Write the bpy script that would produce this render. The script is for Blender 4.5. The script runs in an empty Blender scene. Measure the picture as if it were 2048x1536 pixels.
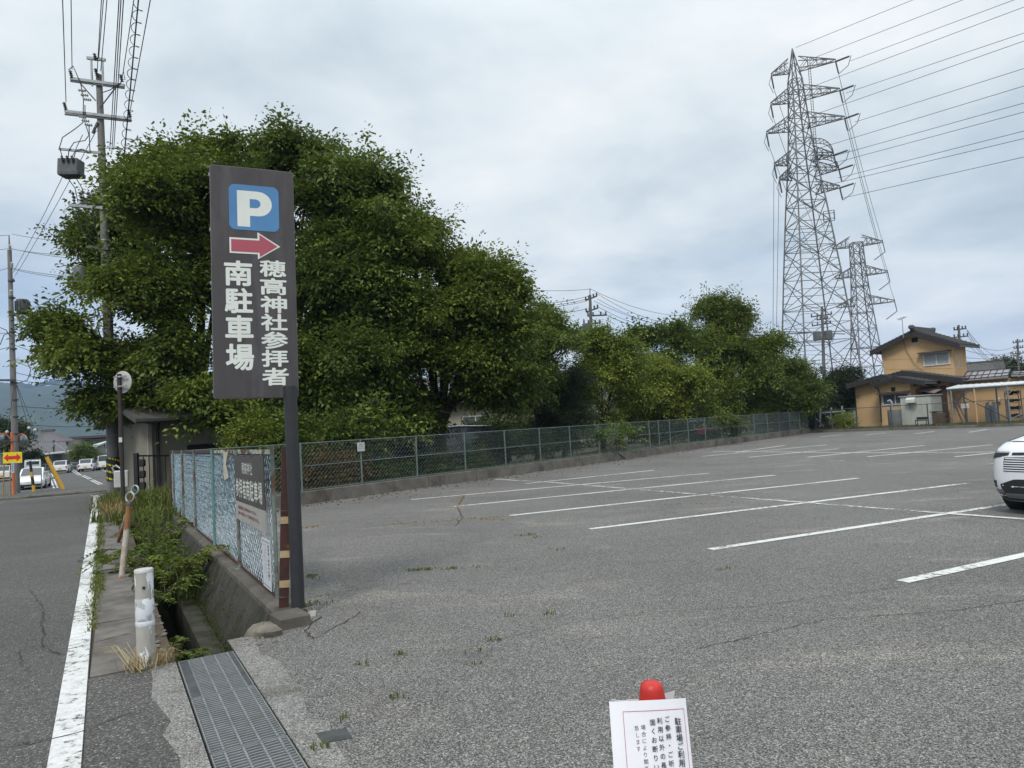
import bpy, math, random
import numpy as np
from mathutils import Vector, Matrix

# ------------------------------------------------------------------ scene, camera, light
scene = bpy.context.scene
COL = scene.collection
F = 1420.0; EYE = 1.6
ROLL = math.atan(.059); PITCH = math.atan((855 - 768) * math.cos(ROLL) / F)
cam_d = bpy.data.cameras.new("camera")
cam_d.sensor_fit = 'HORIZONTAL'; cam_d.sensor_width = 36.0; cam_d.lens = 36.0 * F / 2048
cam_d.clip_start = .05; cam_d.clip_end = 20000
cam = bpy.data.objects.new("camera", cam_d); COL.objects.link(cam)
cam.matrix_world = (Matrix.Translation((0, 0, EYE)) @ Matrix.Rotation(math.pi / 2 + PITCH, 4, 'X')
                    @ Matrix.Rotation(-ROLL, 4, 'Z'))
scene.camera = cam
scene.view_settings.view_transform = 'Standard'
scene.view_settings.look = 'None'
scene.view_settings.exposure = 0.58
scene.view_settings.gamma = 1.0
scene.cycles.max_bounces = 6
scene.cycles.transparent_max_bounces = 12
scene.cycles.volume_bounces = 0

SUN_EL, SUN_AZ = 50.0, 200.0          # azimuth clockwise from +Y
sun_d = bpy.data.lights.new("sun", 'SUN'); sun_d.energy = 1.5; sun_d.angle = math.radians(16)
sun_d.color = (1.0, .95, .88)
sun = bpy.data.objects.new("sun", sun_d); COL.objects.link(sun)
_sd = Vector((math.sin(math.radians(SUN_AZ)) * math.cos(math.radians(SUN_EL)),
              math.cos(math.radians(SUN_AZ)) * math.cos(math.radians(SUN_EL)), math.sin(math.radians(SUN_EL))))
sun.rotation_euler = (-_sd).to_track_quat('-Z', 'Y').to_euler()
sun.location = (0, 0, 60)

def nd(nt, typ, ins=None, **props):
    n = nt.nodes.new(typ)
    for k, v in props.items(): setattr(n, k, v)
    for k, v in (ins or {}).items():
        s = n.inputs[k]
        if isinstance(v, bpy.types.NodeSocket): nt.links.new(v, s)
        else: s.default_value = v
    return n
def mth(nt, op, a, b=0.0, c=None, clamp=False):
    n = nd(nt, 'ShaderNodeMath', {0: a, 1: b}, operation=op); n.use_clamp = clamp
    if c is not None:
        if isinstance(c, bpy.types.NodeSocket): nt.links.new(c, n.inputs[2])
        else: n.inputs[2].default_value = c
    return n.outputs[0]
def ramp(nt, fac, stops):
    n = nd(nt, 'ShaderNodeValToRGB', {0: fac}); cr = n.color_ramp
    while len(cr.elements) < len(stops): cr.elements.new(.5)
    for e, (p, c) in zip(cr.elements, stops):
        e.position = p; e.color = (c if len(c) == 4 else (*c, 1)) if isinstance(c, (tuple, list)) else (c, c, c, 1)
    return n.outputs[0]
def mixc(nt, fac, a, b, mode='MIX'):
    n = nd(nt, 'ShaderNodeMix', None, data_type='RGBA', blend_type=mode)
    for i, v in ((0, fac), (6, a), (7, b)):
        s = n.inputs[i]
        if isinstance(v, bpy.types.NodeSocket): nt.links.new(v, s)
        elif i == 0: s.default_value = v
        else: s.default_value = (*v, 1) if len(v) == 3 else v
    return n.outputs[2]

world = bpy.data.worlds.new("World"); scene.world = world; world.use_nodes = True
wt = world.node_tree; wt.nodes.clear()
w_out = nd(wt, 'ShaderNodeOutputWorld')
sky = nd(wt, 'ShaderNodeTexSky', None, sky_type='NISHITA', sun_disc=False)
sky.sun_elevation = math.radians(SUN_EL); sky.sun_rotation = math.radians(SUN_AZ); sky.ozone_density = 2.0
tc = nd(wt, 'ShaderNodeTexCoord')
sep = nd(wt, 'ShaderNodeSeparateXYZ', {0: tc.outputs['Generated']})
zz = mth(wt, 'MAXIMUM', sep.outputs[2], 0.0)
den = mth(wt, 'ADD', zz, .16)
cx = mth(wt, 'DIVIDE', sep.outputs[0], den); cy = mth(wt, 'DIVIDE', sep.outputs[1], den)
cv = nd(wt, 'ShaderNodeCombineXYZ', {0: cx, 1: cy, 2: 0.0}).outputs[0]
n1 = nd(wt, 'ShaderNodeTexNoise', {'Vector': cv, 'Scale': .75, 'Detail': 6.0, 'Roughness': .52, 'Distortion': .3}).outputs[0]
n2 = nd(wt, 'ShaderNodeTexNoise', {'Vector': nd(wt, 'ShaderNodeVectorMath', {0: cv, 1: (7.3, 3.1, 0)}, operation='ADD').outputs[0],
                                   'Scale': 1.7, 'Detail': 9.0, 'Roughness': .58, 'Distortion': .25}).outputs[0]
shade = mth(wt, 'ADD', mth(wt, 'MULTIPLY', n1, .62), mth(wt, 'MULTIPLY', n2, .38))
cloud = ramp(wt, shade, [(.33, (.325, .39, .44)), (.42, (.435, .495, .535)), (.50, (.55, .598, .62)), (.58, (.65, .675, .68)), (.68, (.80, .80, .78))])
zen = nd(wt, 'ShaderNodeMapRange', {0: sep.outputs[2], 1: .42, 2: .95, 3: 1.0, 4: 1.75}, interpolation_type='SMOOTHSTEP').outputs[0]
cloud_b = mixc(wt, 1.0, cloud, nd(wt, 'ShaderNodeCombineXYZ', {0: zen, 1: zen, 2: zen}).outputs[0], 'MULTIPLY')
skyc = mixc(wt, 1.0, sky.outputs[0], (.075, .085, .10), 'MULTIPLY')
n3 = nd(wt, 'ShaderNodeTexNoise', {'Vector': nd(wt, 'ShaderNodeVectorMath', {0: cv, 1: (1.9, -4.4, 0)}, operation='ADD').outputs[0],
                                   'Scale': .5, 'Detail': 5.0, 'Roughness': .55}).outputs[0]
# thin gaps of blue, mostly low over the western (left) hills
left = nd(wt, 'ShaderNodeMapRange', {0: sep.outputs[0], 1: -.75, 2: -.1, 3: .22, 4: 0.0}).outputs[0]
low = nd(wt, 'ShaderNodeMapRange', {0: sep.outputs[2], 1: .05, 2: .40, 3: .14, 4: 0.0}).outputs[0]
gap = nd(wt, 'ShaderNodeMapRange', {0: mth(wt, 'ADD', n3, mth(wt, 'ADD', left, low)), 1: .64, 2: .88, 3: 0.0, 4: .5}, interpolation_type='SMOOTHSTEP').outputs[0]
final = mixc(wt, gap, cloud_b, skyc)
bg = nd(wt, 'ShaderNodeBackground', {0: final, 1: 1.0})
wt.links.new(bg.outputs[0], w_out.inputs[0])

# ------------------------------------------------------------------ measuring helpers
def ray(px, py):
    x = (px - 1024) / F; y = -(py - 768) / F
    c, s = math.cos(ROLL), math.sin(ROLL)
    X = x * c + y * s; Y = -x * s + y * c
    return Vector((X, math.cos(PITCH) - Y * math.sin(PITCH), math.sin(PITCH) + Y * math.cos(PITCH)))
def P(px, py, dep):
    d = ray(px, py); return Vector((0, 0, EYE)) + d * (dep / d.y)
RA = math.radians(-30)                 # heading of the road
SX, SY = math.sin(RA), math.cos(RA); TX, TY = math.cos(RA), -math.sin(RA)
def W(s, t, z=0.0): return Vector((s * SX + t * TX, s * SY + t * TY, z))
def ST(v): return v[0] * SX + v[1] * SY, v[0] * TX + v[1] * TY
def smooth(a): a = min(1, max(0, a)); return a * a * (3 - 2 * a)
def hz(s, t):                          # the land falls a little towards the junction
    return -.65 * smooth((s - 29) / 20) * (1 - smooth((t - 2) / 10))
def hzv(v): return hz(*ST(v))
def G(px, py, z=0.0):
    d = ray(px, py); return Vector((0, 0, EYE)) + d * ((z - EYE) / d.z)
def GZ(px, py):
    z = 0.0
    for _ in range(30):
        g = G(px, py, z); z = .5 * z + .5 * hzv(g)
    return g
def on_plane(px, py, p0, n):
    d = ray(px, py); o = Vector((0, 0, EYE)); t = (Vector(p0) - o).dot(n) / d.dot(n); return o + d * t

# ------------------------------------------------------------------ mesh helpers
FRAMES = {}
def thing(name, loc, label, cat, group=None, rotz=0.0):
    o = bpy.data.objects.new(name, None); COL.objects.link(o)
    o.empty_display_size = .2
    o.location = loc; o.rotation_euler = (0, 0, rotz)
    o['label'] = label; o['category'] = cat
    if group: o['group'] = group
    FRAMES[o.name] = (Matrix.Translation(Vector(loc)) @ Matrix.Rotation(rotz, 4, 'Z')).inverted()
    return o
def tag(o, label, cat, group=None, kind=None):
    if label: o['label'] = label
    if cat: o['category'] = cat
    if group: o['group'] = group
    if kind: o['kind'] = kind
    return o
def dup(o, parent=None):
    c = o.copy(); COL.objects.link(c)
    if parent: c.parent = parent
    for ch in [x for x in bpy.data.objects if x.parent == o]: dup(ch, c)
    return c
def basis(d):
    d = Vector(d).normalized()
    u = Vector((0, 0, 1)) if abs(d.z) < .95 else Vector((1, 0, 0))
    a = d.cross(u).normalized(); b = a.cross(d).normalized()
    return a, b, d
class MB:
    def __init__(s): s.v = []; s.f = []; s.m = []; s.mi = 0; s.pieces = []
    def add(s, vs, fs):
        k = len(s.v); s.pieces.append((k, len(s.f))); s.v += [tuple(v) for v in vs]
        for f in fs: s.f.append(tuple(i + k for i in f)); s.m.append(s.mi)
        return s
    def box(s, c, size, R=None, bev=0.0):
        hx, hy, hz_ = size[0] / 2, size[1] / 2, size[2] / 2
        R = R or Matrix.Identity(3); c = Vector(c)
        if bev <= 0:
            vs = [c + R @ Vector((x * hx, y * hy, z * hz_)) for z in (-1, 1) for x, y in ((-1, -1), (1, -1), (1, 1), (-1, 1))]
            return s.add(vs, [(3, 2, 1, 0), (4, 5, 6, 7), (0, 1, 5, 4), (1, 2, 6, 5), (2, 3, 7, 6), (3, 0, 4, 7)])
        b = min(bev, hx * .9, hy * .9, hz_ * .9); rings = []
        for z, ins in ((-hz_, b), (-hz_ + b, 0), (hz_ - b, 0), (hz_, b)):
            x, y = hx - ins, hy - ins; bb = b * (.6 if ins == 0 else .5)
            rings.append([(-x + bb, -y), (x - bb, -y), (x, -y + bb), (x, y - bb), (x - bb, y), (-x + bb, y), (-x, y - bb), (-x, -y + bb)])
        vs = [c + R @ Vector((p[0], p[1], z)) for r, z in zip(rings, (-hz_, -hz_ + b, hz_ - b, hz_)) for p in r]
        fs = [tuple(range(7, -1, -1)), tuple(range(24, 32))]
        for k in range(3):
            for i in range(8): j = (i + 1) % 8; fs.append((k * 8 + i, k * 8 + j, k * 8 + 8 + j, k * 8 + 8 + i))
        return s.add(vs, fs)
    def bar(s, p0, p1, w, h=None, up=None):
        p0 = Vector(p0); p1 = Vector(p1); d = p1 - p0
        if d.length < 1e-6: return s
        if up is None: a, b, dd = basis(d)
        else:
            dd = d.normalized(); a = dd.cross(Vector(up)).normalized(); b = a.cross(dd)
        R = Matrix((a, dd, b)).transposed()
        return s.box((p0 + p1) / 2, (w, d.length, h or w), R)
    def tube(s, pts, r, n=8, cap=True):
        pts = [Vector(p) for p in pts]; m = len(pts)
        rs = [r] * m if not isinstance(r, (list, tuple)) else r
        vs = []; a = None
        for i, p in enumerate(pts):
            d = (pts[min(i + 1, m - 1)] - pts[max(i - 1, 0)])
            if d.length < 1e-9: d = Vector((0, 0, 1))
            d.normalize()
            if a is None: a, b, _ = basis(d)
            else:
                a = (a - d * a.dot(d)); a.normalize(); b = a.cross(d)
            for k in range(n):
                t = 2 * math.pi * k / n; vs.append(p + (a * math.cos(t) + b * math.sin(t)) * rs[i])
        fs = [(i * n + k, i * n + (k + 1) % n, (i + 1) * n + (k + 1) % n, (i + 1) * n + k) for i in range(m - 1) for k in range(n)]
        if cap: fs += [tuple(range(n - 1, -1, -1)), tuple((m - 1) * n + k for k in range(n))]
        return s.add(vs, fs)
    def lathe(s, prof, c=(0, 0, 0), n=20, axis=(0, 0, 1)):
        a, b, d = basis(axis); c = Vector(c); m = len(prof)
        vs = [c + d * z + (a * math.cos(2 * math.pi * k / n) + b * math.sin(2 * math.pi * k / n)) * r for r, z in prof for k in range(n)]
        fs = [(i * n + k, i * n + (k + 1) % n, (i + 1) * n + (k + 1) % n, (i + 1) * n + k) for i in range(m - 1) for k in range(n)]
        fs += [tuple(range(n - 1, -1, -1)), tuple((m - 1) * n + k for k in range(n))]
        return s.add(vs, fs)
    def prism(s, pts, off):
        off = Vector(off); n = len(pts); pts = [Vector(p) for p in pts]
        vs = pts + [p + off for p in pts]
        fs = [tuple(range(n - 1, -1, -1)), tuple(range(n, 2 * n))] + [(i, (i + 1) % n, n + (i + 1) % n, n + i) for i in range(n)]
        return s.add(vs, fs)
    def poly(s, pts): return s.add(pts, [tuple(range(len(pts)))])
    def torus(s, c, axis, R, r, n=20, m=8, a0=0, a1=2 * math.pi):
        a, b, d = basis(axis); c = Vector(c); full = abs(a1 - a0 - 2 * math.pi) < 1e-6
        k = n if full else n + 1; vs = []
        for i in range(k):
            t = a0 + (a1 - a0) * i / n; e = a * math.cos(t) + b * math.sin(t)
            for j in range(m):
                q = 2 * math.pi * j / m; vs.append(c + e * (R + r * math.cos(q)) + d * r * math.sin(q))
        fs = [((i % k) * m + j, ((i + 1) % k) * m + j, ((i + 1) % k) * m + (j + 1) % m, (i % k) * m + (j + 1) % m) for i in range(n) for j in range(m)]
        return s.add(vs, fs)
    def build_each(s, name, mats, parent=None, smooth_=False, local=False):
        """every piece added becomes a part of its own"""
        out = []; st = s.pieces + [(len(s.v), len(s.f))]
        for (v0, f0), (v1, f1) in zip(st[:-1], st[1:]):
            q = MB(); q.v = s.v[v0:v1]; q.f = [tuple(i - v0 for i in f) for f in s.f[f0:f1]]; q.m = s.m[f0:f1]
            if q.f: out.append(q.build(name, mats, parent, smooth_, local))
        return out
    def build(s, name, mats, parent=None, smooth_=False, local=False):
        me = bpy.data.meshes.new(name)
        vs = s.v
        root = parent
        while root is not None and root.parent is not None: root = root.parent
        if root is not None and not local:
            M = FRAMES.get(root.name)
            if M is not None: vs = [tuple(M @ Vector(v)) for v in vs]
        me.from_pydata(vs, [], s.f)
        mats = mats if isinstance(mats, (list, tuple)) else [mats]
        for m in mats: me.materials.append(m)
        if len(mats) > 1: me.polygons.foreach_set('material_index', s.m)
        if smooth_:
            me.polygons.foreach_set('use_smooth', [True] * len(s.f))
            try: me.set_sharp_from_angle(angle=math.radians(35))
            except Exception: pass
        me.update()
        o = bpy.data.objects.new(name, me); COL.objects.link(o)
        if parent is not None: o.parent = parent
        return o
def struct(o): o['kind'] = 'structure'; return o
def sag(p0, p1, drop, n=14):
    p0 = Vector(p0); p1 = Vector(p1)
    return [p0.lerp(p1, i / n) - Vector((0, 0, 4 * drop * (i / n) * (1 - i / n))) for i in range(n + 1)]
def Rz(a): return Matrix.Rotation(a, 3, 'Z')

# ------------------------------------------------------------------ materials
def new_mat(name):
    m = bpy.data.materials.new(name); m.use_nodes = True; nt = m.node_tree
    b = nt.nodes['Principled BSDF']; return m, nt, b
def mat(name, c1, c2=None, scale=6.0, rough=.6, metal=0.0, detail=5.0, lo=.35, hi=.65, bump=0.0, spec=.4, c3=None, scale3=1.5, lo3=.6, hi3=.75, stretch=None, coat=0.0):
    """two tones of the thing's own colour mixed by noise, and optionally a third as stains"""
    m, nt, b = new_mat(name)
    co = nd(nt, 'ShaderNodeTexCoord').outputs['Object']
    if stretch: co = nd(nt, 'ShaderNodeMapping', {0: co, 'Scale': stretch}).outputs[0]
    c2 = c2 or tuple(x * .82 for x in c1)
    n = nd(nt, 'ShaderNodeTexNoise', {'Vector': co, 'Scale': scale, 'Detail': detail, 'Roughness': .6})
    f = nd(nt, 'ShaderNodeMapRange', {0: n.outputs[0], 1: lo, 2: hi}).outputs[0]
    col = mixc(nt, f, c1, c2)
    if c3:
        n3 = nd(nt, 'ShaderNodeTexNoise', {'Vector': co, 'Scale': scale3, 'Detail': 7.0, 'Roughness': .65})
        f3 = nd(nt, 'ShaderNodeMapRange', {0: n3.outputs[0], 1: lo3, 2: hi3}).outputs[0]
        col = mixc(nt, f3, col, c3)
    nt.links.new(col, b.inputs['Base Color'])
    b.inputs['Roughness'].default_value = rough; b.inputs['Metallic'].default_value = metal
    b.inputs['Specular IOR Level'].default_value = spec
    if coat: b.inputs['Coat Weight'].default_value = coat; b.inputs['Coat Roughness'].default_value = .08
    if bump:
        bp = nd(nt, 'ShaderNodeBump', {'Height': n.outputs[0], 'Strength': bump, 'Distance': .02})
        nt.links.new(bp.outputs[0], b.inputs['Normal'])
    return m
def asphalt(name, stops, scale, patch, patch_scale, lo, hi, bump=.35, grime=None, rough=.85):
    m, nt, b = new_mat(name)
    co = nd(nt, 'ShaderNodeTexCoord').outputs['Object']
    v = nd(nt, 'ShaderNodeTexVoronoi', {'Vector': co, 'Scale': scale, 'Randomness': 1.0})
    val = nd(nt, 'ShaderNodeSeparateColor', {0: v.outputs['Color']}).outputs[0]
    v2 = nd(nt, 'ShaderNodeTexVoronoi', {'Vector': co, 'Scale': scale * .6, 'Randomness': 1.0})
    val2 = nd(nt, 'ShaderNodeSeparateColor', {0: v2.outputs['Color']}).outputs[1]
    col = ramp(nt, mth(nt, 'ADD', mth(nt, 'MULTIPLY', val, .80), mth(nt, 'MULTIPLY', val2, .20)), stops)
    big = nd(nt, 'ShaderNodeTexNoise', {'Vector': nd(nt, 'ShaderNodeMapping', {0: co, 'Rotation': (0, 0, -.45), 'Scale': (.55, 1.5, 1)}).outputs[0], 'Scale': patch_scale, 'Detail': 9.0, 'Roughness': .66, 'Distortion': .6}).outputs[0]
    f = nd(nt, 'ShaderNodeMapRange', {0: big, 1: lo, 2: hi}, interpolation_type='SMOOTHSTEP').outputs[0]
    col = mixc(nt, f, col, mixc(nt, 1.0, col, patch, 'MULTIPLY'))
    mid = nd(nt, 'ShaderNodeTexNoise', {'Vector': co, 'Scale': patch_scale * .32, 'Detail': 6.0, 'Roughness': .6}).outputs[0]
    g = nd(nt, 'ShaderNodeMapRange', {0: mid, 1: .3, 2: .7, 3: .80, 4: 1.16}).outputs[0]
    col = mixc(nt, 1.0, col, nd(nt, 'ShaderNodeCombineXYZ', {0: g, 1: g, 2: g}).outputs[0], 'MULTIPLY')
    if grime:
        gn = nd(nt, 'ShaderNodeTexNoise', {'Vector': co, 'Scale': 1.3, 'Detail': 8.0, 'Roughness': .7}).outputs[0]
        gf = nd(nt, 'ShaderNodeMapRange', {0: gn, 1: .56, 2: .74, 3: 0, 4: .6}).outputs[0]
        col = mixc(nt, gf, col, grime)
    nt.links.new(col, b.inputs['Base Color']); b.inputs['Roughness'].default_value = rough
    b.inputs['Specular IOR Level'].default_value = .3
    bp = nd(nt, 'ShaderNodeBump', {'Height': mth(nt, 'SUBTRACT', val, v.outputs['Distance']), 'Strength': bump, 'Distance': .006})
    nt.links.new(bp.outputs[0], b.inputs['Normal'])
    return m
def paint(name, col, wear=.5, scale=9.0, dirt=(.45, .45, .43)):
    """road paint worn through to the asphalt in flakes"""
    m, nt, b = new_mat(name)
    co = nd(nt, 'ShaderNodeTexCoord').outputs['Object']
    n = nd(nt, 'ShaderNodeTexNoise', {'Vector': co, 'Scale': scale, 'Detail': 11.0, 'Roughness': .78}).outputs[0]
    n2 = nd(nt, 'ShaderNodeTexNoise', {'Vector': co, 'Scale': .9, 'Detail': 3.0}).outputs[0]
    k = mth(nt, 'ADD', mth(nt, 'MULTIPLY', n, .7), mth(nt, 'MULTIPLY', n2, .3))
    a = nd(nt, 'ShaderNodeMapRange', {0: k, 1: wear, 2: wear + .045, 3: 1.0, 4: 0.0}).outputs[0]
    d = nd(nt, 'ShaderNodeMapRange', {0: k, 1: wear - .16, 2: wear, 3: 0.0, 4: .7}).outputs[0]
    nt.links.new(mixc(nt, d, col, dirt), b.inputs['Base Color'])
    b.inputs['Roughness'].default_value = .7
    nt.links.new(a, b.inputs['Alpha'])
    return m
def leafmat(name, dark, light, trans=.3, rough=.42):
    m, nt, b = new_mat(name)
    at = nd(nt, 'ShaderNodeAttribute', None, attribute_name='tint')
    s = nd(nt, 'ShaderNodeSeparateColor', {0: at.outputs['Color']})
    col = mixc(nt, s.outputs[0], dark, light)
    nt.links.new(col, b.inputs['Base Color']); b.inputs['Roughness'].default_value = rough
    b.inputs['Specular IOR Level'].default_value = .22
    tr = nd(nt, 'ShaderNodeBsdfTranslucent', {0: mixc(nt, .5, col, (.12, .17, .02))})
    mx = nd(nt, 'ShaderNodeMixShader', {0: trans, 1: b.outputs[0], 2: tr.outputs[0]})
    nt.links.new(mx.outputs[0], nt.nodes['Material Output'].inputs[0])
    return m
def glass(name, col, rough=.06):
    m, nt, b = new_mat(name)
    b.inputs['Base Color'].default_value = (*col, 1); b.inputs['Roughness'].default_value = rough
    b.inputs['Specular IOR Level'].default_value = .8
    return m
M = {}
wm = lambda v: (v * 1.03, v, v * .945)
LOTST = [(0, wm(.022)), (.28, wm(.066)), (.5, wm(.118)), (.68, wm(.18)), (.86, wm(.285)), (1, wm(.46))]
M['lot'] = asphalt('lot_asphalt', LOTST, 165, (1.5, 1.46, 1.38), .8, .53, .72, grime=(.075, .072, .068))
M['road'] = asphalt('road_asphalt', [(0, wm(.036)), (.3, wm(.057)), (.6, wm(.086)), (.82, wm(.125)), (.95, wm(.27)), (1, wm(.40))], 130, (1.2, 1.2, 1.2), .7, .5, .75, bump=.25)
M['old_asphalt'] = asphalt('pavement_asphalt', [(0, wm(.035)), (.3, wm(.06)), (.6, wm(.09)), (.82, wm(.13)), (.95, wm(.30)), (1, wm(.45))], 110, (1.25, 1.22, 1.18), 1.2, .5, .7, grime=(.09, .075, .05))
M['agg_concrete'] = asphalt('exposed_concrete', [(0, wm(.05)), (.3, wm(.12)), (.55, wm(.19)), (.8, wm(.27)), (1, wm(.44))], 150, (.62, .6, .56), 2.2, .52, .7, grime=(.10, .085, .06))
M['concrete'] = mat('concrete', (.165, .152, .135), (.105, .098, .088), 5.5, .88, bump=.35, c3=(.06, .052, .042), scale3=1.6, lo3=.46, hi3=.70)
M['wet_concrete'] = mat('mossy_concrete', (.055, .050, .043), (.028, .026, .022), 4.0, .9, bump=.4, c3=(.020, .022, .008), scale3=2.2, lo3=.46, hi3=.60, stretch=(1.6, 1.6, .6))
M['wall_cap'] = mat('weathered_cap', (.115, .102, .086), (.065, .058, .048), 4.0, .9, bump=.4, c3=(.05, .045, .03), scale3=2.2, lo3=.5, hi3=.66)
M['kerb'] = mat('kerb_concrete', (.17, .155, .135), (.11, .10, .088), 2.2, .9, bump=.3, c3=(.05, .042, .034), scale3=.9, lo3=.5, hi3=.72)
M['pole_concrete'] = mat('pole_concrete', (.20, .195, .188), (.135, .132, .128), 3.0, .85, bump=.1, stretch=(1, 1, .3))
M['soil'] = mat('soil', (.085, .068, .045), (.05, .04, .028), 5.0, .95, bump=.5)
M['field'] = mat('field_ground', (.075, .085, .035), (.11, .10, .06), .15, .95)
M['paint_new'] = paint('white_line_paint', (.70, .71, .70), .535, 12.0)
M['paint_old'] = paint('worn_line_paint', (.60, .61, .60), .485)
M['paint_road'] = paint('road_line_paint', (.70, .71, .71), .53, 14.0)
M['paint_faint'] = paint('faded_line_paint', (.46, .46, .45), .44)
M['steel_grate'] = mat('galvanised_grating', (.255, .27, .272), (.19, .203, .207), 9.0, .5, .3)
M['galv'] = mat('galvanised_steel', (.36, .38, .39), (.25, .27, .28), 5.0, .5, .5)
M['dark_steel'] = mat('weathered_steel', (.10, .105, .11), (.06, .065, .068), 6.0, .55, .4)
M['pylon'] = mat('pylon_steel', (.19, .195, .20), (.12, .125, .13), .8, .6, .3)
M['brown_post'] = mat('maroon_paint', (.075, .030, .024), (.045, .022, .018), 14.0, .6, c3=(.15, .085, .05), scale3=9, lo3=.62, hi3=.7)
M['cream'] = mat('cream_tape', (.50, .39, .22), (.40, .30, .17), 20, .6)
M['rust'] = mat('rusty_white_pipe', (.46, .43, .38), (.36, .33, .28), 6.0, .7, c3=(.27, .095, .028), scale3=2.6, lo3=.46, hi3=.58)
M['bollard'] = mat('flaked_bollard_paint', (.40, .39, .35), (.32, .31, .28), 12.0, .5, c3=(.74, .77, .78), scale3=9.0, lo3=.56, hi3=.575, stretch=(1, 1, .4))
M['bollard_clean'] = mat('bollard_reflective', (.62, .65, .67), (.52, .54, .55), 12.0, .4)
M['bollard_red'] = mat('faded_red_tape', (.28, .045, .04), (.40, .30, .27), 16.0, .5, lo=.52, hi=.62)
M['sign_face'] = mat('sign_brown', (.068, .061, .064), (.054, .049, .052), 2.0, .38, stretch=(3, 3, .5), c3=(.105, .099, .106), scale3=2.2, lo3=.48, hi3=.8)
M['sign_side'] = mat('sign_side', (.20, .195, .19), (.14, .135, .13), 6, .5)
M['sign_white'] = mat('sign_white', (.72, .75, .70), (.66, .69, .65), 3, .45)
M['sign_blue'] = mat('sign_blue', (.085, .235, .46), (.075, .21, .42), 2, .4)
M['sign_red'] = mat('faded_red', (.40, .085, .12), (.36, .08, .11), 2, .45)
M['sign_pole'] = mat('charcoal_pole', (.034, .035, .038), (.027, .028, .031), 8, .42)
M['mesh_blue'] = mat('pale_blue_wire', (.58, .74, .84), (.15, .24, .31), 14, .35, .1, lo=.42, hi=.58)
M['post_green'] = mat('grey_green_post', (.16, .20, .18), (.12, .14, .125), 10, .6, c3=(.11, .06, .035), scale3=5, lo3=.5, hi3=.6)
M['rail_pale'] = mat('peeling_rail', (.36, .37, .32), (.10, .045, .03), 6, .7, lo=.5, hi=.54)
M['fence_green'] = mat('turquoise_fence', (.125, .175, .16), (.085, .12, .112), 5, .55)
M['wire_green'] = mat('green_wire', (.17, .23, .215), (.12, .16, .15), 8, .5)
M['wire_dark'] = mat('dark_wire', (.06, .075, .075), (.04, .05, .05), 8, .5)
M['board_dark'] = mat('board_taupe', (.072, .064, .058), (.062, .056, .051), 2, .5)
M['board_pale'] = mat('board_grey', (.36, .355, .33), (.32, .315, .29), 3, .55)
M['text_pale'] = mat('text_pale', (.60, .61, .56), None, 4, .5)
M['text_red'] = mat('text_red', (.32, .06, .05), None, 4, .5)
M['text_black'] = mat('text_black', (.028, .026, .030), None, 4, .5)
M['text_grey'] = mat('text_grey', (.18, .18, .19), None, 4, .5)
M['paper'] = mat('laminated_paper', (.76, .76, .79), (.70, .70, .74), 6, .3, spec=.35, c3=(.68, .58, .62), scale3=6, lo3=.55, hi3=.75)
M['paper_thin'] = mat('plain_paper', (.62, .64, .66), (.55, .57, .60), 6, .5)
M['cone_red'] = mat('cone_red', (.52, .030, .022), (.40, .022, .018), 10, .45, c3=(.24, .05, .04), scale3=30, lo3=.58, hi3=.75, bump=.08)
M['white_paint'] = mat('white_car_paint', (.74, .76, .78), (.70, .72, .74), 1, .22, coat=.6)
M['silver_paint'] = mat('silver_paint', (.36, .37, .38), (.33, .34, .35), 1, .3, .5, coat=.4)
M['dark_paint'] = mat('dark_car_paint', (.03, .033, .04), (.025, .028, .034), 1, .25, coat=.5)
M['black_plastic'] = mat('black_plastic', (.022, .023, .025), (.016, .017, .018), 9, .5)
M['grey_plastic'] = mat('grey_trim', (.16, .165, .17), (.13, .135, .14), 9, .45)
M['chrome'] = mat('bright_trim', (.72, .73, .75), (.6, .61, .63), 4, .2, .8)
M['rubber'] = mat('tyre_rubber', (.018, .018, .019), (.028, .027, .026), 12, .8)
M['glass'] = glass('dark_glass', (.03, .036, .042))
M['glass_mid'] = glass('tinted_glass', (.10, .12, .135), .1)
M['lamp_red'] = mat('tail_lamp', (.35, .02, .02), None, 5, .2)
M['plate_yellow'] = mat('yellow_plate', (.70, .44, .05), None, 5, .4)
M['plate_white'] = mat('white_plate', (.62, .66, .62), (.55, .60, .56), 5, .4)
M['wall_ochre'] = mat('ochre_render', (.54, .365, .195), (.49, .33, .17), .9, .9, bump=.05, c3=(.42, .28, .15), scale3=.5, lo3=.5, hi3=.8)
M['fascia'] = mat('black_fascia', (.030, .028, .029), (.022, .021, .022), 4, .6)
M['tile'] = mat('grey_roof_tile', (.10, .095, .092), (.065, .062, .06), 5, .7)
M['soffit'] = mat('soffit_ochre', (.40, .26, .13), None, 3, .8)
M['sheet_pale'] = mat('pale_sheet_roof', (.62, .65, .66), (.52, .56, .57), 1.2, .5)
M['sheet_pink'] = mat('faded_pink_awning', (.30, .22, .21), (.24, .18, .17), 2, .6)
M['solar'] = mat('grey_roof_panels', (.28, .26, .27), (.22, .21, .22), 1.5, .35)
M['brown_wall'] = mat('brown_boards', (.062, .043, .036), (.045, .032, .027), 5, .8, stretch=(6, 6, .4))
M['alu'] = mat('aluminium_frame', (.60, .62, .64), None, 5, .45, .1)
M['curtain'] = mat('window_blind', (.34, .35, .35), (.26, .27, .27), 8, .35, stretch=(1, 1, 6), spec=.6)
M['cabinet'] = mat('pale_green_sheet', (.43, .45, .41), (.36, .375, .34), 2.2, .65, c3=(.22, .16, .10), scale3=2.2, lo3=.66, hi3=.72)
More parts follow.
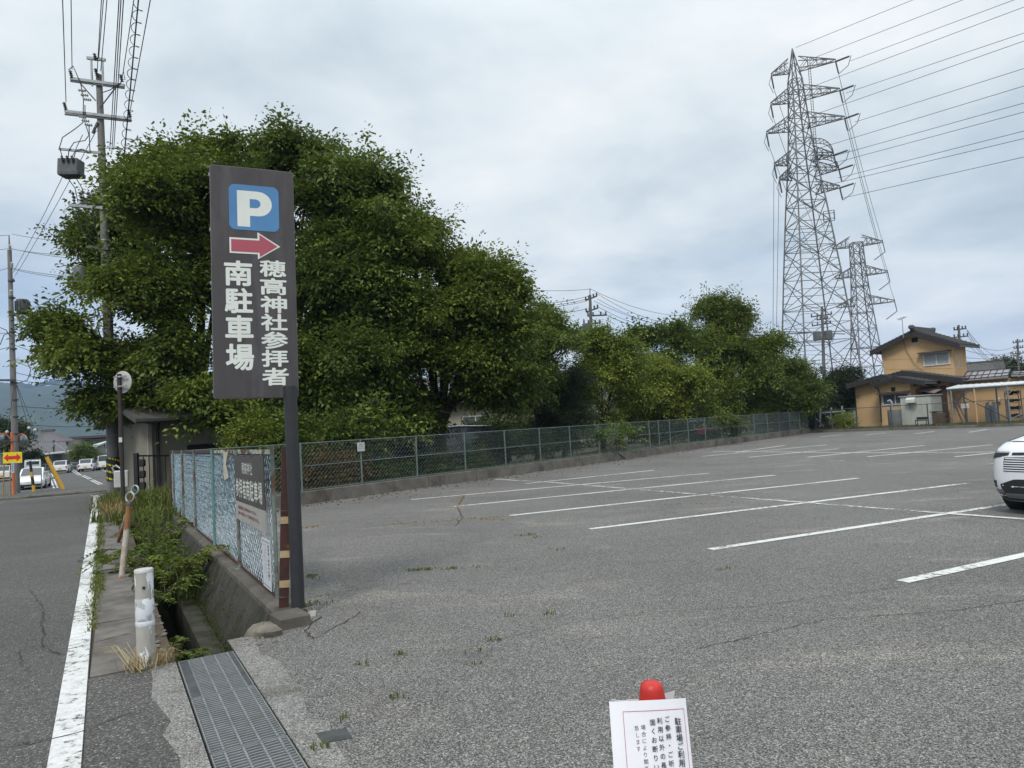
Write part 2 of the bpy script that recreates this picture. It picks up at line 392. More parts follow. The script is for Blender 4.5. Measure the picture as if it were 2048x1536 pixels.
M['grey_tank'] = mat('grey_tank', (.20, .205, .205), (.14, .145, .145), 3, .7, c3=(.36, .36, .34), scale3=3, lo3=.6, hi3=.64)
M['gas'] = mat('grey_cylinder', (.58, .59, .61), (.50, .51, .53), 4, .5)
M['wood'] = mat('weathered_wood', (.13, .085, .055), (.08, .055, .04), 8, .85, stretch=(4, 4, .5))
M['beige_wall'] = mat('beige_wall', (.24, .225, .18), (.19, .175, .14), 1.0, .9, bump=.1)
M['black_paint'] = mat('black_paint', (.02, .02, .021), (.015, .015, .016), 9, .5)
M['white_box'] = mat('white_enamel', (.52, .53, .52), (.44, .45, .44), 4, .45)
M['yellow'] = mat('yellow_paint', (.62, .36, .03), (.52, .30, .03), 6, .55)
M['sign_yellow'] = mat('yellow_sign', (.75, .62, .02), None, 4, .4)
M['arrow_red'] = mat('arrow_red', (.62, .025, .02), None, 4, .4)
M['orange'] = mat('orange_paint', (.62, .17, .06), (.52, .14, .05), 6, .5)
M['mirror'] = mat('mirror_face', (.30, .34, .33), (.12, .15, .14), 7, .12, .9)
M['roof_grey'] = mat('grey_metal_roof', (.115, .11, .115), (.08, .078, .082), 1.2, .55, c3=(.11, .075, .055), scale3=.6, lo3=.5, hi3=.8)
M['roof_brown'] = mat('brown_roof', (.075, .06, .055), None, 2, .7)
M['roof_green'] = mat('pale_green_roof', (.46, .53, .50), (.40, .47, .45), 1.0, .5)
M['wall_grey'] = mat('grey_wall', (.12, .125, .13), (.10, .105, .11), 1, .8)
M['wall_cream'] = mat('cream_wall', (.36, .33, .27), (.28, .26, .21), 1, .85)
M['insul'] = mat('porcelain', (.42, .41, .39), (.30, .29, .28), 8, .3)
M['insul_dark'] = mat('dark_porcelain', (.07, .075, .075), None, 8, .35)
M['can'] = mat('transformer_grey', (.115, .125, .128), (.085, .093, .095), 3, .5)
M['cable'] = mat('cable_black', (.025, .026, .028), None, 4, .6)
M['cable_grey'] = mat('cable_grey', (.10, .105, .11), None, 4, .5)
M['bark'] = mat('bark', (.060, .047, .036), (.030, .024, .019), 9, .95, bump=.8, stretch=(2, 2, .5))
M['leaf_a'] = leafmat('cherry_leaf', (0.04, 0.063, 0.011), (0.21, 0.265, 0.044))
M['leaf_b'] = leafmat('zelkova_leaf', (0.037, 0.066, 0.015), (0.2, 0.265, 0.05))
M['leaf_c'] = leafmat('light_leaf', (0.078, 0.115, 0.02), (0.31, 0.355, 0.055), .35)
M['leaf_d'] = leafmat('dark_leaf', (0.018, 0.03, 0.008), (0.065, 0.09, 0.02), .2)
M['leaf_pine'] = leafmat('conifer_leaf', (.010, .020, .009), (.034, .052, .018), .12, .6)
M['leaf_brown'] = leafmat('browned_leaf', (.045, .030, .012), (.15, .085, .038), .25, .7)
M['leaf_fern'] = leafmat('shrub_leaf', (.040, .062, .010), (.17, .20, .030), .35)
M['grass'] = leafmat('grass_blade', (.045, .065, .014), (.17, .19, .045), .3, .6)
M['grass_dry'] = leafmat('dry_grass', (.20, .14, .06), (.44, .33, .16), .25, .7)
M['forest'] = mat('forest_canopy', (.030, .050, .018), (.018, .032, .012), .012, .95, detail=12, c3=(.07, .085, .03), scale3=.004, lo3=.55, hi3=.7)
M['rock'] = mat('broken_concrete', (.20, .18, .15), (.11, .10, .08), 8, .95, bump=.6)
M['fence_post_green'] = mat('turquoise_post', (.14, .26, .24), (.10, .20, .19), 6, .55)
M['cream_pale'] = mat('cream_strip', (.50, .46, .36), (.40, .37, .29), 9, .7)
M['concrete_pale'] = mat('pale_concrete', (.36, .34, .30), (.27, .255, .23), 7, .9, bump=.2)
M['straw'] = mat('straw', (.42, .34, .19), (.30, .23, .12), 12, .8)
M['grass_stem'] = mat('green_stem', (.10, .14, .03), None, 8, .6)
M['brown_steel'] = mat('brown_steel_post', (.040, .028, .025), (.03, .022, .02), 9, .6, c3=(.10, .05, .03), scale3=4, lo3=.62, hi3=.7)
M['disc_back'] = mat('sign_back', (.42, .41, .40), (.38, .37, .365), 3, .6)
M['bollard_band'] = mat('bollard_band', (.30, .05, .045), (.42, .44, .44), 9.0, .4, lo=.40, hi=.46, c3=(.66, .70, .73), scale3=6, lo3=.5, hi3=.53)
M['text_magenta'] = mat('magenta_border', (.42, .06, .14), None, 4, .4)
M['lamp_clear'] = mat('clear_lamp', (.55, .57, .58), (.4, .42, .43), 8, .12, spec=.8)
M['pole_far'] = mat('far_pole_concrete', (.13, .128, .125), (.09, .088, .086), 2, .85)
M['yellow_wood'] = mat('ochre_wood', (.36, .24, .06), (.25, .17, .05), 8, .8)
M['wall_pale'] = mat('pale_wall', (.38, .40, .43), None, 1, .8)
HAZE = .00022
M['rust_heavy'] = mat('rusted_pipe', (.27, .125, .055), (.16, .07, .03), 9, .85, c3=(.48, .44, .38), scale3=5, lo3=.47, hi3=.55, stretch=(1, 1, .4))

# ------------------------------------------------------------------ plants
def np_mesh(name, V, FQ, mat_, parent=None, tint=None, world=True, tris=False):
    me = bpy.data.meshes.new(name)
    root = parent
    while root is not None and root.parent is not None: root = root.parent
    if root is not None and world:
        Mx = np.array(FRAMES[root.name]); V = V @ Mx[:3, :3].T + Mx[:3, 3]
    nv = len(V); nf, k = FQ.shape
    me.vertices.add(nv); me.vertices.foreach_set('co', V.astype(np.float32).ravel())
    me.loops.add(nf * k); me.loops.foreach_set('vertex_index', FQ.astype(np.int32).ravel())
    me.polygons.add(nf); me.polygons.foreach_set('loop_start', np.arange(0, nf * k, k, dtype=np.int32))
    me.update(calc_edges=True)
    if tint is not None:
        a = me.color_attributes.new('tint', 'FLOAT_COLOR', 'POINT')
        c = np.ones((nv, 4), np.float32); c[:, 0] = tint; c[:, 1] = tint; c[:, 2] = tint
        a.data.foreach_set('color', c.ravel())
    me.materials.append(mat_)
    o = bpy.data.objects.new(name, me); COL.objects.link(o)
    if parent is not None: o.parent = parent
    return o
def unit(a): return a / np.maximum(np.linalg.norm(a, axis=-1, keepdims=True), 1e-9)
def leaves(pos, axis, nrm, L, Wd, fold=.25):
    """rhombic leaves folded on the midrib: pos base, axis direction, nrm normal"""
    axis = unit(axis); side = unit(np.cross(axis, nrm)); nrm = unit(np.cross(side, axis))
    L = L[:, None]; Wd = Wd[:, None]
    a = pos; c = pos + axis * L - nrm * L * .12
    mid = pos + axis * L * .45
    b = mid + side * Wd * .5 + nrm * Wd * fold; d = mid - side * Wd * .5 + nrm * Wd * fold
    n = len(pos); V = np.stack([a, b, c, d], 1).reshape(-1, 3)
    return V, np.arange(n * 4).reshape(n, 4)
def wnoise(p, rng_seed, sc):
    r = np.random.RandomState(rng_seed); out = 0
    for k in range(6):
        d = r.normal(size=3); d /= np.linalg.norm(d); out = out + np.sin(p @ d * sc * (1 + .35 * k) + r.rand() * 6.28) / (1 + .25 * k)
    return out / 3.2
def crown(parent, lobes, n_spray, mat_, seed, leaf=.15, per=26, spray=.75, gap=-.35, droop=.35, flat=.55, shell=.5, name='crown', aspect=.5, split=0):
    r = np.random.RandomState(seed)
    C = np.array([l[0] for l in lobes], float); R = np.array([l[1] for l in lobes], float)
    if split:      # break every lobe into a clump of smaller boughs
        cc, RR = [], []
        for c_, R_ in zip(C, R):
            for k in range(split):
                dd = unit(r.normal(size=3)); dd[2] = dd[2] * .9 + .12
                cc.append(c_ + dd * R_ * r.uniform(.42, .80)); f_ = r.uniform(.30, .56); RR.append(R_ * np.array([f_ * 1.12, f_ * 1.12, f_ * .72]))
        C, R = np.array(cc), np.array(RR)
    wgt = (R[:, 0] * R[:, 2]) ** 1.0 * 1.0; wgt = R[:, 0] * R[:, 1] + R[:, 0] * R[:, 2] + R[:, 1] * R[:, 2]; wgt /= wgt.sum()
    n0 = int(n_spray * 1.9); li = r.choice(len(C), n0, p=wgt)
    d = unit(r.normal(size=(n0, 3))); d[:, 2] = np.where(d[:, 2] < -.55, -d[:, 2], d[:, 2])
    rad = shell + (1.06 - shell) * r.rand(n0) ** .55
    lump = 1 + .16 * wnoise(d * 3.0 + li[:, None] * 7.1, seed + 5, 1.6)
    c = C[li] + d * R[li] * (rad * lump)[:, None]
    q = np.min(np.linalg.norm((c[:, None, :] - C[None]) / R[None], axis=2), axis=1)
    keep = (q > .30) | (r.rand(n0) < .4)
    keep &= wnoise(c, seed + 9, 1.15) > gap + .25 * (r.rand(n0) - .5)
    keep &= wnoise(c, seed + 19, 2.6) > gap - .18 + .3 * (r.rand(n0) - .5)
    c = c[keep][:n_spray]; d = d[keep][:n_spray]; n = len(c)
    out = unit(d * np.array([1, 1, flat]) + r.normal(size=(n, 3)) * .28)
    out[:, 2] -= droop * (.3 + r.rand(n)); out = unit(out)
    lead = r.rand(n) < .28              # shoots that stand clear of the crown
    out = np.where(lead[:, None], unit(out + np.array([0, 0, .35]) + .25 * r.normal(size=(n, 3))), out)
    c = c + d * np.where(lead, .22, 0)[:, None]
    Ls = spray * (.55 + .8 * r.rand(n)) * np.where(lead, 1.45, 1.0)
    up = np.array([0, 0, 1.0]) + r.normal(size=(n, 3)) * .30; side = unit(np.cross(out, up)); nr = unit(np.cross(side, out))
    k = per
    u = (np.arange(k) + .5) / k
    sgn = np.where(np.arange(k) % 2, 1.0, -1.0)
    uu = u[None, :] + r.uniform(-.06, .06, (n, k))
    base = c[:, None, :] + out[:, None, :] * ((uu - .35) * Ls[:, None])[..., None]
    bend = -(uu ** 2) * .28 * Ls[:, None]
    base = base + nr[:, None, :] * bend[..., None]
    lat = r.rand(n, k) ** 1.2 * .42 * Ls[:, None] * np.sin(np.clip(uu, 0.05, 1) * 2.6)
    base = base + side[:, None, :] * (sgn[None, :] * lat * np.where(lead, .55, 1.0)[:, None])[..., None] + nr[:, None, :] * (r.normal(size=(n, k)) * .07 * Ls[:, None])[..., None]
    ax = out[:, None, :] * .6 + side[:, None, :] * (sgn * .75)[None, :, None] + r.normal(size=(n, k, 3)) * .28
    ax[..., 2] -= .30
    nn = nr[:, None, :] + r.normal(size=(n, k, 3)) * .42
    L = leaf * (.6 + .7 * r.rand(n, k))
    V, Fq = leaves(base.reshape(-1, 3), ax.reshape(-1, 3), nn.reshape(-1, 3), L.ravel(), L.ravel() * aspect)
    ts = np.clip(.42 + .30 * r.normal(size=n) * .8 + .28 * wnoise(c, seed + 3, .8), 0, 1)
    tl = np.clip(ts[:, None] + r.normal(size=(n, k)) * .16, 0, 1).ravel()
    o = np_mesh(name, V, Fq, mat_, parent, np.repeat(tl, 4))
    return o
def trunk(parent, base, lobes, r0, seed, fork=None, name='trunk', lean=(0, 0)):
    rr = random.Random(seed); b = MB(); base = Vector(base)
    top = max(l[0][2] for l in lobes); zc = sum(l[0][2] for l in lobes) / len(lobes)
    cx_ = sum(l[0][0] for l in lobes) / len(lobes); cy_ = sum(l[0][1] for l in lobes) / len(lobes)
    fz = fork if fork is not None else base.z + (zc - base.z) * .38
    fk = Vector((base.x + (cx_ - base.x) * .25 + lean[0], base.y + (cy_ - base.y) * .25 + lean[1], fz))
    b.tube([base - Vector((0, 0, .2)), base + Vector((0, 0, .15)), base.lerp(fk, .5) + Vector((rr.uniform(-.1, .1), rr.uniform(-.1, .1), 0)), fk], [r0 * 1.5, r0 * 1.12, r0 * .95, r0 * .85], 10)
    for (c, R) in lobes:
        c = Vector(c); r1 = r0 * rr.uniform(.42, .62)
        m1 = fk.lerp(c, .4) + Vector((rr.uniform(-.3, .3), rr.uniform(-.3, .3), .10 * (c - fk).length))
        end = c + Vector((rr.uniform(-.3, .3) * R[0], rr.uniform(-.3, .3) * R[1], .45 * R[2]))
        b.tube([fk - Vector((0, 0, .25)), fk.lerp(m1, .5), m1, m1.lerp(c, .6) + Vector((rr.uniform(-.2, .2), rr.uniform(-.2, .2), .1)), c, end], [r1, r1 * .85, r1 * .66, r1 * .48, r1 * .32, r1 * .1], 7)
        for _ in range(7):
            st_ = m1.lerp(c, rr.uniform(.1, 1)); e = Vector((rr.uniform(-1, 1), rr.uniform(-1, 1), rr.uniform(-.5, .9))).normalized()
            e = c + Vector((e.x * R[0], e.y * R[1], e.z * R[2])) * .85
            md = st_.lerp(e, .5) + Vector((rr.uniform(-.15, .15), rr.uniform(-.15, .15), rr.uniform(0, .3)))
            b.tube([st_, md, e], [r1 * .28, r1 * .17, .008], 5, False)
    return b.build(name, M['bark'], parent, True)
def blades(name, roots, h, spread, mat_, seed, n=1, parent=None, width=.008, tint=(.2, .8), world=True):
    """grass: one bent two-segment blade per entry"""
    r = np.random.RandomState(seed)
    R = np.repeat(np.array(roots, float), n, axis=0); k = len(R)
    R = R + np.concatenate([r.normal(size=(k, 2)) * spread[0], np.zeros((k, 1))], 1)
    H = h * (.45 + .75 * r.rand(k))
    a = r.rand(k) * 6.283; dr = np.stack([np.cos(a), np.sin(a), np.zeros(k)], 1)
    out = spread[1] * (.2 + r.rand(k))
    mid = R + dr * (out * .35 * H)[:, None] + np.array([0, 0, 1]) * (H * .6)[:, None]
    tip = R + dr * (out * H)[:, None] + np.array([0, 0, 1]) * (H * (1 - .45 * np.clip(out, 0, 1.3)))[:, None]
    sd = np.stack([-np.sin(a), np.cos(a), np.zeros(k)], 1) * (width * (.7 + .6 * r.rand(k)))[:, None]
    V = np.stack([R - sd, R + sd, mid + sd * .8, mid - sd * .8, tip], 1).reshape(-1, 3)
    i = np.arange(k)[:, None] * 5
    Fq = np.concatenate([np.concatenate([i, i + 1, i + 2], 1), np.concatenate([i, i + 2, i + 3], 1), np.concatenate([i + 3, i + 2, i + 4], 1)], 0)
    t = np.clip(tint[0] + (tint[1] - tint[0]) * r.rand(k), 0, 1)
    return np_mesh(name, V, Fq, mat_, parent, np.repeat(t, 5), world)
def arching(parent, base, n, length, leaflet, mat_, seed, up=.8, name='foliage', heads=None, nleaf=18, spread=1.0):
    """a shrub of arching stems with paired leaflets; returns foliage and stem meshes"""
    r = np.random.RandomState(seed); b = MB(); Ps = []; Ax = []; Nn = []; Ls = []; Ti = []
    base = np.array(base, float)
    for i in range(n):
        a = r.rand() * 6.283 if heads is None else heads + r.normal() * .7
        d = np.array([math.cos(a), math.sin(a), 0]) * spread; Lr = length * (.5 + .6 * r.rand()); e = up * (.6 + .6 * r.rand())
        p0 = base + np.array([r.normal() * .06, r.normal() * .06, 0])
        us = np.linspace(0, 1, 8); path = [p0 + d * Lr * u_ * .85 + np.array([0, 0, 1]) * Lr * (e * u_ - .75 * e * u_ ** 2.2) for u_ in us]
        b.tube([Vector(q) for q in path], [.006 * (1.1 - u_) + .0015 for u_ in us], 5, False)
        tn = np.clip(.5 + .3 * r.normal(), 0, 1)
        for side_branch in range(4):
            t0 = .25 + .2 * side_branch
            j = min(int(t0 * 7), 6); q = path[j]; sg = 1 if side_branch % 2 else -1
            sdir = np.array([-d[1], d[0], .1]) * sg * .6 + d * .6; ll = Lr * .42 * (1.1 - t0)
            for kk in range(nleaf // 2):
                u_ = (kk + 1) / (nleaf // 2); c = q + sdir * ll * u_ + np.array([0, 0, -.25 * ll * u_ * u_])
                for s2 in (-1, 1):
                    Ps.append(c); Ax.append(sdir * .5 + np.cross(sdir, [0, 0, 1]) * s2 + r.normal(size=3) * .2); Nn.append(np.array([0, 0, 1]) + r.normal(size=3) * .3)
                    Ls.append(leaflet * (.7 + .5 * r.rand())); Ti.append(np.clip(tn + .12 * r.normal(), 0, 1))
        for kk in range(nleaf):
            u_ = .2 + .8 * (kk + 1) / nleaf; f_ = u_ * 7; j = min(int(f_), 6); c = path[j] * (1 - (f_ - j)) + path[j + 1] * (f_ - j)
            for s2 in (-1, 1):
                Ps.append(c); Ax.append(d * .5 + np.array([-d[1], d[0], 0]) * s2 + r.normal(size=3) * .2); Nn.append(np.array([0, 0, 1]) + r.normal(size=3) * .3)
                Ls.append(leaflet * (.7 + .5 * r.rand())); Ti.append(np.clip(tn + .12 * r.normal(), 0, 1))
    Ls = np.array(Ls); V, Fq = leaves(np.array(Ps), np.array(Ax), np.array(Nn), Ls, Ls * .42)
    o = np_mesh(name, V, Fq, mat_, parent, np.repeat(np.array(Ti), 4))
    s_ = b.build('stem', M['bark'], parent, True)
    return o, s_

# ------------------------------------------------------------------ lettering
_gl = {}
def glyph(ch, bold):
    if (ch, bold) in _gl: return _gl[(ch, bold)]
    cu = bpy.data.curves.new('g', 'FONT'); cu.body = ch; cu.size = 1.0; cu.resolution_u = 3
    ob = bpy.data.objects.new('g', cu); COL.objects.link(ob)
    dg = bpy.context.evaluated_depsgraph_get(); dg.update()
    me = bpy.data.meshes.new_from_object(ob.evaluated_get(dg))
    vs = [tuple(v.co) for v in me.vertices]; fs = [tuple(p.vertices) for p in me.polygons]
    bpy.data.objects.remove(ob); bpy.data.curves.remove(cu); bpy.data.meshes.remove(me)
    _gl[(ch, bold)] = (vs, fs); return vs, fs
def put_glyph(mb, ch, o, ex, ey, w, h, bold=.0, fit=True):
    """lay a glyph in the box w x h whose lower-left corner is o; ex, ey are the board's unit axes"""
    vs, fs = glyph(ch, bold)
    if not vs: return
    if fit:
        x0 = min(v[0] for v in vs); x1 = max(v[0] for v in vs); y0 = min(v[1] for v in vs); y1 = max(v[1] for v in vs)
    else: x0, x1, y0, y1 = 0.0, 1.0, -.12, .88
    o = Vector(o); ex = Vector(ex); ey = Vector(ey); en = ex.cross(ey).normalized()
    # heavy strokes: the outline laid down several times, spread sideways, each a hair above the last
    offs = [(0, 0)] if bold <= 0 else [(bold * math.cos(a * math.pi / 4), bold * math.sin(a * math.pi / 4)) for a in range(8)] + [(0, 0)]
    x0 -= bold; x1 += bold; y0 -= bold; y1 += bold
    for kk, (dx, dy) in enumerate(offs): mb.add([o + en * (.00012 * kk) + ex * ((v[0] + dx - x0) / max(x1 - x0, 1e-6) * w) + ey * ((v[1] + dy - y0) / max(y1 - y0, 1e-6) * h) for v in vs], fs)
    return
    mb.add([o + ex * ((v[0] - x0) / max(x1 - x0, 1e-6) * w) + ey * ((v[1] - y0) / max(y1 - y0, 1e-6) * h) for v in vs], fs)

# ================================================================== THE SETTING
rng = random.Random(4)
def sheet(name, s_l, t_l, m, dz, parent=None, holes=()):
    b = MB(); n = len(t_l)
    vs = [W(s, t, hz(s, t) + dz) for s in s_l for t in t_l]
    fs = []
    for i in range(len(s_l) - 1):
        for j in range(n - 1):
            sc, tc_ = (s_l[i] + s_l[i + 1]) / 2, (t_l[j] + t_l[j + 1]) / 2
            if any(a < sc < b_ and c < tc_ < d for a, b_, c, d in holes): continue
            fs.append((i * n + j, i * n + j + 1, (i + 1) * n + j + 1, (i + 1) * n + j)[::-1])
    b.add(vs, fs); o = b.build(name, m)
    return o
DIT0, DIT1 = 6.02, 20.1
GRT = [-2900, -1800, -900, -300, -120, -60, -30, -15, -8, -4, -1.5, .43, .835, 1.40, 3, 5, 8, 12, 20, 40, 90, 200, 500, 1500, 2900]
GRS = [-2900, -1500, -300, -60, -12, .5, DIT0, 8, 11, 15, DIT1, 24, 29, 31, 33, 35, 37, 39, 41, 43, 45, 47, 50, 60, 90, 150, 300, 800, 1800, 2900]
ground = struct(sheet('ground', GRS, GRT, M['field'], -.03, holes=((.5, DIT0, .43, .835), (DIT0, DIT1, .43, 1.40))))

def flat(name, pts, m, z, kind=True, parent=None):
    b = MB(); b.poly([Vector((p[0], p[1], z)) for p in pts]); o = b.build(name, m, parent)
    if kind and parent is None: struct(o)
    return o
def jag(s0, s1, t, amp, step, seed):
    r = random.Random(seed); out = []; s = s0
    while s < s1: out.append((s, t + r.uniform(-amp, amp))); s += step * r.uniform(.5, 1.5)
    out.append((s1, t)); return out

K0 = W(16.9, 1.5); K1 = G(1622, 866); R2 = G(2048, 852)
kd = (K1 - K0).normalized(); kn = Vector((-kd.y, kd.x, 0))        # kn points away from the lot
rd = (R2 - K1).normalized(); rn = Vector((-rd.y, rd.x, 0))
R3 = R2 + rd * 34
lot = flat('parking_lot', [W(-7, .836), W(6.35, .836), W(6.35, 1.42), W(16.9, 1.42), K1, R3, Vector((62, -8, 0)), W(-7, 40)], M['lot'], .004)
# paving along the road
b = MB()
edge = jag(-7, 6.0, .27, .05, .35, 3)
b.poly([W(-7, -.13, .002)] + [W(6.0, -.13, .002)] + [W(s, t, .002) for s, t in reversed(edge)])
pav = struct(b.build('pavement', M['old_asphalt']))
b = MB(); b.poly([W(s, t, .003) for s, t in edge] + [W(6.0, .428, .003), W(-7, .428, .003)])
edge2 = jag(-7, 6.3, 1.02, .05, .22, 8)
b.poly([W(-7, .838, .009), W(6.3, .838, .009)] + [W(s, t, .009) for s, t in reversed(edge2)])
struct(b.build('concrete_edging', M['agg_concrete']))
b = MB(); s = 6.03; r = random.Random(5)
while s < 27:
    L = r.uniform(1.3, 2.1); tr = .27 - (s - 6) * .004
    pts = [(s, -.125), (s + L - .025, -.125 + r.uniform(0, .03))] + [(s + L - .025 - k * (L / 5), tr + r.uniform(-.04, .03)) for k in range(5)] + [(s, tr)]
    b.prism([W(a, c, -.02) for a, c in pts], (0, 0, .026 + r.uniform(-.006, .008))); s += L
struct(b.build('pavement_slabs', M['concrete']))
b = MB(); b.poly([W(6.03, -.13, -.012), W(6.03, .428, -.012), W(27, .428, -.012), W(27, -.13, -.012)][::-1]); struct(b.build('soil_strip', M['soil']))
r = random.Random(19); b = MB()
for _ in range(90):
    s_, t_ = r.uniform(6.05, 9.5), r.uniform(.26, .43); q = r.uniform(.008, .03)
    b.lathe([(q * .4, 0), (q, q * .35), (q * .7, q * .8), (q * .2, q)], W(s_, t_, -.012), 6)
tag(b.build('rubble_bits', M['rock']), None, None, kind='stuff')
# road and its markings
road_s = [-7, 0, 8, 16, 24, 29, 31, 33, 35, 37, 38.5]
road = struct(sheet('road', road_s, [-9.5, -6, -3, -.132], M['road'], .0))
cross = struct(sheet('cross_road', [33, 34.5, 36, 38, 40, 42, 43.5], [-80, -40, -20, -9.5, -4, -1.5, .5, 3, 8, 20], M['road'], .003))
def mark(name, pts, m, dz, parent):
    b = MB(); b.poly([W(s, t, hz(s, t) + dz) for s, t in pts]); o = b.build(name, m, parent); return o
b = MB()
ss = [-7, 0, 5, 10, 16, 22, 27, 29, 30.5]
for i in range(len(ss) - 1):
    f = lambda s: (-.290 - max(0, s - 8) * .004, -.138)
    a, c = f(ss[i]), f(ss[i + 1])
    b.poly([W(ss[i], a[0], .007), W(ss[i], a[1], .007), W(ss[i + 1], c[1], .007), W(ss[i + 1], c[0], .007)])
b.build('edge_line', M['paint_road'], road)
mark('stop_line', [(30.6, -3.2), (30.95, -3.2), (31.2, -6.5), (30.85, -6.5)], M['paint_road'], .008, road)
mark('stop_line', [(32.2, -3.4), (32.4, -3.4), (33.6, -7), (33.4, -7)], M['paint_road'], .008, road)
mark('corner_line', [(30.5, -.45), (30.9, -.5), (31.8, .25), (31.4, .3)], M['paint_road'], .008, road)
for t0 in (-1.0, -2.0, -3.4, -5.2, -7.2):
    mark('dashed_line', [(34.0, t0), (34.16, t0), (34.16, t0 - .8), (34.0, t0 - .8)], M['paint_road'], .010, cross)
# cracks: jagged open gaps, modelled as dark slivers
def crack(pts, w, parent, seed):
    r = random.Random(seed); P2 = []
    for (a, b_) in zip(pts[:-1], pts[1:]):
        n = max(3, int(math.dist(a, b_) / .06))
        P2 += [(a[0] + (b_[0] - a[0]) * i / n + r.uniform(-.016, .016), a[1] + (b_[1] - a[1]) * i / n + r.uniform(-.016, .016)) for i in range(n)]
    P2.append(pts[-1]); mb = MB(); L = []; R_ = []
    for i, p in enumerate(P2):
        q = P2[min(i + 1, len(P2) - 1)]; o_ = P2[max(i - 1, 0)]; d = Vector((q[0] - o_[0], q[1] - o_[1])); d.normalize()
        ww = w * r.uniform(.3, 1.2); L.append((p[0] - d.y * ww, p[1] + d.x * ww)); R_.append((p[0] + d.y * ww, p[1] - d.x * ww))
    for i in range(len(P2) - 1):
        mb.poly([W(*L[i], .0095 + hz(*L[i])), W(*R_[i], .0095 + hz(*R_[i])), W(*R_[i + 1], .0095 + hz(*R_[i + 1])), W(*L[i + 1], .0095 + hz(*L[i + 1]))])
    return mb.build('crack', M['crack'], parent)
M['crack'] = mat('crack_dirt', (.022, .021, .019), (.035, .032, .028), 9, .95)
def pst(*pp): return [ST(G(*p)) for p in pp]
crack(pst((-30, 1512), (40, 1490), (110, 1480), (172, 1462)), .008, road, 1)
crack(pst((172, 1462), (235, 1437), (270, 1425)), .004, pav, 2)
crack(pst((88, 1222), (82, 1262), (92, 1268), (78, 1290), (92, 1300), (120, 1310)), .005, road, 3)
crack(pst((60, 1180), (90, 1222)), .004, road, 4)
crack(pst((78, 1290), (40, 1302), (45, 1330), (60, 1350)), .003, road, 5)
crack([(s_, t_) for s_, t_ in pst((-40, 1047), (40, 1040), (110, 1033), (180, 1022))], .012, road, 6)
crack(pst((172, 1292), (230, 1275), (262, 1268)), .005, pav, 7)
crack(pst((640, 1235), (610, 1262), (625, 1280), (700, 1240), (720, 1225)), .006, lot, 8)
crack(pst((600, 1200), (760, 1172), (980, 1160), (1240, 1128), (1430, 1120)), .004, lot, 12)
crack(pst((980, 1285), (1200, 1235), (1500, 1215), (1800, 1175)), .003, lot, 13)
crack(pst((930, 990), (915, 1015), (925, 1036), (912, 1052)), .010, lot, 14)
crack(pst((1400, 1300), (1650, 1240), (1900, 1225), (2060, 1200)), .004, lot, 15)
crack(pst((740, 985), (980, 1000), (1300, 985), (1700, 1003)), .005, lot, 9)

# bay lines of the car park
def bayline(p0, p1, w0, m, z=.010):
    a = G(*p0); c = G(*p1); d = (c - a); d.z = 0; d.normalize(); nrm = Vector((-d.y, d.x, 0)) * w0 / 2
    b = MB(); b.poly([Vector((q.x, q.y, z)) for q in (a - nrm, c - nrm, c + nrm, a + nrm)]); return b.build('bay_line', m, lot)
for p0, p1, m in [((1420, 1100), (2060, 1003), 'paint_new'), ((1180, 1059), (1935, 967), 'paint_new'), ((1020, 1032), (1717, 957), 'paint_new'),
                  ((905, 1014), (1550, 951), 'paint_new'), ((822, 1000), (1417, 947), 'paint_new'), ((1805, 1165), (2300, 1056), 'paint_new'),
                  ((1050, 968), (1308, 941), 'paint_new'), ((460, 1072), (700, 1048), 'paint_faint')]:
    bayline(p0, p1, .13, M[m])
bayline((990, 959), (1110, 966), .12, M['paint_old'], .013)
bayline((1110, 966), (1400, 990), .12, M['paint_old'], .013)
bayline((1400, 990), (1890, 1028), .12, M['paint_old'], .013)
bayline((1890, 1028), (2300, 1058), .12, M['paint_new'], .013)
for p0, p1, m in [((1405, 913), (1655, 890), 'paint_new'), ((1497, 915), (1676, 898), 'paint_new'), ((1615, 915), (1850, 891), 'paint_new'), ((1735, 914), (1985, 890), 'paint_new'),
                  ((1910, 914), (2010, 904), 'paint_new'), ((1470, 905), (1570, 891), 'paint_new'), ((1640, 874), (1686, 869), 'paint_new'), ((1732, 870), (1772, 866), 'paint_new'),
                  ((1830, 868), (1868, 863), 'paint_new'), ((1938, 865), (1975, 859), 'paint_new'), ((1345, 918), (1375, 915), 'paint_faint'), ((1430, 918), (1470, 917), 'paint_faint'),
                  ((1535, 920), (1575, 917), 'paint_faint'), ((1655, 923), (1690, 921), 'paint_faint'), ((1800, 925), (1840, 921), 'paint_faint'), ((1350, 925), (1375, 924), 'paint_faint'), ((1965, 930), (1999, 926), 'paint_faint')]:
    bayline(p0, p1, .14, M[m])
bayline((1425, 903), (1700, 906), .13, M['paint_new'], .013)
bayline((1700, 906), (2010, 905), .13, M['paint_new'], .013)
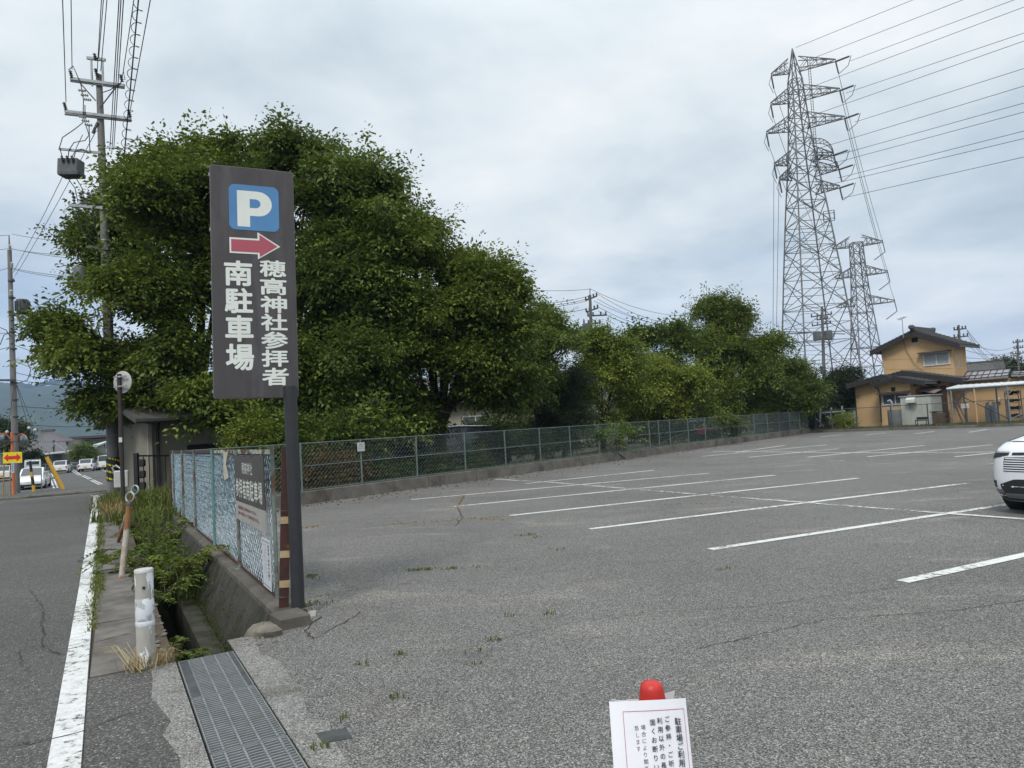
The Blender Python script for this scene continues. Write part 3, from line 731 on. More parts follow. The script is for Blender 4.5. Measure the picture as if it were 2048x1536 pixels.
# grass and dead leaves in the seams
tufts = []
r = random.Random(11)
for (px, py, n, sp) in [(830, 1142, 26, .05), (852, 1141, 20, .05), (900, 1139, 24, .05), (960, 1135, 6, .05), (1115, 1100, 10, .06), (1046, 1072, 14, .06), (1060, 1070, 14, .06), (1075, 1076, 8, .05), (1100, 1228, 10, .05),
                        (1030, 1232, 8, .05), (985, 1281, 10, .04), (950, 1305, 5, .04), (950, 1330, 5, .04), (800, 1312, 10, .03), (725, 1330, 6, .03), (795, 1398, 8, .03), (615, 1155, 40, .12), (625, 1210, 30, .08), (640, 1500, 12, .03), (1450, 1140, 8, .06), (690, 1440, 4, .03)]:
    g = G(px, py)
    tufts += [(g.x + r.gauss(0, sp), g.y + r.gauss(0, sp * .6), .004) for _ in range(n)]
tag(blades('crack_grass', tufts, .045, (.012, .7), M['grass'], 3, 2, width=.004), None, None, kind='stuff')
dry = []
for (a, c, n) in [((915, 1020), (925, 990), 60), ((912, 1035), (1010, 1042), 40), ((780, 1050), (1020, 1034), 90), ((600, 1058), (640, 1052), 40), ((1620, 880), (1760, 900), 30), ((1300, 1010), (1500, 1006), 30)]:
    for _ in range(n):
        k = r.random(); g = G(a[0] + (c[0] - a[0]) * k, a[1] + (c[1] - a[1]) * k); dry.append((g.x + r.gauss(0, .06), g.y + r.gauss(0, .05), .004))
tag(blades('dry_weeds', dry, .04, (.02, 1.1), M['grass_dry'], 4, 3, width=.004), None, None, kind='stuff')
n_ = 900; rr_ = np.random.RandomState(8)
kk_ = rr_.rand(n_) ** 1.7 * 30; oo_ = -rr_.exponential(.45, n_) - .03
pos = np.array([[K0.x + kd.x * a + kn.x * o, K0.y + kd.y * a + kn.y * o, .008] for a, o in zip(kk_, oo_)])
ax_ = rr_.normal(size=(n_, 3)); ax_[:, 2] *= .2
V_, F_ = leaves(pos, ax_, np.array([0, 0, 1.0]) + rr_.normal(size=(n_, 3)) * .3, .05 + .04 * rr_.rand(n_), .03 + .02 * rr_.rand(n_))
tag(np_mesh('fallen_leaves', V_, F_, M['leaf_brown'], None, np.repeat(rr_.rand(n_), 4)), None, None, kind='stuff')

# ------------------------------------------------------------------ drain, retaining wall, grating
b = MB()
b.box(W(3.2, .4, -.35), (.06, 5.6, .62), Rz(-RA))                       # channel cheeks under the grating
b.box(W(3.2, .862, -.35), (.05, 5.6, .62), Rz(-RA))
b.box(W(3.2, .63, -.68), (.46, 5.6, .06), Rz(-RA))
LM = (DIT1 - DIT0); mid_s = (DIT0 + DIT1) / 2
b.box(W(mid_s, .40, -.52), (.06, LM, .98), Rz(-RA))                     # pavement side
b.box(W(mid_s, .62, -1.0), (.40, LM, .08), Rz(-RA))                     # bed
b.box(W(mid_s, .91, -.72), (.20, LM, .52), Rz(-RA))                     # ledge beside the channel
b.box(W(20.13, .92, -.52), (1.1, .08, .98), Rz(-RA))                     # closed far end
struct(b.build('drain_channel', M['wet_concrete']))
wall = thing('retaining_wall', W(7, 1.4), 'mossy concrete retaining wall holding up the mesh fence above the open ditch', 'wall')
b = MB(); ws = [6.62] + [7 + i * 1.0 for i in range(14)]; r = random.Random(2)
for i in range(len(ws) - 1):
    a, c = ws[i], ws[i + 1]
    f = lambda s: 1.0 if s > 6.7 else 1.06
    prof = lambda s: [W(s, f(s) , -.62), W(s, 1.285, .012), W(s, 1.56, .012), W(s, 1.56, -.62)]
    A_, B_ = prof(a), prof(c); n = len(A_)
    b.add(A_ + B_, [(k, (k + 1) % n, n + (k + 1) % n, n + k) for k in range(n)] + ([tuple(range(n - 1, -1, -1))] if i == 0 else []) + ([tuple(range(n, 2 * n))] if i == len(ws) - 2 else []))
b.build('wall', M['wet_concrete'], wall)
b = MB(); A_ = [W(6.62, t_, z_) for t_, z_ in ((1.285, .0125), (1.29, .055), (1.315, .078), (1.54, .080), (1.56, .06), (1.56, .0125))]; b.prism(A_, W(20, 0) - W(6.62, 0)); b.build('cap', M['wall_cap'], wall)
b = MB(); b.box(W(6.47, 1.37, -.02), (.26, .30, .26), Rz(-RA + .1), .02); b.build('end_block', M['kerb'], wall)
rk = thing('broken_concrete_lump', W(6.28, 1.12), 'rounded broken lump of concrete lying at the corner of the ditch', 'rubble')
b = MB(); r = random.Random(6); vs = []; n = 9
for i in range(6):
    for j in range(n):
        th = math.pi * i / 5; ph = 2 * math.pi * j / n; q = 1 + r.uniform(-.16, .16)
        vs.append(W(6.3, 1.12, .02) + Rz(-.3) @ Vector((math.sin(th) * math.cos(ph) * .17 * q, math.sin(th) * math.sin(ph) * .10 * q, math.cos(th) * .085 * q)))
b.add(vs, [(i * n + j, i * n + (j + 1) % n, (i + 1) * n + (j + 1) % n, (i + 1) * n + j) for i in range(5) for j in range(n)]); b.build('lump', M['rock'], rk, True)
b = MB(); r = random.Random(9)
for i in range(34):
    s_, t_ = 5.98 + r.random() * .3, .86 + r.random() * .5; q = r.uniform(.006, .024)
    b.lathe([(q * .4, 0), (q, q * .35), (q * .7, q * .8), (q * .2, q)], W(s_, t_, .0), 6)
tag(b.build('concrete_crumbs', M['rock']), None, None, kind='stuff')
gr = []
for gi, (s0, s1) in enumerate([(5.08, 5.985), (4.13, 5.06), (3.18, 4.11), (2.23, 3.16)]):
    lb = ['farthest steel grating panel, with plain edge strips, beside the open ditch', 'second steel grating panel from the ditch, between two other panels', 'steel grating panel cut by the bottom of the photo', 'steel grating panel over the drain, next one behind the bottom edge'][gi]
    if gi == 2: lb = 'third steel drain grating panel from the open ditch, cut by the photo bottom edge'
    o = thing('drain_grating', W((s0 + s1) / 2, .63), lb, 'grating', 'steel drain gratings')
    if gi == 3:
        bpy.data.objects.remove(o); continue
    b = MB(); t0, t1 = .445, .825; tl = t0 + .065 if gi == 0 else t0 + .0
    n = int((s1 - s0) / .034)
    for i in range(n):
        s_ = s0 + .012 + (s1 - s0 - .024) * i / (n - 1)
        b.bar(W(s_, tl, -.014), W(s_, t1 - (.035 if gi == 0 else .0), -.014), .013, .026, (0, 0, 1))
    b.build('cross_bars', M['steel_grate'], o)
    b = MB()
    nb = 4
    for i in range(nb):
        t_ = .51 + i * .0915
        b.bar(W(s0 + .003, t_, -.012), W(s1 - .003, t_, -.012), .009, .030, (0, 0, 1))
        for k in range(n): b.box(W(s0 + .012 + (s1 - s0 - .024) * k / (n - 1), t_, .004), (.011, .010, .006), Rz(-RA))
    b.build('bearing_bars', M['galv'], o)
    b = MB()
    for s_ in (s0, s1): b.bar(W(s_, t0, -.014), W(s_, t1, -.014), .008, .036, (0, 0, 1))
    for t_ in (t0, t1): b.bar(W(s0, t_, -.014), W(s1, t_, -.014), .007, .036, (0, 0, 1))
    b.build('frame', M['steel_grate'], o)
    if gi == 0:
        b = MB(); b.box(W((s0 + s1) / 2, t0 + .035, .001), (.062, s1 - s0 - .02, .006), Rz(-RA)); b.box(W((s0 + s1) / 2, t1 - .02, .001), (.03, s1 - s0 - .02, .006), Rz(-RA)); b.build_each('edge_strip', M['dark_steel'], o)
pl = thing('access_plate', G(670, 1475), 'small dark steel cover plate set in the asphalt beside the concrete edging', 'cover plate')
b = MB(); q = [G(633, 1470), G(646, 1491), G(706, 1480), G(693, 1460)]
b.prism([Vector((v.x, v.y, .006)) for v in q], (0, 0, .006)); b.build('plate', M['dark_steel'], pl)
q2 = [v + (v - sum(q, Vector()) / 4) * .12 for v in q]
b = MB(); b.prism([Vector((v.x, v.y, .0045)) for v in q2], (0, 0, .003)); b.build('surround', M['agg_concrete'], pl)

# ------------------------------------------------------------------ near mesh fence on the wall
FT = 1.43; FTOP = 1.50; FB = .10
post_s = [9.28, 11.55, 14.07, 16.32, 18.58]
mf = thing('mesh_fence', W(13, FT, .08), 'pale blue chain-link fence with rusty posts and rails on the ditch wall', 'fence')
b = MB()
S0, S1 = 7.30, 19.7; pit = .055; Hh = FTOP - .03 - FB - .02
def woven(b, a0, a1, z0, z1, pit, r, pos, wob=.004, rowh=None):
    """chain-link: each wire runs up in a zigzag, bowed a little out of the plane where it links"""
    n = int((a1 - a0) / pit); rows = int((z1 - z0) / (rowh or pit))
    for i in range(n):
        a = a0 + (i + .5) * pit; pts = []
        for k in range(rows + 1):
            sg = 1 if (k + i) % 2 else -1
            pts.append(pos(a + sg * pit * .5, z0 + (z1 - z0) * k / rows, sg * wob))
        b.tube(pts, r, 3, False)
wv = MB()
def npos(a, z, o):
    bay = math.sin(a * 1.3 + z * 1.7) * .008
    return W(a, FT + o + bay, z)
woven(wv, S0, S1, FB + .02, FTOP - .03, pit, .0021, npos, .006, .042)
wv.build('wire_mesh', M['mesh_blue'], mf)
for i, s_ in enumerate(post_s):
    b = MB(); b.tube([W(s_, FT - .035, .06), W(s_, FT - .035, FTOP + .03)], .021, 10)
    b.box(W(s_, FT - .035, .082), (.10, .10, .012), Rz(-RA))
    b.build('post', M['fence_post_green'] if i == 1 else M['post_green'], mf, True)
b = MB(); b.bar(W(S0, FT, FTOP), W(post_s[1], FT, FTOP), .035, .045, (0, 0, 1)); b.build('top_rail', M['rail_pale'], mf)
b = MB(); b.bar(W(post_s[1] + .003, FT, FTOP), W(S1, FT, FTOP), .035, .045, (0, 0, 1)); b.bar(W(S0, FT, FB), W(S1, FT, FB), .03, .035, (0, 0, 1)); b.build('rusty_rail', M['brown_post'], mf)
b = MB(); b.bar(W(S0 - .02, FT, .08), W(S0 - .02, FT, FTOP + .06), .03, .03); b.build('end_post', M['post_green'], mf)
b = MB(); b.bar(W(S1 + .02, FT, .08), W(S1 + .02, FT, FTOP + .02), .04, .04); b.build('far_post', M['brown_post'], mf)

sp = thing('steel_end_post', W(6.9, 1.40), 'maroon rusty steel channel post with three cream bands beside the dark sign pole', 'post')
pb = W(6.88, 1.40, 0); pt = P(573, 893, pb.y)
b = MB(); up = (pt - pb).normalized(); ex = Vector((math.cos(.35), math.sin(.35), 0)); ey = Vector((0, 0, 1)).cross(ex)
def chan(b, p0, p1, w, d, th):
    for off, ww, dd in ((ey * (-d / 2), w, th), (ex * (-w / 2 + th / 2) , th, d), (ex * (w / 2 - th / 2), th, d)):
        b.bar(p0 + off, p1 + off, ww, dd, ey)
chan(b, pb + Vector((0, 0, .02)), pt, .085, .08, .008); b.build('channel', M['brown_post'], sp)
for zc in (.87, .56, .29):
    b = MB(); k = zc / pt.z; c = pb.lerp(pt, k); b.bar(c - up * .032, c + up * .032, .088, .004, ey)
    # sits on the front web
    o = b.build('cream_band', M['cream'], sp); o.location = o.location + (ey * (-.0405 - .006))
b = MB(); b.torus(pb.lerp(pt, .115), up, .075, .003, 20, 5); b.torus(pb.lerp(pt, .62), up, .075, .003, 20, 5); b.build_each('tie_wire', M['dark_steel'], sp)

# board on the fence
bx = W(7.36, FT - .05, 0); ebx = -Vector((SX, SY, 0)); ez = Vector((0, 0, 1)); nb = Vector((-TX, -TY, 0))
S_L, S_R = 9.26, 7.42
fb = thing('fence_board', W(8.3, FT - .05, .7), 'grey two-part board with Japanese writing on near end of mesh fence', 'sign board')
Lb = S_L - S_R
def bpt(u, v, o=0.0): return W(S_L, FT - .05, 1.465) + ebx * (u * Lb) - ez * v + nb * o
b = MB(); b.prism([bpt(0, 0), bpt(1, 0), bpt(1, .545), bpt(0, .545)], nb * .012); b.build('dark_panel', M['board_dark'], fb)
b = MB(); b.prism([bpt(0, .548), bpt(1, .548), bpt(1, .765), bpt(0, .765)], nb * .012); b.build('pale_panel', M['board_pale'], fb)
b = MB()
for i, ch in enumerate('穂高神社'): put_glyph(b, ch, bpt(.30 + i * .093, .215, .0135), ebx, ez, .085 * Lb, .135, .012)
b.build('heading', M['text_pale'], fb)
b = MB()
for i, ch in enumerate('参拝者南駐車場'): put_glyph(b, ch, bpt(.045 + i * .130, .495, .0135), ebx, ez, .120 * Lb, .225, .02)
b.build('lettering', M['text_pale'], fb)
for j, line in enumerate(('駐車場以外に車を停めないで下さい。', '場内での事故については責任を負いません。')):
    b = MB()
    for i, ch in enumerate(line): put_glyph(b, ch, bpt(.11 + i * (.66 / len(line)) * (1 + .12 * j), .635 + j * .066, .0135), ebx, ez, .62 / len(line) * Lb, .045, .006, False)
    b.build('small_lettering', M['text_red'], fb)
b = MB()
for u in (.2, .42, .65): b.tube([bpt(u, .02, .016), bpt(u, -.02, .02), bpt(u, -.06, -.02)], .004, 5)
b.build_each('wire_tie', M['dark_steel'], fb)
nt_ = thing('fence_notice', W(7.5, FT - .03, .12), 'tall narrow laminated paper notice on the mesh below the fence board', 'notice')
def npt(u, v, o=0.0): return W(7.83, FT - .025, .62) + ebx * (u * .42) - ez * (v * .50) + nb * o
b = MB(); b.prism([npt(0, 0), npt(1, 0), npt(1, 1), npt(0, 1)], nb * .003); b.build('paper', M['paper_thin'], nt_)
b = MB()
for v in (.055, .94): b.prism([npt(.02, v, .0035), npt(.9, v, .0035), npt(.9, v + .012, .0035), npt(.02, v + .012, .0035)], nb * .001)
for i, ch in enumerate('駐車場ご利用のお願い'): put_glyph(b, ch, npt(.68, .17 + i * .072, .0035), ebx, ez, .08, .034, .01, False)
b.build('lettering', M['text_black'], nt_)
for c_ in range(2):
    b = MB()
    for i, ch in enumerate(('ご参拝以外の駐車は', '固くお断りします')[c_]): put_glyph(b, ch, npt(.40 - c_ * .2, .17 + i * .078, .0035), ebx, ez, .05, .03, .0, False)
    b.build('small_lettering', M['text_grey'], nt_)
st_p = thing('strip_of_tape', W(10.0, FT - .03, 1.0), 'torn cream strip of tape hanging in the mesh fence', 'tape')
q = [P(446, 905, 9.4), P(456, 905, 9.4), P(456, 960, 9.4), P(447, 962, 9.4)]
n_f = Vector((-TX, -TY, 0)); q = [on_plane(px, py, W(10, FT - .03, 0), n_f) for px, py in ((447, 904), (456, 904), (452, 930), (457, 955), (449, 961), (447, 940))]
b = MB(); b.prism(q, nb * .003); b.build('strip', M['cream_pale'], st_p)

# ------------------------------------------------------------------ the big parking sign
pole_b = G(597, 1233); sgn = thing('parking_sign', pole_b, 'tall dark brown parking sign with blue P and red arrow on one pole', 'parking sign')
TL, TR, BL, BR = P(413, 327, 6.318), P(580, 344, 6.61), P(433, 797, 6.318), P(604, 793, 6.61)
ux = ((TR - TL) + (BR - BL)).normalized(); uy = ((TL - BL) + (TR - BR)); uy = (uy - ux * uy.dot(ux)).normalized(); un = ux.cross(uy)   # un towards the viewer
SWd = ((TR - TL).length + (BR - BL).length) / 2; SHt = ((TL - BL).length + (TR - BR).length) / 2
ctr = (TL + TR + BL + BR) / 4
def sp_(u, v, o=0.0): return ctr + ux * ((u - .5) * SWd) + uy * ((.5 - v) * SHt) + un * o
def rrect(u0, v0, u1, v1, rad, o, k=6):
    pts = []; ru = rad / SWd; rv = rad / SHt
    for cu, cv_, a0 in ((u1 - ru, v0 + rv, 0), (u0 + ru, v0 + rv, 90), (u0 + ru, v1 - rv, 180), (u1 - ru, v1 - rv, 270)):
        for i in range(k + 1):
            a = math.radians(a0 + 90 * i / k); pts.append(sp_(cu + ru * math.cos(a), cv_ - rv * math.sin(a), o))
    return pts
TH = .115
b = MB(); b.prism(rrect(0, 0, 1, 1, .022, -TH, 3), un * (TH - .004)); b.build('casing', M['sign_side'], sgn)
b = MB(); b.prism(rrect(.006, .0025, .994, .9975, .022, -.0035, 3), un * .0035); b.build('face', M['sign_face'], sgn)
b = MB()
for v in (.04, .28, .51, .74, .97):
    b.box(sp_(-.006, v, -.05), (.012, .05, .03), Matrix((ux, un, uy)).transposed())
b.build_each('side_clip', M['galv'], sgn)
b = MB(); b.prism(rrect(.216, .078, .812, .277, .055, .001), un * .002); b.build('blue_panel', M['sign_blue'], sgn)
b = MB()      # heavy P
def uv_(x, y): return sp_(.312 + .415 * x, .262 - .158 * y, .0035)
outer = [(0, 0), (0, 1), (.60, 1)] + [(.60 + .40 * math.cos(math.radians(a)), .655 + .345 * math.sin(math.radians(a))) for a in range(75, -91, -15)] + [(.36, .31), (.36, 0)]
inner = [(.36, .53), (.52, .53)] + [(.52 + .15 * math.cos(math.radians(a)), .655 + .125 * math.sin(math.radians(a))) for a in range(-75, 76, 15)] + [(.52, .78), (.36, .78)]
b.poly([uv_(*p) for p in [(0, 0), (0, 1), (.36, 1), (.36, 0)]])
oc = [(.36, 1), (.60, 1)] + [(.60 + .40 * math.cos(math.radians(a)), .655 + .345 * math.sin(math.radians(a))) for a in range(75, -76, -15)] + [(.60, .31), (.36, .31)]
ic = [(.36, .78), (.52, .78)] + [(.52 + .15 * math.cos(math.radians(a)), .655 + .125 * math.sin(math.radians(a))) for a in range(75, -76, -15)] + [(.52, .53), (.36, .53)]
for i in range(len(oc) - 1): b.poly([uv_(*oc[i]), uv_(*oc[i + 1]), uv_(*ic[i + 1]), uv_(*ic[i])])
b.build('letter_p', M['sign_white'], sgn)
ar = [(.222, .317), (.222, .376), (.555, .376), (.555, .395), (.80, .342), (.555, .290), (.555, .317)]
ar_c = (.51, .3435)
b = MB(); b.prism([sp_(u, v, .001) for u, v in [(.214, .3125), (.214, .3805), (.545, .3805), (.545, .4025), (.818, .342), (.545, .2835), (.545, .3125)]], un * .002); b.build('arrow_border', M['sign_white'], sgn)
b = MB(); b.prism([sp_(u, v, .0035) for u, v in [(.234, .320), (.234, .373), (.568, .373), (.568, .392), (.786, .342), (.568, .294), (.568, .320)]], un * .001); b.build('arrow', M['sign_red'], sgn)
b = MB()
for ch, v0, v1 in (('南', .412, .522), ('駐', .530, .640), ('車', .648, .762), ('場', .770, .884)):
    put_glyph(b, ch, sp_(.145, v1, .002), ux, uy, .330 * SWd, (v1 - v0) * SHt, .030)
b.build('lettering', M['sign_white'], sgn)
b = MB()
for ch, v0, v1 in (('穂', .403, .477), ('高', .482, .556), ('神', .560, .635), ('社', .638, .713), ('参', .716, .792), ('拝', .795, .869), ('者', .873, .950)):
    put_glyph(b, ch, sp_(.562, v1, .002), ux, uy, .322 * SWd, (v1 - v0) * SHt, .026)
b.build('lettering', M['sign_white'], sgn)
pt_ = P(576, 700, 6.56); pd_ = (P(581, 797, 6.56) - pole_b).normalized()
b = MB(); b.tube([pole_b + Vector((0, 0, -.05)), pole_b + pd_ * 2.10], .059, 20)
b.build('pole', M['sign_pole'], sgn, True)
b = MB(); b.box(pole_b + Vector((.03, -.01, .008)), (.26, .22, .03), Rz(.25), .006); b.build('footing', M['concrete_pale'], sgn)

# ================================================================== LOT FENCES
KH = .32
kerb = thing('kerb_wall', K0.lerp(K1, .5), 'low stained concrete kerb wall along the left edge of the car park', 'kerb wall')
b = MB(); L1 = (K1 - K0).length; r = random.Random(3); a = 0
while a < L1:
    l = min(r.uniform(6.5, 9.5), L1 - a); c = K0 + kd * (a + l / 2) + kn * .09
    b.box((c.x, c.y, KH / 2 - .1), (.18, l - .012, KH + .2), Matrix((kn, kd, Vector((0, 0, 1)))).transposed(), .012); a += l
b.build('kerb_wall_block', M['kerb'], kerb)
def chain_fence(nm, label, A, d, nrm, L, z0, h, posts, pit, r_w, wire, postm, rails, bow=0.0, pr=.024, extra=0):
    t = thing(nm, A + d * L / 2, label, 'fence')
    o_ = lambda a, z, o=0.0: A + d * a + nrm * o + Vector((0, 0, z))
    b = MB()
    def pos(a, z, o): return o_(a, z, o + bow * math.sin(a * 1.3) * math.sin(z * 2))
    woven(b, .05, L, z0 + .03, z0 + h - .02, pit, r_w, pos)
    b.build('wire_mesh', wire, t)
    rr = random.Random(int(L * 10))
    for a in posts:
        b = MB(); ln = rr.uniform(-.012, .012)
        b.tube([o_(a, z0 - .12, -.03), o_(a + ln, z0 + h + .015, -.03)], pr, 8)
        b.build('post', postm, t, True)
    for z in rails:
        b = MB(); b.tube([o_(0, z, 0), o_(L * .25, z + rr.uniform(-.01, .01)), o_(L * .5, z), o_(L * .75, z + rr.uniform(-.01, .01)), o_(L, z)], pr * .6, 6)
        b.build('rail', postm, t, True)
    return t
fA = K0 + kn * .09
pxs = [600, 720, 831, 928, 1009, 1079, 1140, 1198, 1253, 1300, 1319, 1341, 1378, 1412, 1445, 1478, 1511, 1538, 1562, 1583, 1603, 1617]
fposts = []
for px in pxs:
    q = on_plane(px, 900, fA, kn); fposts.append((q - fA).dot(kd))
gf = chain_fence('chain_link_fence', 'long turquoise chain-link fence standing on the kerb wall in front of the trees', fA, kd, kn, L1 - .05, KH, 1.20, fposts, .060, .0032, M['wire_green'], M['fence_green'], (KH + .03, KH + .62, KH + 1.19), .02)
rb = thing('kerb_edge', K1 + rd * 10, 'low dark kerb under the fence in front of the ochre house', 'kerb')
b = MB(); L2 = (R3 - K1).length; c = K1 + rd * (L2 / 2) + rn * .09
b.box((c.x, c.y, .02), (.18, L2, .28), Matrix((rn, rd, Vector((0, 0, 1)))).transposed(), .015); b.build('kerb_block', M['kerb'], rb)
gA = K1 + rn * .12
rposts = [(on_plane(px, 840, gA, rn) - gA).dot(rd) for px in (1632, 1664, 1714, 1784, 1857, 1935, 2018, 2110, 2220)]
rf = chain_fence('chain_link_fence', 'dark grey chain-link fence on the kerb in front of the ochre house', gA, rd, rn, 26, .16, 1.38, rposts, .065, .0030, M['wire_dark'], M['dark_steel'], (.20, 1.53), .01, .036)
# netting behind the far stretch of the green fence
net = thing('shade_net', fA + kd * 38, 'dark shade netting tied behind the far end of the turquoise fence', 'netting')
def fpx(px, o=.12): q = on_plane(px, 880, fA, kn); return (q - fA).dot(kd)
b = MB(); a0, a1 = fpx(1512), fpx(1612); n = 24; pts = []
for i in range(n + 1):
    a = a0 + (a1 - a0) * i / n; o = .10 + .03 * math.sin(i * 1.9)
    q = fA + kd * a + kn * o; pts += [Vector((q.x, q.y, KH + .05)), Vector((q.x, q.y, KH + .7)), Vector((q.x, q.y, KH + 1.22 + .05 * math.sin(i * .9)))]
b.add(pts, [(i * 3 + k, i * 3 + 3 + k, i * 3 + 4 + k, i * 3 + 1 + k) for i in range(n) for k in range(2)]); 
mnet, ntn, bn = new_mat('shade_netting'); bn.inputs['Base Color'].default_value = (.022, .024, .025, 1); bn.inputs['Alpha'].default_value = .78; bn.inputs['Roughness'].default_value = .9
b.build('net', mnet, net)
fn = thing('fence_notice', fA + kd * fpx(722) - kn * .07 + Vector((0, 0, 1.2)), 'small white notice plate with three lines of writing wired to a turquoise fence post', 'notice')
q0 = on_plane(722, 894, fA - kn * .07, kn)
b = MB(); b.box(q0, (.245, .012, .235), Matrix((kd, kn, Vector((0, 0, 1)))).transposed(), .005); b.build('plate', M['white_box'], fn)
b = MB()
for j, (line, w, h) in enumerate((('お願い', .045, .035), ('敷地内への立入禁止', .020, .024), ('ゴミを捨てないで下さい', .017, .022))):
    for i, ch in enumerate(line):
        tw = len(line) * w; put_glyph(b, ch, q0 - kn * .0075 + kd * (-tw / 2 + i * w) + Vector((0, 0, .055 - j * .052)), kd, (0, 0, 1), w * .9, h, .01, False)
b.build('lettering', M['text_black'], fn)
# second small notice on the right-hand fence
q1 = on_plane(1930, 812, gA - rn * .05, rn)
fn2 = thing('fence_notice', q1, 'small white notice plate on the dark fence in front of the carport', 'notice')
b = MB(); b.box(q1, (.42, .012, .26), Matrix((rd, rn, Vector((0, 0, 1)))).transposed(), .005); b.build('plate', M['white_box'], fn2)
b = MB()
for j, line in enumerate(('駐車場内', '通り抜け禁止')):
    for i, ch in enumerate(line): put_glyph(b, ch, q1 - rn * .008 + rd * (-.19 + i * .063) + Vector((0, 0, .02 - j * .10)), rd, (0, 0, 1), .058, .075, .02, False)
b.build('lettering', M['text_grey'], fn2)

# ground behind the fences
def strip(name, A, d, nrm, a0, a1, o0, o1, z, m):
    b = MB(); b.poly([Vector((*(A + d * a + nrm * o).xy, z)) for a, o in ((a0, o0), (a1, o0), (a1, o1), (a0, o1))]); return struct(b.build(name, m))
M['yard'] = mat('yard_soil', (.055, .048, .035), (.035, .036, .02), .8, .95, bump=.4)
_pk = [K0 + kn * .17 + kd * .6, K1 + kn * .17, K1 + kn * 26, W(62, 16), W(34, 5), W(27, 1.75), W(20, 1.6)]
b = MB(); b.poly([Vector((*v.xy, .02)) for v in _pk]); struct(b.build('planting_bed', M['yard']))
strip('house_yard', K1, rd, rn, -2, 34, .18, 30, .10, M['yard'])

# ================================================================== TREES
def lob(px, py, rp, d, ry=None, rz=None):
    c = P(px, py, d); R = rp * d / F; return (tuple(c), (R, (ry or R), (rz or R * .85)))
def tree(nm, label, base, lobes, n, m, seed, r0=.2, leaf=.15, per=26, spray=.8, gap=-.35, fork=None, group='trees behind the turquoise fence', cat='tree', **kw):
    t = thing(nm, base, label, cat, group)
    trunk(t, base, lobes, r0, seed, fork)
    kw.setdefault('split', 7); crown(t, lobes, n, m, seed, leaf, per, spray, gap, **kw)
    return t
def at(px, d, z=0.0): v = P(px, 880, d); return Vector((v.x, v.y, z))
d1 = 24.5
tree('broadleaf_tree', 'largest leafy tree, left end of the row, its branches reaching over the utility pole', at(430, 25.5),
     [lob(330, 380, 90, d1 + 1.2), lob(440, 352, 90, d1 + 1.5), lob(380, 440, 120, d1), lob(268, 500, 85, d1 + 3), lob(226, 572, 58, d1 + 3.4), lob(330, 600, 120, d1 - .5), lob(150, 680, 70, d1 - 1), lob(225, 720, 80, d1 - 1), lob(205, 800, 42, d1 - 1.2),
      lob(330, 740, 85, d1 - .8), lob(440, 560, 120, d1 + .5), lob(430, 790, 80, d1 - .5), lob(268, 395, 66, d1 + 3), lob(200, 470, 44, d1 + 3.6), lob(196, 405, 32, d1 + 3.6), lob(118, 655, 38, d1 - 1), lob(300, 790, 46, d1 - 1), lob(310, 775, 40, 21.9), lob(385, 785, 46, 21.6), lob(455, 815, 44, 21.6), lob(430, 842, 26, 21.4)],
     6000, M['leaf_a'], 21, .30, leaf=.16, per=36, spray=.95, gap=-.22, fork=3.2)
d2 = 25.5
tree('broadleaf_tree', 'tall leafy tree whose crown rises just behind the brown parking sign', at(640, 26.5),
     [lob(560, 338, 80, d2 + 1), lob(628, 322, 60, d2 + 1), lob(660, 380, 100, d2), lob(540, 430, 110, d2 + .5), lob(732, 388, 60, d2 + .5), lob(620, 540, 140, d2 - .5), lob(745, 470, 90, d2 - .3), lob(740, 600, 120, d2 - 1), lob(600, 680, 130, d2 - 1), lob(690, 770, 110, d2 - 1.2), lob(560, 800, 80, d2 - 1), lob(640, 840, 60, d2 - 1.4), lob(715, 850, 40, 22), lob(790, 862, 30, 23.2)],
     5200, M['leaf_b'], 22, .28, leaf=.16, per=36, spray=.95, gap=-.22, fork=3.0)
d3 = 26.5
tree('broadleaf_tree', 'spreading tree with layered branches reaching right and a dark forked trunk', at(868, 27.2),
     [lob(830, 445, 70, d3 + .5), lob(850, 540, 100, d3), lob(918, 545, 70, d3), lob(968, 570, 54, d3), lob(1012, 580, 30, d3), lob(900, 640, 115, d3 - .5), lob(985, 655, 62, d3 - .5), lob(830, 720, 100, d3 - .8), lob(940, 760, 95, d3 - .8), lob(850, 820, 66, d3 - 1), lob(1000, 770, 62, d3), lob(1025, 635, 30, d3), lob(760, 820, 60, d3 - 1)],
     4500, M['leaf_a'], 23, .26, leaf=.16, per=36, spray=.95, gap=-.20, fork=1.9, flat=.4)
tree('slender_tree', 'slim leafy tree between the spreading tree and the dark conifer', at(1072, 32),
     [lob(1062, 650, 42, 32), lob(1095, 625, 26, 32), lob(1118, 655, 30, 32.5), lob(1135, 690, 34, 33), lob(1070, 720, 55, 31.5), lob(1030, 700, 40, 32), lob(1110, 690, 36, 31.5), lob(1050, 800, 50, 31), lob(1090, 770, 46, 31.5)], 1500, M['leaf_b'], 24, .12, leaf=.135, per=34, spray=.8, gap=-.2)
tree('conifer', 'dark soft-needled conifer standing low against the fence', at(1128, 33),
     [lob(1128, 800, 48, 33), lob(1112, 845, 48, 32.6), lob(1150, 760, 34, 33.2), lob(1165, 840, 40, 32.8)], 1500, M['leaf_pine'], 25, .12, leaf=.13, per=34, spray=.7, gap=-.6, aspect=.16, droop=.5)
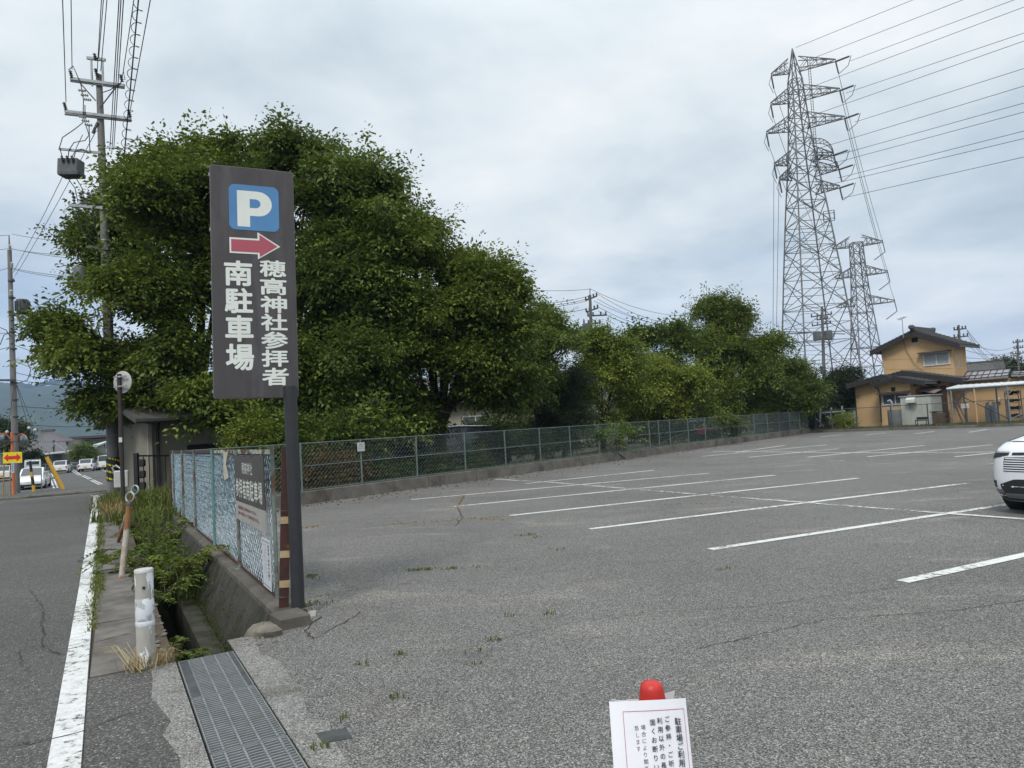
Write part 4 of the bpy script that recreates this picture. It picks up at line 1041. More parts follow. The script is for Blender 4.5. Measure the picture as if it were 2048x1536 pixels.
tree('young_tree', 'yellow-green bushy tree right of the dark conifer, below the far utility pole', at(1205, 36),
     [lob(1195, 690, 38, 36), lob(1165, 725, 44, 35.5), lob(1225, 735, 50, 35.5), lob(1195, 780, 58, 35), lob(1245, 790, 44, 35), lob(1160, 690, 26, 36), lob(1240, 700, 24, 36), lob(1205, 840, 40, 34.8)], 2100, M['leaf_c'], 26, .13, leaf=.135, per=34, spray=.85, gap=-.12)
tree('slender_tree', 'thin open tree with bare pale stem showing sky through its top', at(1310, 42),
     [lob(1275, 672, 30, 42), lob(1320, 672, 36, 42), lob(1358, 668, 34, 42), lob(1300, 730, 36, 41.5), lob(1340, 735, 30, 42)], 850, M['leaf_b'], 27, .10, leaf=.18, per=22, spray=.9, gap=-.02)
tree('young_tree', 'brightest yellow-green rounded tree in the middle of the row', at(1340, 39),
     [lob(1335, 755, 62, 39), lob(1300, 800, 50, 38.5), lob(1380, 770, 50, 38.6), lob(1350, 820, 55, 38.2), lob(1270, 815, 42, 38.3), lob(1400, 820, 36, 38.5), lob(1250, 770, 30, 38.8)], 2300, M['leaf_c'], 28, .13, leaf=.135, per=34, spray=.85, gap=-.25)
tree('broadleaf_tree', 'dense dark green tree with a high rounded top left of the lattice towers', at(1470, 46),
     [lob(1438, 632, 50, 46.5), lob(1445, 612, 26, 46.5), lob(1470, 665, 48, 46), lob(1415, 690, 42, 46), lob(1500, 710, 52, 45.5), lob(1540, 690, 34, 45.5), lob(1450, 740, 66, 45), lob(1520, 770, 58, 45), lob(1440, 800, 52, 44.6), lob(1490, 820, 40, 44.6), lob(1380, 690, 32, 46.5)], 3300, M['leaf_a'], 29, .2, leaf=.155, per=34, spray=1.0, gap=-.35)
tree('broadleaf_tree', 'rounded mid-green tree at the right end of the row, touching the lattice tower legs', at(1575, 50),
     [lob(1568, 745, 46, 50), lob(1600, 775, 40, 49.5), lob(1545, 790, 50, 49), lob(1590, 810, 34, 49), lob(1625, 790, 26, 50)], 1700, M['leaf_b'], 30, .16, leaf=.155, per=34, spray=1.0, gap=-.3)
tree('conifer', 'dark drooping conifer beside the left wall of the ochre house', at(1680, 56),
     [lob(1682, 760, 34, 56), lob(1668, 795, 44, 55.5), lob(1690, 815, 34, 55.5), lob(1640, 800, 34, 56), lob(1655, 825, 30, 55)], 1500, M['leaf_pine'], 31, .16, leaf=.19, per=30, spray=1.1, gap=-.45, aspect=.28, droop=.6)
tree('distant_tree', 'dark tree beyond the house roofs at the right edge, next to a utility pole', at(2025, 112, -.2),
     [lob(2022, 735, 26, 112), lob(2045, 745, 28, 112), lob(2005, 745, 18, 112), lob(2025, 760, 30, 112)], 700, M['leaf_d'], 32, .3, leaf=.42, per=20, spray=2.0, gap=-.4, group='distant trees')
tree('distant_tree', 'dark tree behind the convex mirrors at the left edge', at(15, 88, -.65),
     [lob(5, 862, 30, 88), lob(35, 870, 24, 88), lob(20, 882, 30, 88)], 600, M['leaf_d'], 33, .2, leaf=.35, per=20, spray=1.6, gap=-.4, group='distant trees')
tree('garden_tree', 'round clipped green tree between the white hatchbacks and the grey shed', at(172, 92, -.65),
     [lob(172, 905, 15, 92), lob(160, 912, 12, 92), lob(182, 915, 13, 92)], 380, M['leaf_b'], 34, .12, leaf=.26, per=20, spray=1.0, gap=-.5, group='garden trees across the road')
tree('garden_tree', 'small brownish tree behind the white kei truck', at(68, 92, -.65),
     [lob(68, 911, 10, 92), lob(62, 918, 9, 92), lob(75, 919, 9, 92)], 240, M['leaf_d'], 35, .1, leaf=.24, per=20, spray=.9, gap=-.4, group='garden trees across the road')
tree('garden_tree', 'yellow-leaved slim tree beside the round-sign post', at(253, 62, -.6),
     [lob(252, 890, 13, 62), lob(257, 905, 11, 62)], 200, M['leaf_c'], 36, .06, leaf=.22, per=18, spray=.8, gap=-.1, group='garden trees across the road')
# shrubs behind the fence
def shrub(nm, label, px, d, lobes, n, m, seed, leaf=.09, **kw):
    t = thing(nm, at(px, d), label, 'shrub', 'shrubs behind the turquoise fence')
    crown(t, lobes, n, m, seed, leaf, 24, .45, -.5, name='foliage', **kw)
    b = MB(); r = random.Random(seed)
    for c, R in lobes:
        for _ in range(3): b.tube([at(px, d) + Vector((r.uniform(-.3, .3), r.uniform(-.2, .2), 0)), Vector(c)], [.02, .006], 5, False)
    b.build('stem', M['bark'], t); return t
shrub('shrub', 'browned half-dead shrub behind the left end of the turquoise fence', 650, 20.2, [lob(640, 950, 42, 20.3), lob(690, 945, 32, 20.6), lob(610, 960, 32, 19.8), lob(665, 965, 34, 20)], 900, M['leaf_brown'], 41)
shrub('shrub', 'dark green hedge shrub above the browned shrub behind the parking sign pole', 650, 21.2, [lob(640, 890, 45, 21.2), lob(575, 885, 46, 21), lob(700, 880, 38, 21.6), lob(520, 862, 30, 21), lob(610, 915, 40, 20.9)], 1500, M['leaf_b'], 42, leaf=.10)
shrub('shrub', 'light green feathery bush in front of the shed wall, above the fence board', 500, 20.5, [lob(495, 868, 22, 20.5), lob(530, 880, 24, 20.3), lob(475, 885, 18, 20.6)], 500, M['leaf_c'], 43, leaf=.09)
def fd(px): return on_plane(px, 880, fA, kn).y
shrub('creeper', 'leafy creeper climbing the fence mesh in the middle of its length', 1235, fd(1235) + .3, [lob(1245, 858, 9, fd(1245) + .3), lob(1258, 868, 6, fd(1258) + .25), lob(1240, 866, 8, fd(1240) + .2), lob(1195, 873, 8, fd(1195) + .2), lob(1230, 882, 6, fd(1230) + .15), lob(1462, 842, 10, fd(1462) + .25), lob(1440, 836, 9, fd(1440) + .25)], 170, M['leaf_b'], 44, leaf=.11)
shrub('shrub', 'low bushy growth behind the fence below the dense dark green tree', 1465, 44, [lob(1465, 842, 18, 44), lob(1445, 848, 14, 43.6), lob(1490, 850, 14, 44.3)], 360, M['leaf_c'], 45, leaf=.13)
shrub('shrub', 'dark low shrub row behind the middle of the turquoise fence', 1120, 31, [lob(1000, 890, 26, 27.5), lob(1070, 890, 26, 30), lob(1130, 885, 24, 32.5), lob(1290, 875, 22, 38.5), lob(1340, 868, 22, 40)], 700, M['leaf_d'], 46, leaf=.12)
shrub('shrub', 'thin tangled weeds just behind the fence, right of the small white notice', 770, 21.5, [lob(760, 950, 24, 21.5), lob(800, 945, 22, 22), lob(880, 930, 22, 23.4), lob(960, 925, 18, 25)], 420, M['leaf_d'], 47, leaf=.08)
# weeds and grass
def grass_thing(nm, label, pts, h, spread, m, seed, n, width, tint, group=None):
    t = thing(nm, pts[0], label, 'grass', group); blades('blades', pts, h, spread, m, seed, n, t, width, tint); return t
r = random.Random(5)
grass_thing('grass_clump', 'large green and straw grass clump at the road corner beside the utility pole', [W(23.2 + r.gauss(0, 1.0), .35 + r.gauss(0, .22), 0) for _ in range(150)], .55, (.12, .95), M['grass'], 5, 8, .008, (.1, .95))
grass_thing('grass_clump', 'long drooping straw-coloured grass at the edge of the pavement slabs', [W(21.6 + r.gauss(0, .8), .22 + r.gauss(0, .12), 0) for _ in range(90)], .42, (.08, 1.15), M['grass_dry'], 6, 7, .008, (.0, .8))
grass_thing('grass_clump', 'tall green grass clump in front of the black railing', [W(20.8 + r.gauss(0, .8), 1.15 + r.gauss(0, .30), 0) for _ in range(150)], .72, (.12, .85), M['grass'], 7, 8, .008, (.1, .9))
gpts = []
for _ in range(420): s_ = r.uniform(7.5, 21) ; gpts.append(W(s_, -.13 + r.gauss(.0, .018), 0))
for c0 in (9.8, 10.5, 12.5, 12.9, 14.5, 16, 17.5, 19):
    for _ in range(70): gpts.append(W(c0 + r.gauss(0, .30), -.09 + r.gauss(0, .03), 0))
tag(blades('verge_grass', gpts, .055, (.02, 1.0), M['grass'], 8, 4, width=.004, tint=(.2, 1)), None, None, kind='stuff')
bp_ = W(6.03, .22)
grass_thing('dry_grass_tuft', 'tuft of straw-coloured dead grass round the foot of the white bollard', [W(6.0 + r.gauss(0, .05), .26 + r.gauss(0, .06), 0) for _ in range(16)], .17, (.03, 1.35), M['grass_dry'], 9, 7, .0030, (.1, 1))
b = MB(); t = thing('dead_grass_stalks', W(5.95, .1), 'long dead bent grass stalks lying across the pavement left of the white bollard', 'grass')
for i in range(7):
    p0 = W(5.9 + r.uniform(-.1, .05), .17 + r.uniform(-.05, .05), .02); p2 = W(6.2 + r.uniform(-.1, .5), -.08 + r.uniform(-.06, .12), .03 + r.uniform(0, .06)); m_ = p0.lerp(p2, .5) + Vector((0, 0, r.uniform(.05, .16)))
    b.tube([p0, p0.lerp(m_, .6), m_, p2], [.0028, .0024, .002, .001], 4, False)
b.build('stalks', M['straw'], t)
dg = [W(r.uniform(6.15, 9.5), .46 + abs(r.gauss(0, .07)), -.75 - r.random() * .2) for _ in range(260)]
tag(blades('ditch_grass', dg, .22, (.05, .7), M['grass'], 10, 4, width=.006, tint=(0, .7)), None, None, kind='stuff')
dg = [W(r.uniform(10.5, 20), .55 + r.gauss(.25, .22), -.45) for _ in range(260)]
tag(blades('ditch_undergrowth', dg, .5, (.10, .6), M['grass'], 12, 4, width=.008, tint=(0, .5)), None, None, kind='stuff')
mo = [W(r.uniform(6.7, 12), 1.0 + k_ * .20, -.45 + k_ * .42) for k_ in [r.random() ** 3.5 for _ in range(900)]]
tag(blades('wall_moss', mo, .030, (.03, .8), M['grass'], 13, 3, width=.003, tint=(-.2, .1)), None, None, kind='stuff')
def weed(nm, label, base, n, length, leaflet, m, seed, up=.8, heads=None, nleaf=18, group=None):
    t = thing(nm, base, label, 'shrub', group); arching(t, base, n, length, leaflet, m, seed, up, 'foliage', heads, nleaf); return t
weed('leafy_shrub', 'bright green arching shrub with paired leaflets growing out of the ditch by the fence', W(11.2, .80, -.25), 26, 1.35, .075, M['leaf_fern'], 51, .95, nleaf=18)
weed('leafy_shrub', 'darker leafy shrub in the ditch just behind the white bollard', W(10.2, .55, -.35), 14, .9, .065, M['leaf_b'], 52, .95, nleaf=15)
weed('leafy_shrub', 'low leafy weeds filling the ditch beyond the leaning rusty post', W(12.6, .6, -.25), 16, 1.1, .08, M['leaf_b'], 53, .9, nleaf=15)
weed('leafy_shrub', 'olive shrub at the far end of the ditch below the fence', W(15.5, .8, -.2), 14, 1.2, .08, M['leaf_a'], 54, .9, nleaf=15)
weed('leafy_shrub', 'small green weed in the ditch close to the grating', W(6.5, .52, -.25), 9, .42, .045, M['leaf_fern'], 55, .7, nleaf=12)
weed('leafy_shrub', 'lance-leaved weed leaning over the ditch right of the bollard foot', W(7.5, .49, -.4), 6, .5, .07, M['leaf_b'], 56, .9, nleaf=14)
tw = thing('tall_weed', W(13.9, .62, -.1), 'tall upright bright green weed stalk with narrow leaves beside the leaning rusty post', 'weed')
rr2 = np.random.RandomState(3); Ps = []; Ax = []; Nn = []; b = MB()
for (o1, o2, hh) in ((0, 0, 1.15), (.12, .15, .9), (-.3, -.1, .7), (.5, .05, .6), (-.8, .1, .75)):
    base = W(13.9 + o1, .62 + o2, -.1); b.tube([base, base + Vector((.02, .01, hh * .5)), base + Vector((.05, 0, hh))], [.008, .006, .002], 5)
    for k in range(46):
        u = .2 + .8 * k / 46; a = k * 2.4; dd = np.array([math.cos(a), math.sin(a), .55]); Ps.append(np.array(base) + np.array([.05 * u * u, 0, hh * u])); Ax.append(dd); Nn.append(np.array([-math.cos(a) * .5, -math.sin(a) * .5, 1]))
L_ = .15 * (.6 + .5 * rr2.rand(len(Ps))); V_, F_ = leaves(np.array(Ps), np.array(Ax), np.array(Nn), L_, L_ * .2)
np_mesh('foliage', V_, F_, M['leaf_fern'], tw, np.repeat(np.clip(.6 + .2 * rr2.normal(size=len(Ps)), 0, 1), 4)); b.build('stem', M['grass_stem'], tw)
gpts = [Vector((*(K1 + rd * r.uniform(-1, 30) + rn * (r.uniform(.25, 2.2) ** 1.0)).xy, .10)) for _ in range(2600)]
tag(blades('yard_grass', gpts, .22, (.08, .6), M['grass'], 14, 4, width=.016, tint=(.2, .9)), None, None, kind='stuff')
gpts = [Vector((*(K0 + kd * r.uniform(-1, L1) + kn * r.uniform(.25, 2.5)).xy, .02)) for _ in range(2600)]
tag(blades('fence_grass', gpts, .32, (.10, .6), M['grass'], 15, 4, width=.014, tint=(0, .7)), None, None, kind='stuff')
gpts = [W(43.9 + r.uniform(0, 1.1), r.uniform(-16, 3), -.62) for _ in range(1500)]
tag(blades('roadside_grass', gpts, .20, (.08, .6), M['grass'], 16, 5, width=.02, tint=(.3, 1)), None, None, kind='stuff')
shrub('flowering_weeds', 'white-flecked bushy weeds behind the dark fence left of the ochre house', 1665, 49.8, [lob(1685, 840, 12, 49.8), lob(1695, 848, 10, 49.2), lob(1672, 848, 9, 50)], 160, M['leaf_c'], 48, leaf=.12)

# ================================================================== OCHRE HOUSE
def hp(px, py, o): return on_plane(px, py, K1 + rn * o, rn)
HR = Matrix((rd, rn, Vector((0, 0, 1)))).transposed()
def hbase(px, o): q = hp(px, 850, o); q.z = .1; return q
house = thing('house', hbase(1830, 8), 'two-storey ochre house with black gabled fascias and tiled roof', 'house')
def wallblock(nm, pts, o, depth, m, par=house):
    """front wall outline (pixels, measured on the plane o metres behind the fence) carried back by its depth"""
    b = MB(); q = [hp(px, py, o) for px, py in pts]
    for k in (0, -1): q[k].z = .05
    b.prism(q, rn * depth); return b.build(nm, m, par)
def fascia(nm, pts, o, depth, th, par=house, top=None):
    b = MB(); q = [hp(px, py, o) for px, py in pts]
    dn = Vector((0, 0, -th)); n = len(q)
    prof = q + [v + dn for v in reversed(q)]
    b.prism(prof, rn * .06); ob = b.build('fascia', M['fascia'], par)
    b = MB()
    for i in range(n - 1):
        a, c = q[i] + rn * .061 - Vector((0, 0, .02)), q[i + 1] + rn * .061 - Vector((0, 0, .02)); e = rn * (depth - .061)
        b.add([a, c, c + e, a + e, a + dn * .55, c + dn * .55, c + e + dn * .55, a + e + dn * .55], [(0, 1, 2, 3), (7, 6, 5, 4), (0, 4, 5, 1), (1, 5, 6, 2), (2, 6, 7, 3), (3, 7, 4, 0)])
    rf_ = b.build(nm, M['tile'], par)
    b = MB()
    for i in range(n - 1):
        a, c = q[i], q[i + 1]; k = max(2, int((c - a).length / .28))
        for j in range(k + 1):
            v = a.lerp(c, j / k) + Vector((0, 0, .015)); b.tube([v + rn * .065, v + rn * depth], .04, 6)
    b.build('tile_row', M['tile'], rf_)
    return rf_
wallblock('upper_wall', [(1770, 752), (1763, 700), (1823, 668), (1904, 692), (1907, 756)], 9.0, 2.6, M['wall_ochre'])
rf_ = fascia('upper_roof', [(1739, 702), (1823, 660), (1919, 687)], 8.4, 4.0, .40)
b = MB(); a = hp(1823, 658, 8.3); b.bar(a + Vector((0, 0, .05)), a + rn * 4.1 + Vector((0, 0, .05)), .26, .28, (0, 0, 1)); b.lathe([(.10, 0), (.20, .05), (.22, .2), (.12, .3)], a + Vector((0, 0, .0)) + rn * .02, 10); b.lathe([(.10, 0), (.20, .05), (.2, .2), (.12, .28)], a + rn * 4.0, 10)
b.build('ridge', M['tile'], rf_)
wallblock('wing_wall', [(1716, 846), (1708, 768), (1759, 754), (1800, 764), (1800, 846)], 6.4, 4.0, M['wall_ochre'])
fascia('wing_roof', [(1692, 769), (1759, 750), (1830, 762)], 5.7, 5.5, .34)
wallblock('bay_wall', [(1764, 846), (1758, 772), (1787, 759), (1819, 766), (1824, 846)], 5.0, 3.0, M['wall_ochre'])
fascia('bay_roof', [(1741, 767), (1786, 753), (1849, 762)], 4.5, 3.6, .32)
wallblock('middle_wall', [(1816, 846), (1812, 757), (1895, 764), (1902, 846)], 7.2, 4.0, M['wall_ochre'])
fascia('middle_roof', [(1776, 749), (1801, 742), (1924, 757)], 6.6, 3.2, .38)
b = MB(); q0_, q1_ = hp(1824, 776, 7.1), hp(1899, 846, 7.1); b.box(((q0_ + q1_) / 2).lerp((q0_ + q1_) / 2, 1), (abs((q1_ - q0_).dot(rd)), .10, abs(q0_.z - q1_.z)), HR); b.build('boarded_porch', M['brown_wall'], house)
b = MB(); q = [hp(1835, 774, 7.05), hp(1884, 779, 7.05)]; b.prism([q[0], q[1], q[1] - rn * 1.4 - Vector((0, 0, .25)), q[0] - rn * 1.1 - Vector((0, 0, .22))], (0, 0, .04)); b.build('awning', M['sheet_pink'], house)
wallblock('rear_wing_wall', [(1896, 846), (1894, 765), (2075, 752), (2082, 846)], 8.0, 3.5, M['wall_ochre'])
def panel_roof(pts, o0, o1, n, par=house):
    """pitched grey roof: lower edge on plane o0, upper on o1"""
    l0, l1 = hp(*pts[0], o0), hp(*pts[1], o0); u0, u1 = hp(*pts[2], o1), hp(*pts[3], o1)
    b = MB(); dn = Vector((0, 0, -.08)); b.prism([l0, l1, u1, u0], dn); rf_ = b.build('rear_roof', M['solar'], par)
    b = MB(); up = Vector((0, 0, .02))
    for i in range(n + 1): b.bar(l0.lerp(l1, i / n) + up, u0.lerp(u1, i / n) + up, .05, .05, (0, 0, 1))
    for k in (0.02, .42, .98): b.bar(l0.lerp(u0, k) + up * 2, l1.lerp(u1, k) + up * 2, .06, .05, (0, 0, 1))
    b.build('roof_rib', M['fascia'], rf_); return rf_
panel_roof([(1922, 761), (2016, 752), (1934, 744), (2021, 738)], 7.4, 10.5, 7)
panel_roof([(2022, 751), (2110, 746), (2026, 743), (2110, 738)], 7.4, 10.0, 5)
def window(pts, o, par, panes=2, m='curtain', side=False):
    (x0, y0), (x1, y1) = pts; a = hp(x0, y1, o); c = hp(x1, y1, o); h = hp(x0, y0, o).z - a.z
    w = (c - a).dot(rd); ctr_ = a + rd * (w / 2) + Vector((0, 0, h / 2))
    b = MB(); b.box(ctr_ - rn * .01, (w, .02, h), HR); win = b.build('window', M[m], par)
    b = MB()
    for z in (0, h): b.box(ctr_ + Vector((0, 0, z - h / 2)) - rn * .03, (w + .10, .07, .07), HR)
    for i in range(panes + 1): b.box(ctr_ + rd * (w * (i / panes - .5)) - rn * .034, (.06, .07, h - .075), HR)
    b.build('frame', M['alu'], win); return win
window(((1849, 708), (1900, 732)), 9.0, house)
window(((1767, 790), (1818, 810)), 5.0, house, 2, 'glass_mid')
for pts, o in (((1823, 677), (1836, 684)), 9.0), (((1782, 775), (1791, 782)), 5.0):
    a, c = hp(*pts[0], o), hp(*pts[1], o); b = MB(); ct = (a + c) / 2; w, h = (c - a).dot(rd), a.z - c.z
    b.box(ct - rn * .01, (w, .03, h), HR)
    for k in range(5): b.box(ct - rn * .035 + Vector((0, 0, h * (k / 4.5 - .44))), (w, .03, .02), HR)
    b.build('vent', M['black_paint'], house)
for p, o in (((1838, 706), (1903, 700.5)), 9.0), (((1757, 786.5), (1821, 782)), 5.0):
    a, c = hp(*p[0], o), hp(*p[1], o); b = MB(); b.prism([a, c, c - rn * .5 - Vector((0, 0, .10)), a - rn * .5 - Vector((0, 0, .10))], (0, 0, .035)); b.build('window_hood', M['brown_wall'], house)
# right-hand side window of the upper floor
cr_ = hp(1906.5, 735, 9.0); b = MB(); b.box(Vector((cr_.x, cr_.y, hp(1906, 722, 9).z)) + rn * 1.15 + rd * .01, (.03, .9, 1.0), HR); sw_ = b.build('window', M['curtain'], house)
b = MB()
for k in (-.47, 0, .47): b.box(Vector((cr_.x, cr_.y, hp(1906, 722, 9).z)) + rn * (1.15 + k) + rd * .02, (.05, .05, 1.06), HR)
b.build('frame', M['alu'], sw_)
b = MB()
for pts, o in (([(1742, 770), (1757, 778), (1760, 795), (1763, 845)], 4.9), ([(1848, 763), (1852, 768), (1880, 776)], 6.9), ([(1708, 772), (1711, 800), (1714, 846)], 6.3), ([(1924, 694), (1922, 720), (1927, 752)], 11.2)):
    b = MB(); b.tube([hp(px, py, o) for px, py in pts], .045, 6); b.build('downpipe', M['black_paint'], house, True)
ant = thing('aerial', hp(1806, 676, 8.3), 'thin television aerial mast on the left slope of the ochre house roof', 'aerial')
b = MB(); a, c = hp(1807, 676, 8.3), hp(1804, 637, 8.3); b.tube([a, c], .025, 6); b.build('mast', M['galv'], ant)
b = MB(); b.bar(hp(1797, 640, 8.3), hp(1811, 635, 8.3), .03)
for k in range(6):
    q = hp(1797 + k * 2.8, 640 - k * 1.0, 8.3); b.bar(q - rn * .35 + Vector((0, 0, .05)), q + rn * .35 + Vector((0, 0, .05)), .02)
b.build('element', M['galv'], ant)
b = MB(); b.tube([hp(1806, 678, 8.9), hp(1812, 700, 8.9), hp(1828, 727, 8.9), hp(1856, 749, 8.9)], .018, 5); b.build('aerial_cable', M['cable_grey'], house)
for (x0, y0, x1, y1) in ((1768, 720, 1848, 716.5), (1769, 739, 1906, 737)):
    b = MB(); b.bar(hp(x0, y0, 8.995), hp(x1, y1, 8.995), .03, .012, rn); b.build('wall_joint', M['soffit'], house)
# yard things
cab = thing('equipment_cabinet', hbase(1840, 2.2), 'pale grey-green sheet metal cabinet with a white vent hood in front of the ochre house', 'cabinet')
a, c = hp(1805, 851, 2.2), hp(1866, 851, 2.2); w = (c - a).dot(rd); h = hp(1805, 794, 2.2).z - .1; ct = (a + c) / 2; ct.z = .1 + h / 2
b = MB(); b.box(ct + rn * .9, (w, 1.8, h), HR, .02); b.build('casing', M['cabinet'], cab)
b = MB()
for k in (.12, .32, .70, .88): b.box(ct + rd * (w * (k - .5)) - rn * .012, (.03, .03, h - .05), HR)
b.box(ct + Vector((0, 0, h / 2 + .03)) + rn * .9, (w + .14, 1.95, .05), HR); b.build('trim', M['cabinet'], cab)
a, c = hp(1815.5, 806, 2.2), hp(1832, 794, 2.2); b = MB(); w2, h2 = (c - a).dot(rd), c.z - a.z; q = (a + c) / 2
b.prism([q - rd * w2 / 2 + Vector((0, 0, h2 / 2)), q - rd * w2 / 2 + Vector((0, 0, -h2 / 2)) - rn * .02, q - rd * w2 / 2 + Vector((0, 0, -h2 / 2)) - rn * .34, q - rd * w2 / 2 + Vector((0, 0, h2 * .1)) - rn * .32, q - rd * w2 / 2 + Vector((0, 0, h2 * .4)) - rn * .18], rd * w2); b.build('vent_hood', M['white_box'], cab)
b = MB(); b.tube([hp(1818, 808, 2.15), hp(1820, 818, 2.1), hp(1826, 820, 2.1), hp(1832, 816, 2.15), hp(1833, 808, 2.15)], .015, 5); b.build('hose', M['cable_grey'], cab)
tk = thing('boiler_tank', hbase(1786, 1.4), 'squat grey boiler tank with a bent steel flue pipe, left of the pale cabinet', 'tank')
a, c = hp(1773, 855, 1.4), hp(1799, 855, 1.4); w = (c - a).dot(rd); h = hp(1773, 819, 1.4).z - .1; q = (a + c) / 2; q.z = .1
b = MB(); b.lathe([(w * .46, 0), (w * .5, .05), (w * .5, h * .97), (w * .42, h)], q + rn * w * .5, 18); b.build('tank_body', M['grey_tank'], tk, True)
b = MB(); a = hp(1784, 819, 1.8); b.tube([a, hp(1782.5, 804, 1.8), hp(1780, 801, 1.8), hp(1776, 803, 1.8)], .09, 10); b.build('flue', M['galv'], tk, True)
be = thing('bench', hbase(1843, .8), 'small dark bench frame standing in the grass in front of the pale cabinet', 'bench')
a, c = hp(1831, 841, .8), hp(1855, 840, .8); b = MB(); b.bar(a, c, .30, .05, (0, 0, 1)); b.bar(a + Vector((0, 0, .12)) + rn * .2, c + Vector((0, 0, .12)) + rn * .2, .04, .16, (0, 0, 1)); b.build('seat', M['black_paint'], be)
for k in (.06, .94):
    for o in (-.12, .16):
        v = a.lerp(c, k) + rn * o; b = MB(); b.bar(v, Vector((v.x, v.y, .08)), .03); b.build('leg', M['black_paint'], be)
lb_ = thing('wooden_crate_stack', hbase(1882, 2.6), 'stack of brown weathered boards right of the pale cabinet', 'boards')
a, c = hp(1867, 849, 2.6), hp(1897, 849, 2.6); w = (c - a).dot(rd); q = (a + c) / 2; b = MB()
for k in range(8): b.box(Vector((q.x, q.y, .15 + k * .105)) + rd * .03 * math.sin(k * 2.2), (w, .8, .085), HR)
b.build('boards', M['wood'], lb_)
b = MB(); b.box(Vector((q.x, q.y, 1.02)), (w * 1.05, .85, .04), HR); b.build('cover_board', M['fascia'], lb_)
cp = thing('carport', hbase(1985, 3.5), 'open carport with a thin white sheet roof on steel posts beside the ochre house', 'carport')
l0, l1 = hp(1893, 777, 1.8), hp(2110, 762, 1.8); u0, u1 = hp(1918, 770, 6.2), hp(2110, 758, 6.2)
b = MB(); b.prism([l0, l1, u1, u0], (0, 0, -.05))
for i in range(16): b.bar(l0.lerp(l1, i / 15) + Vector((0, 0, .012)), u0.lerp(u1, i / 15) + Vector((0, 0, .012)), .05, .03, (0, 0, 1))
b.build('roof_sheet', M['sheet_pale'], cp)
b = MB(); dn = Vector((0, 0, -.11)); b.bar(l0 + dn, l1 + dn, .06, .1, (0, 0, 1)); b.bar(u0 + dn, u1 + dn, .06, .1, (0, 0, 1))
for i in range(6): b.bar(l0.lerp(l1, i / 5) + dn, u0.lerp(u1, i / 5) + dn, .05, .08, (0, 0, 1))
b.build('roof_frame', M['dark_steel'], cp)
for k, o in ((.04, 0), (.27, 0), (.58, 0), (.9, 0), (.04, 1), (.4, 1), (.75, 1)):
    v = (l0.lerp(l1, k) if o == 0 else u0.lerp(u1, k)) + dn; b = MB(); b.bar(v, Vector((v.x, v.y, .05)), .07); b.build('post', M['galv'] if k != .27 else M['wall_ochre'], cp)
for p0, p1 in (((1899, 782), (1925, 845)), ((1925, 786), (1908, 815)), ((1905, 787), (1935, 845)), ((2014, 786), (1988, 772)), ((1913, 788), (2018, 838)), ((2012, 842), (2048, 826)), ((2014, 790), (2030, 776)), ((1936, 790), (1950, 780))):
    b = MB(); b.bar(hp(*p0, 1.9), hp(*p1, 1.9), .05); b.build('brace', M['dark_steel'] if p0[0] < 1930 else M['galv'], cp)
for i, px in enumerate((1979, 1991.5)):
    v = hbase(px, 6.6); g = thing('gas_cylinder', v, ('left', 'right')[i] + ' one of the two upright grey gas cylinders under the carport', 'gas cylinder', 'grey gas cylinders under the carport')
    b = MB(); b.lathe([(.17, 0), (.185, .03), (.185, 1.02), (.15, 1.13), (.07, 1.18), (.07, 1.27)], v, 18); b.build('cylinder_body', M['gas'], g, True)
    b = MB(); b.lathe([(.10, 1.16), (.11, 1.17), (.11, 1.30), (.10, 1.31)], v, 14); b.build('valve_guard', M['gas'], g, True)
mt = thing('gas_meter', hp(1997, 800, 7.9), 'small white gas meter with a looping hose above the grey cylinders', 'meter')
b = MB(); q = hp(1997, 800, 7.85); b.box(q, (.22, .16, .26), HR, .03); b.build('case', M['white_box'], mt)
b = MB(); b.tube([hp(1974, 810, 7.0), hp(1976, 804, 7.2), hp(1982, 801, 7.4), hp(1990, 806, 7.5), q], .018, 6); b.build('hose', M['cable'], mt)
rk_ = thing('storage_rack', hbase(2027, 4.8), 'steel storage rack stacked with dark clutter under the carport roof', 'rack')
a, c = hp(2014, 836, 4.8), hp(2041, 836, 4.8); w = (c - a).dot(rd); q = (a + c) / 2; q.z = .1; b = MB()
for sx in (-.5, .5):
    for oy in (0, .5): b.bar(q + rd * w * sx + rn * oy, q + rd * w * sx + rn * oy + Vector((0, 0, 2.0)), .04)
b.build('upright', M['galv'], rk_)
for k in range(4):
    b = MB(); b.box(q + rn * .25 + Vector((0, 0, .25 + k * .48)), (w, .52, .03), HR); b.build('shelf', M['galv'], rk_)
r = random.Random(7)
b = MB()
for k in range(4):
    for j in range(4): b.box(q + rd * w * (-.36 + .24 * j) + rn * .25 + Vector((0, 0, .27 + k * .48 + .13)), (w * .2, .35, .26 * r.uniform(.6, 1.1)), HR, .02)
b.build_each('stored_boxes', M['wood'], rk_)
for px, py, o in ((1997, 835, 4.5), (1898, 800, 4)):
    pass
bh = thing('house', at(1945, 90), 'small grey-roofed building behind the ochre house, only its roof showing', 'house')
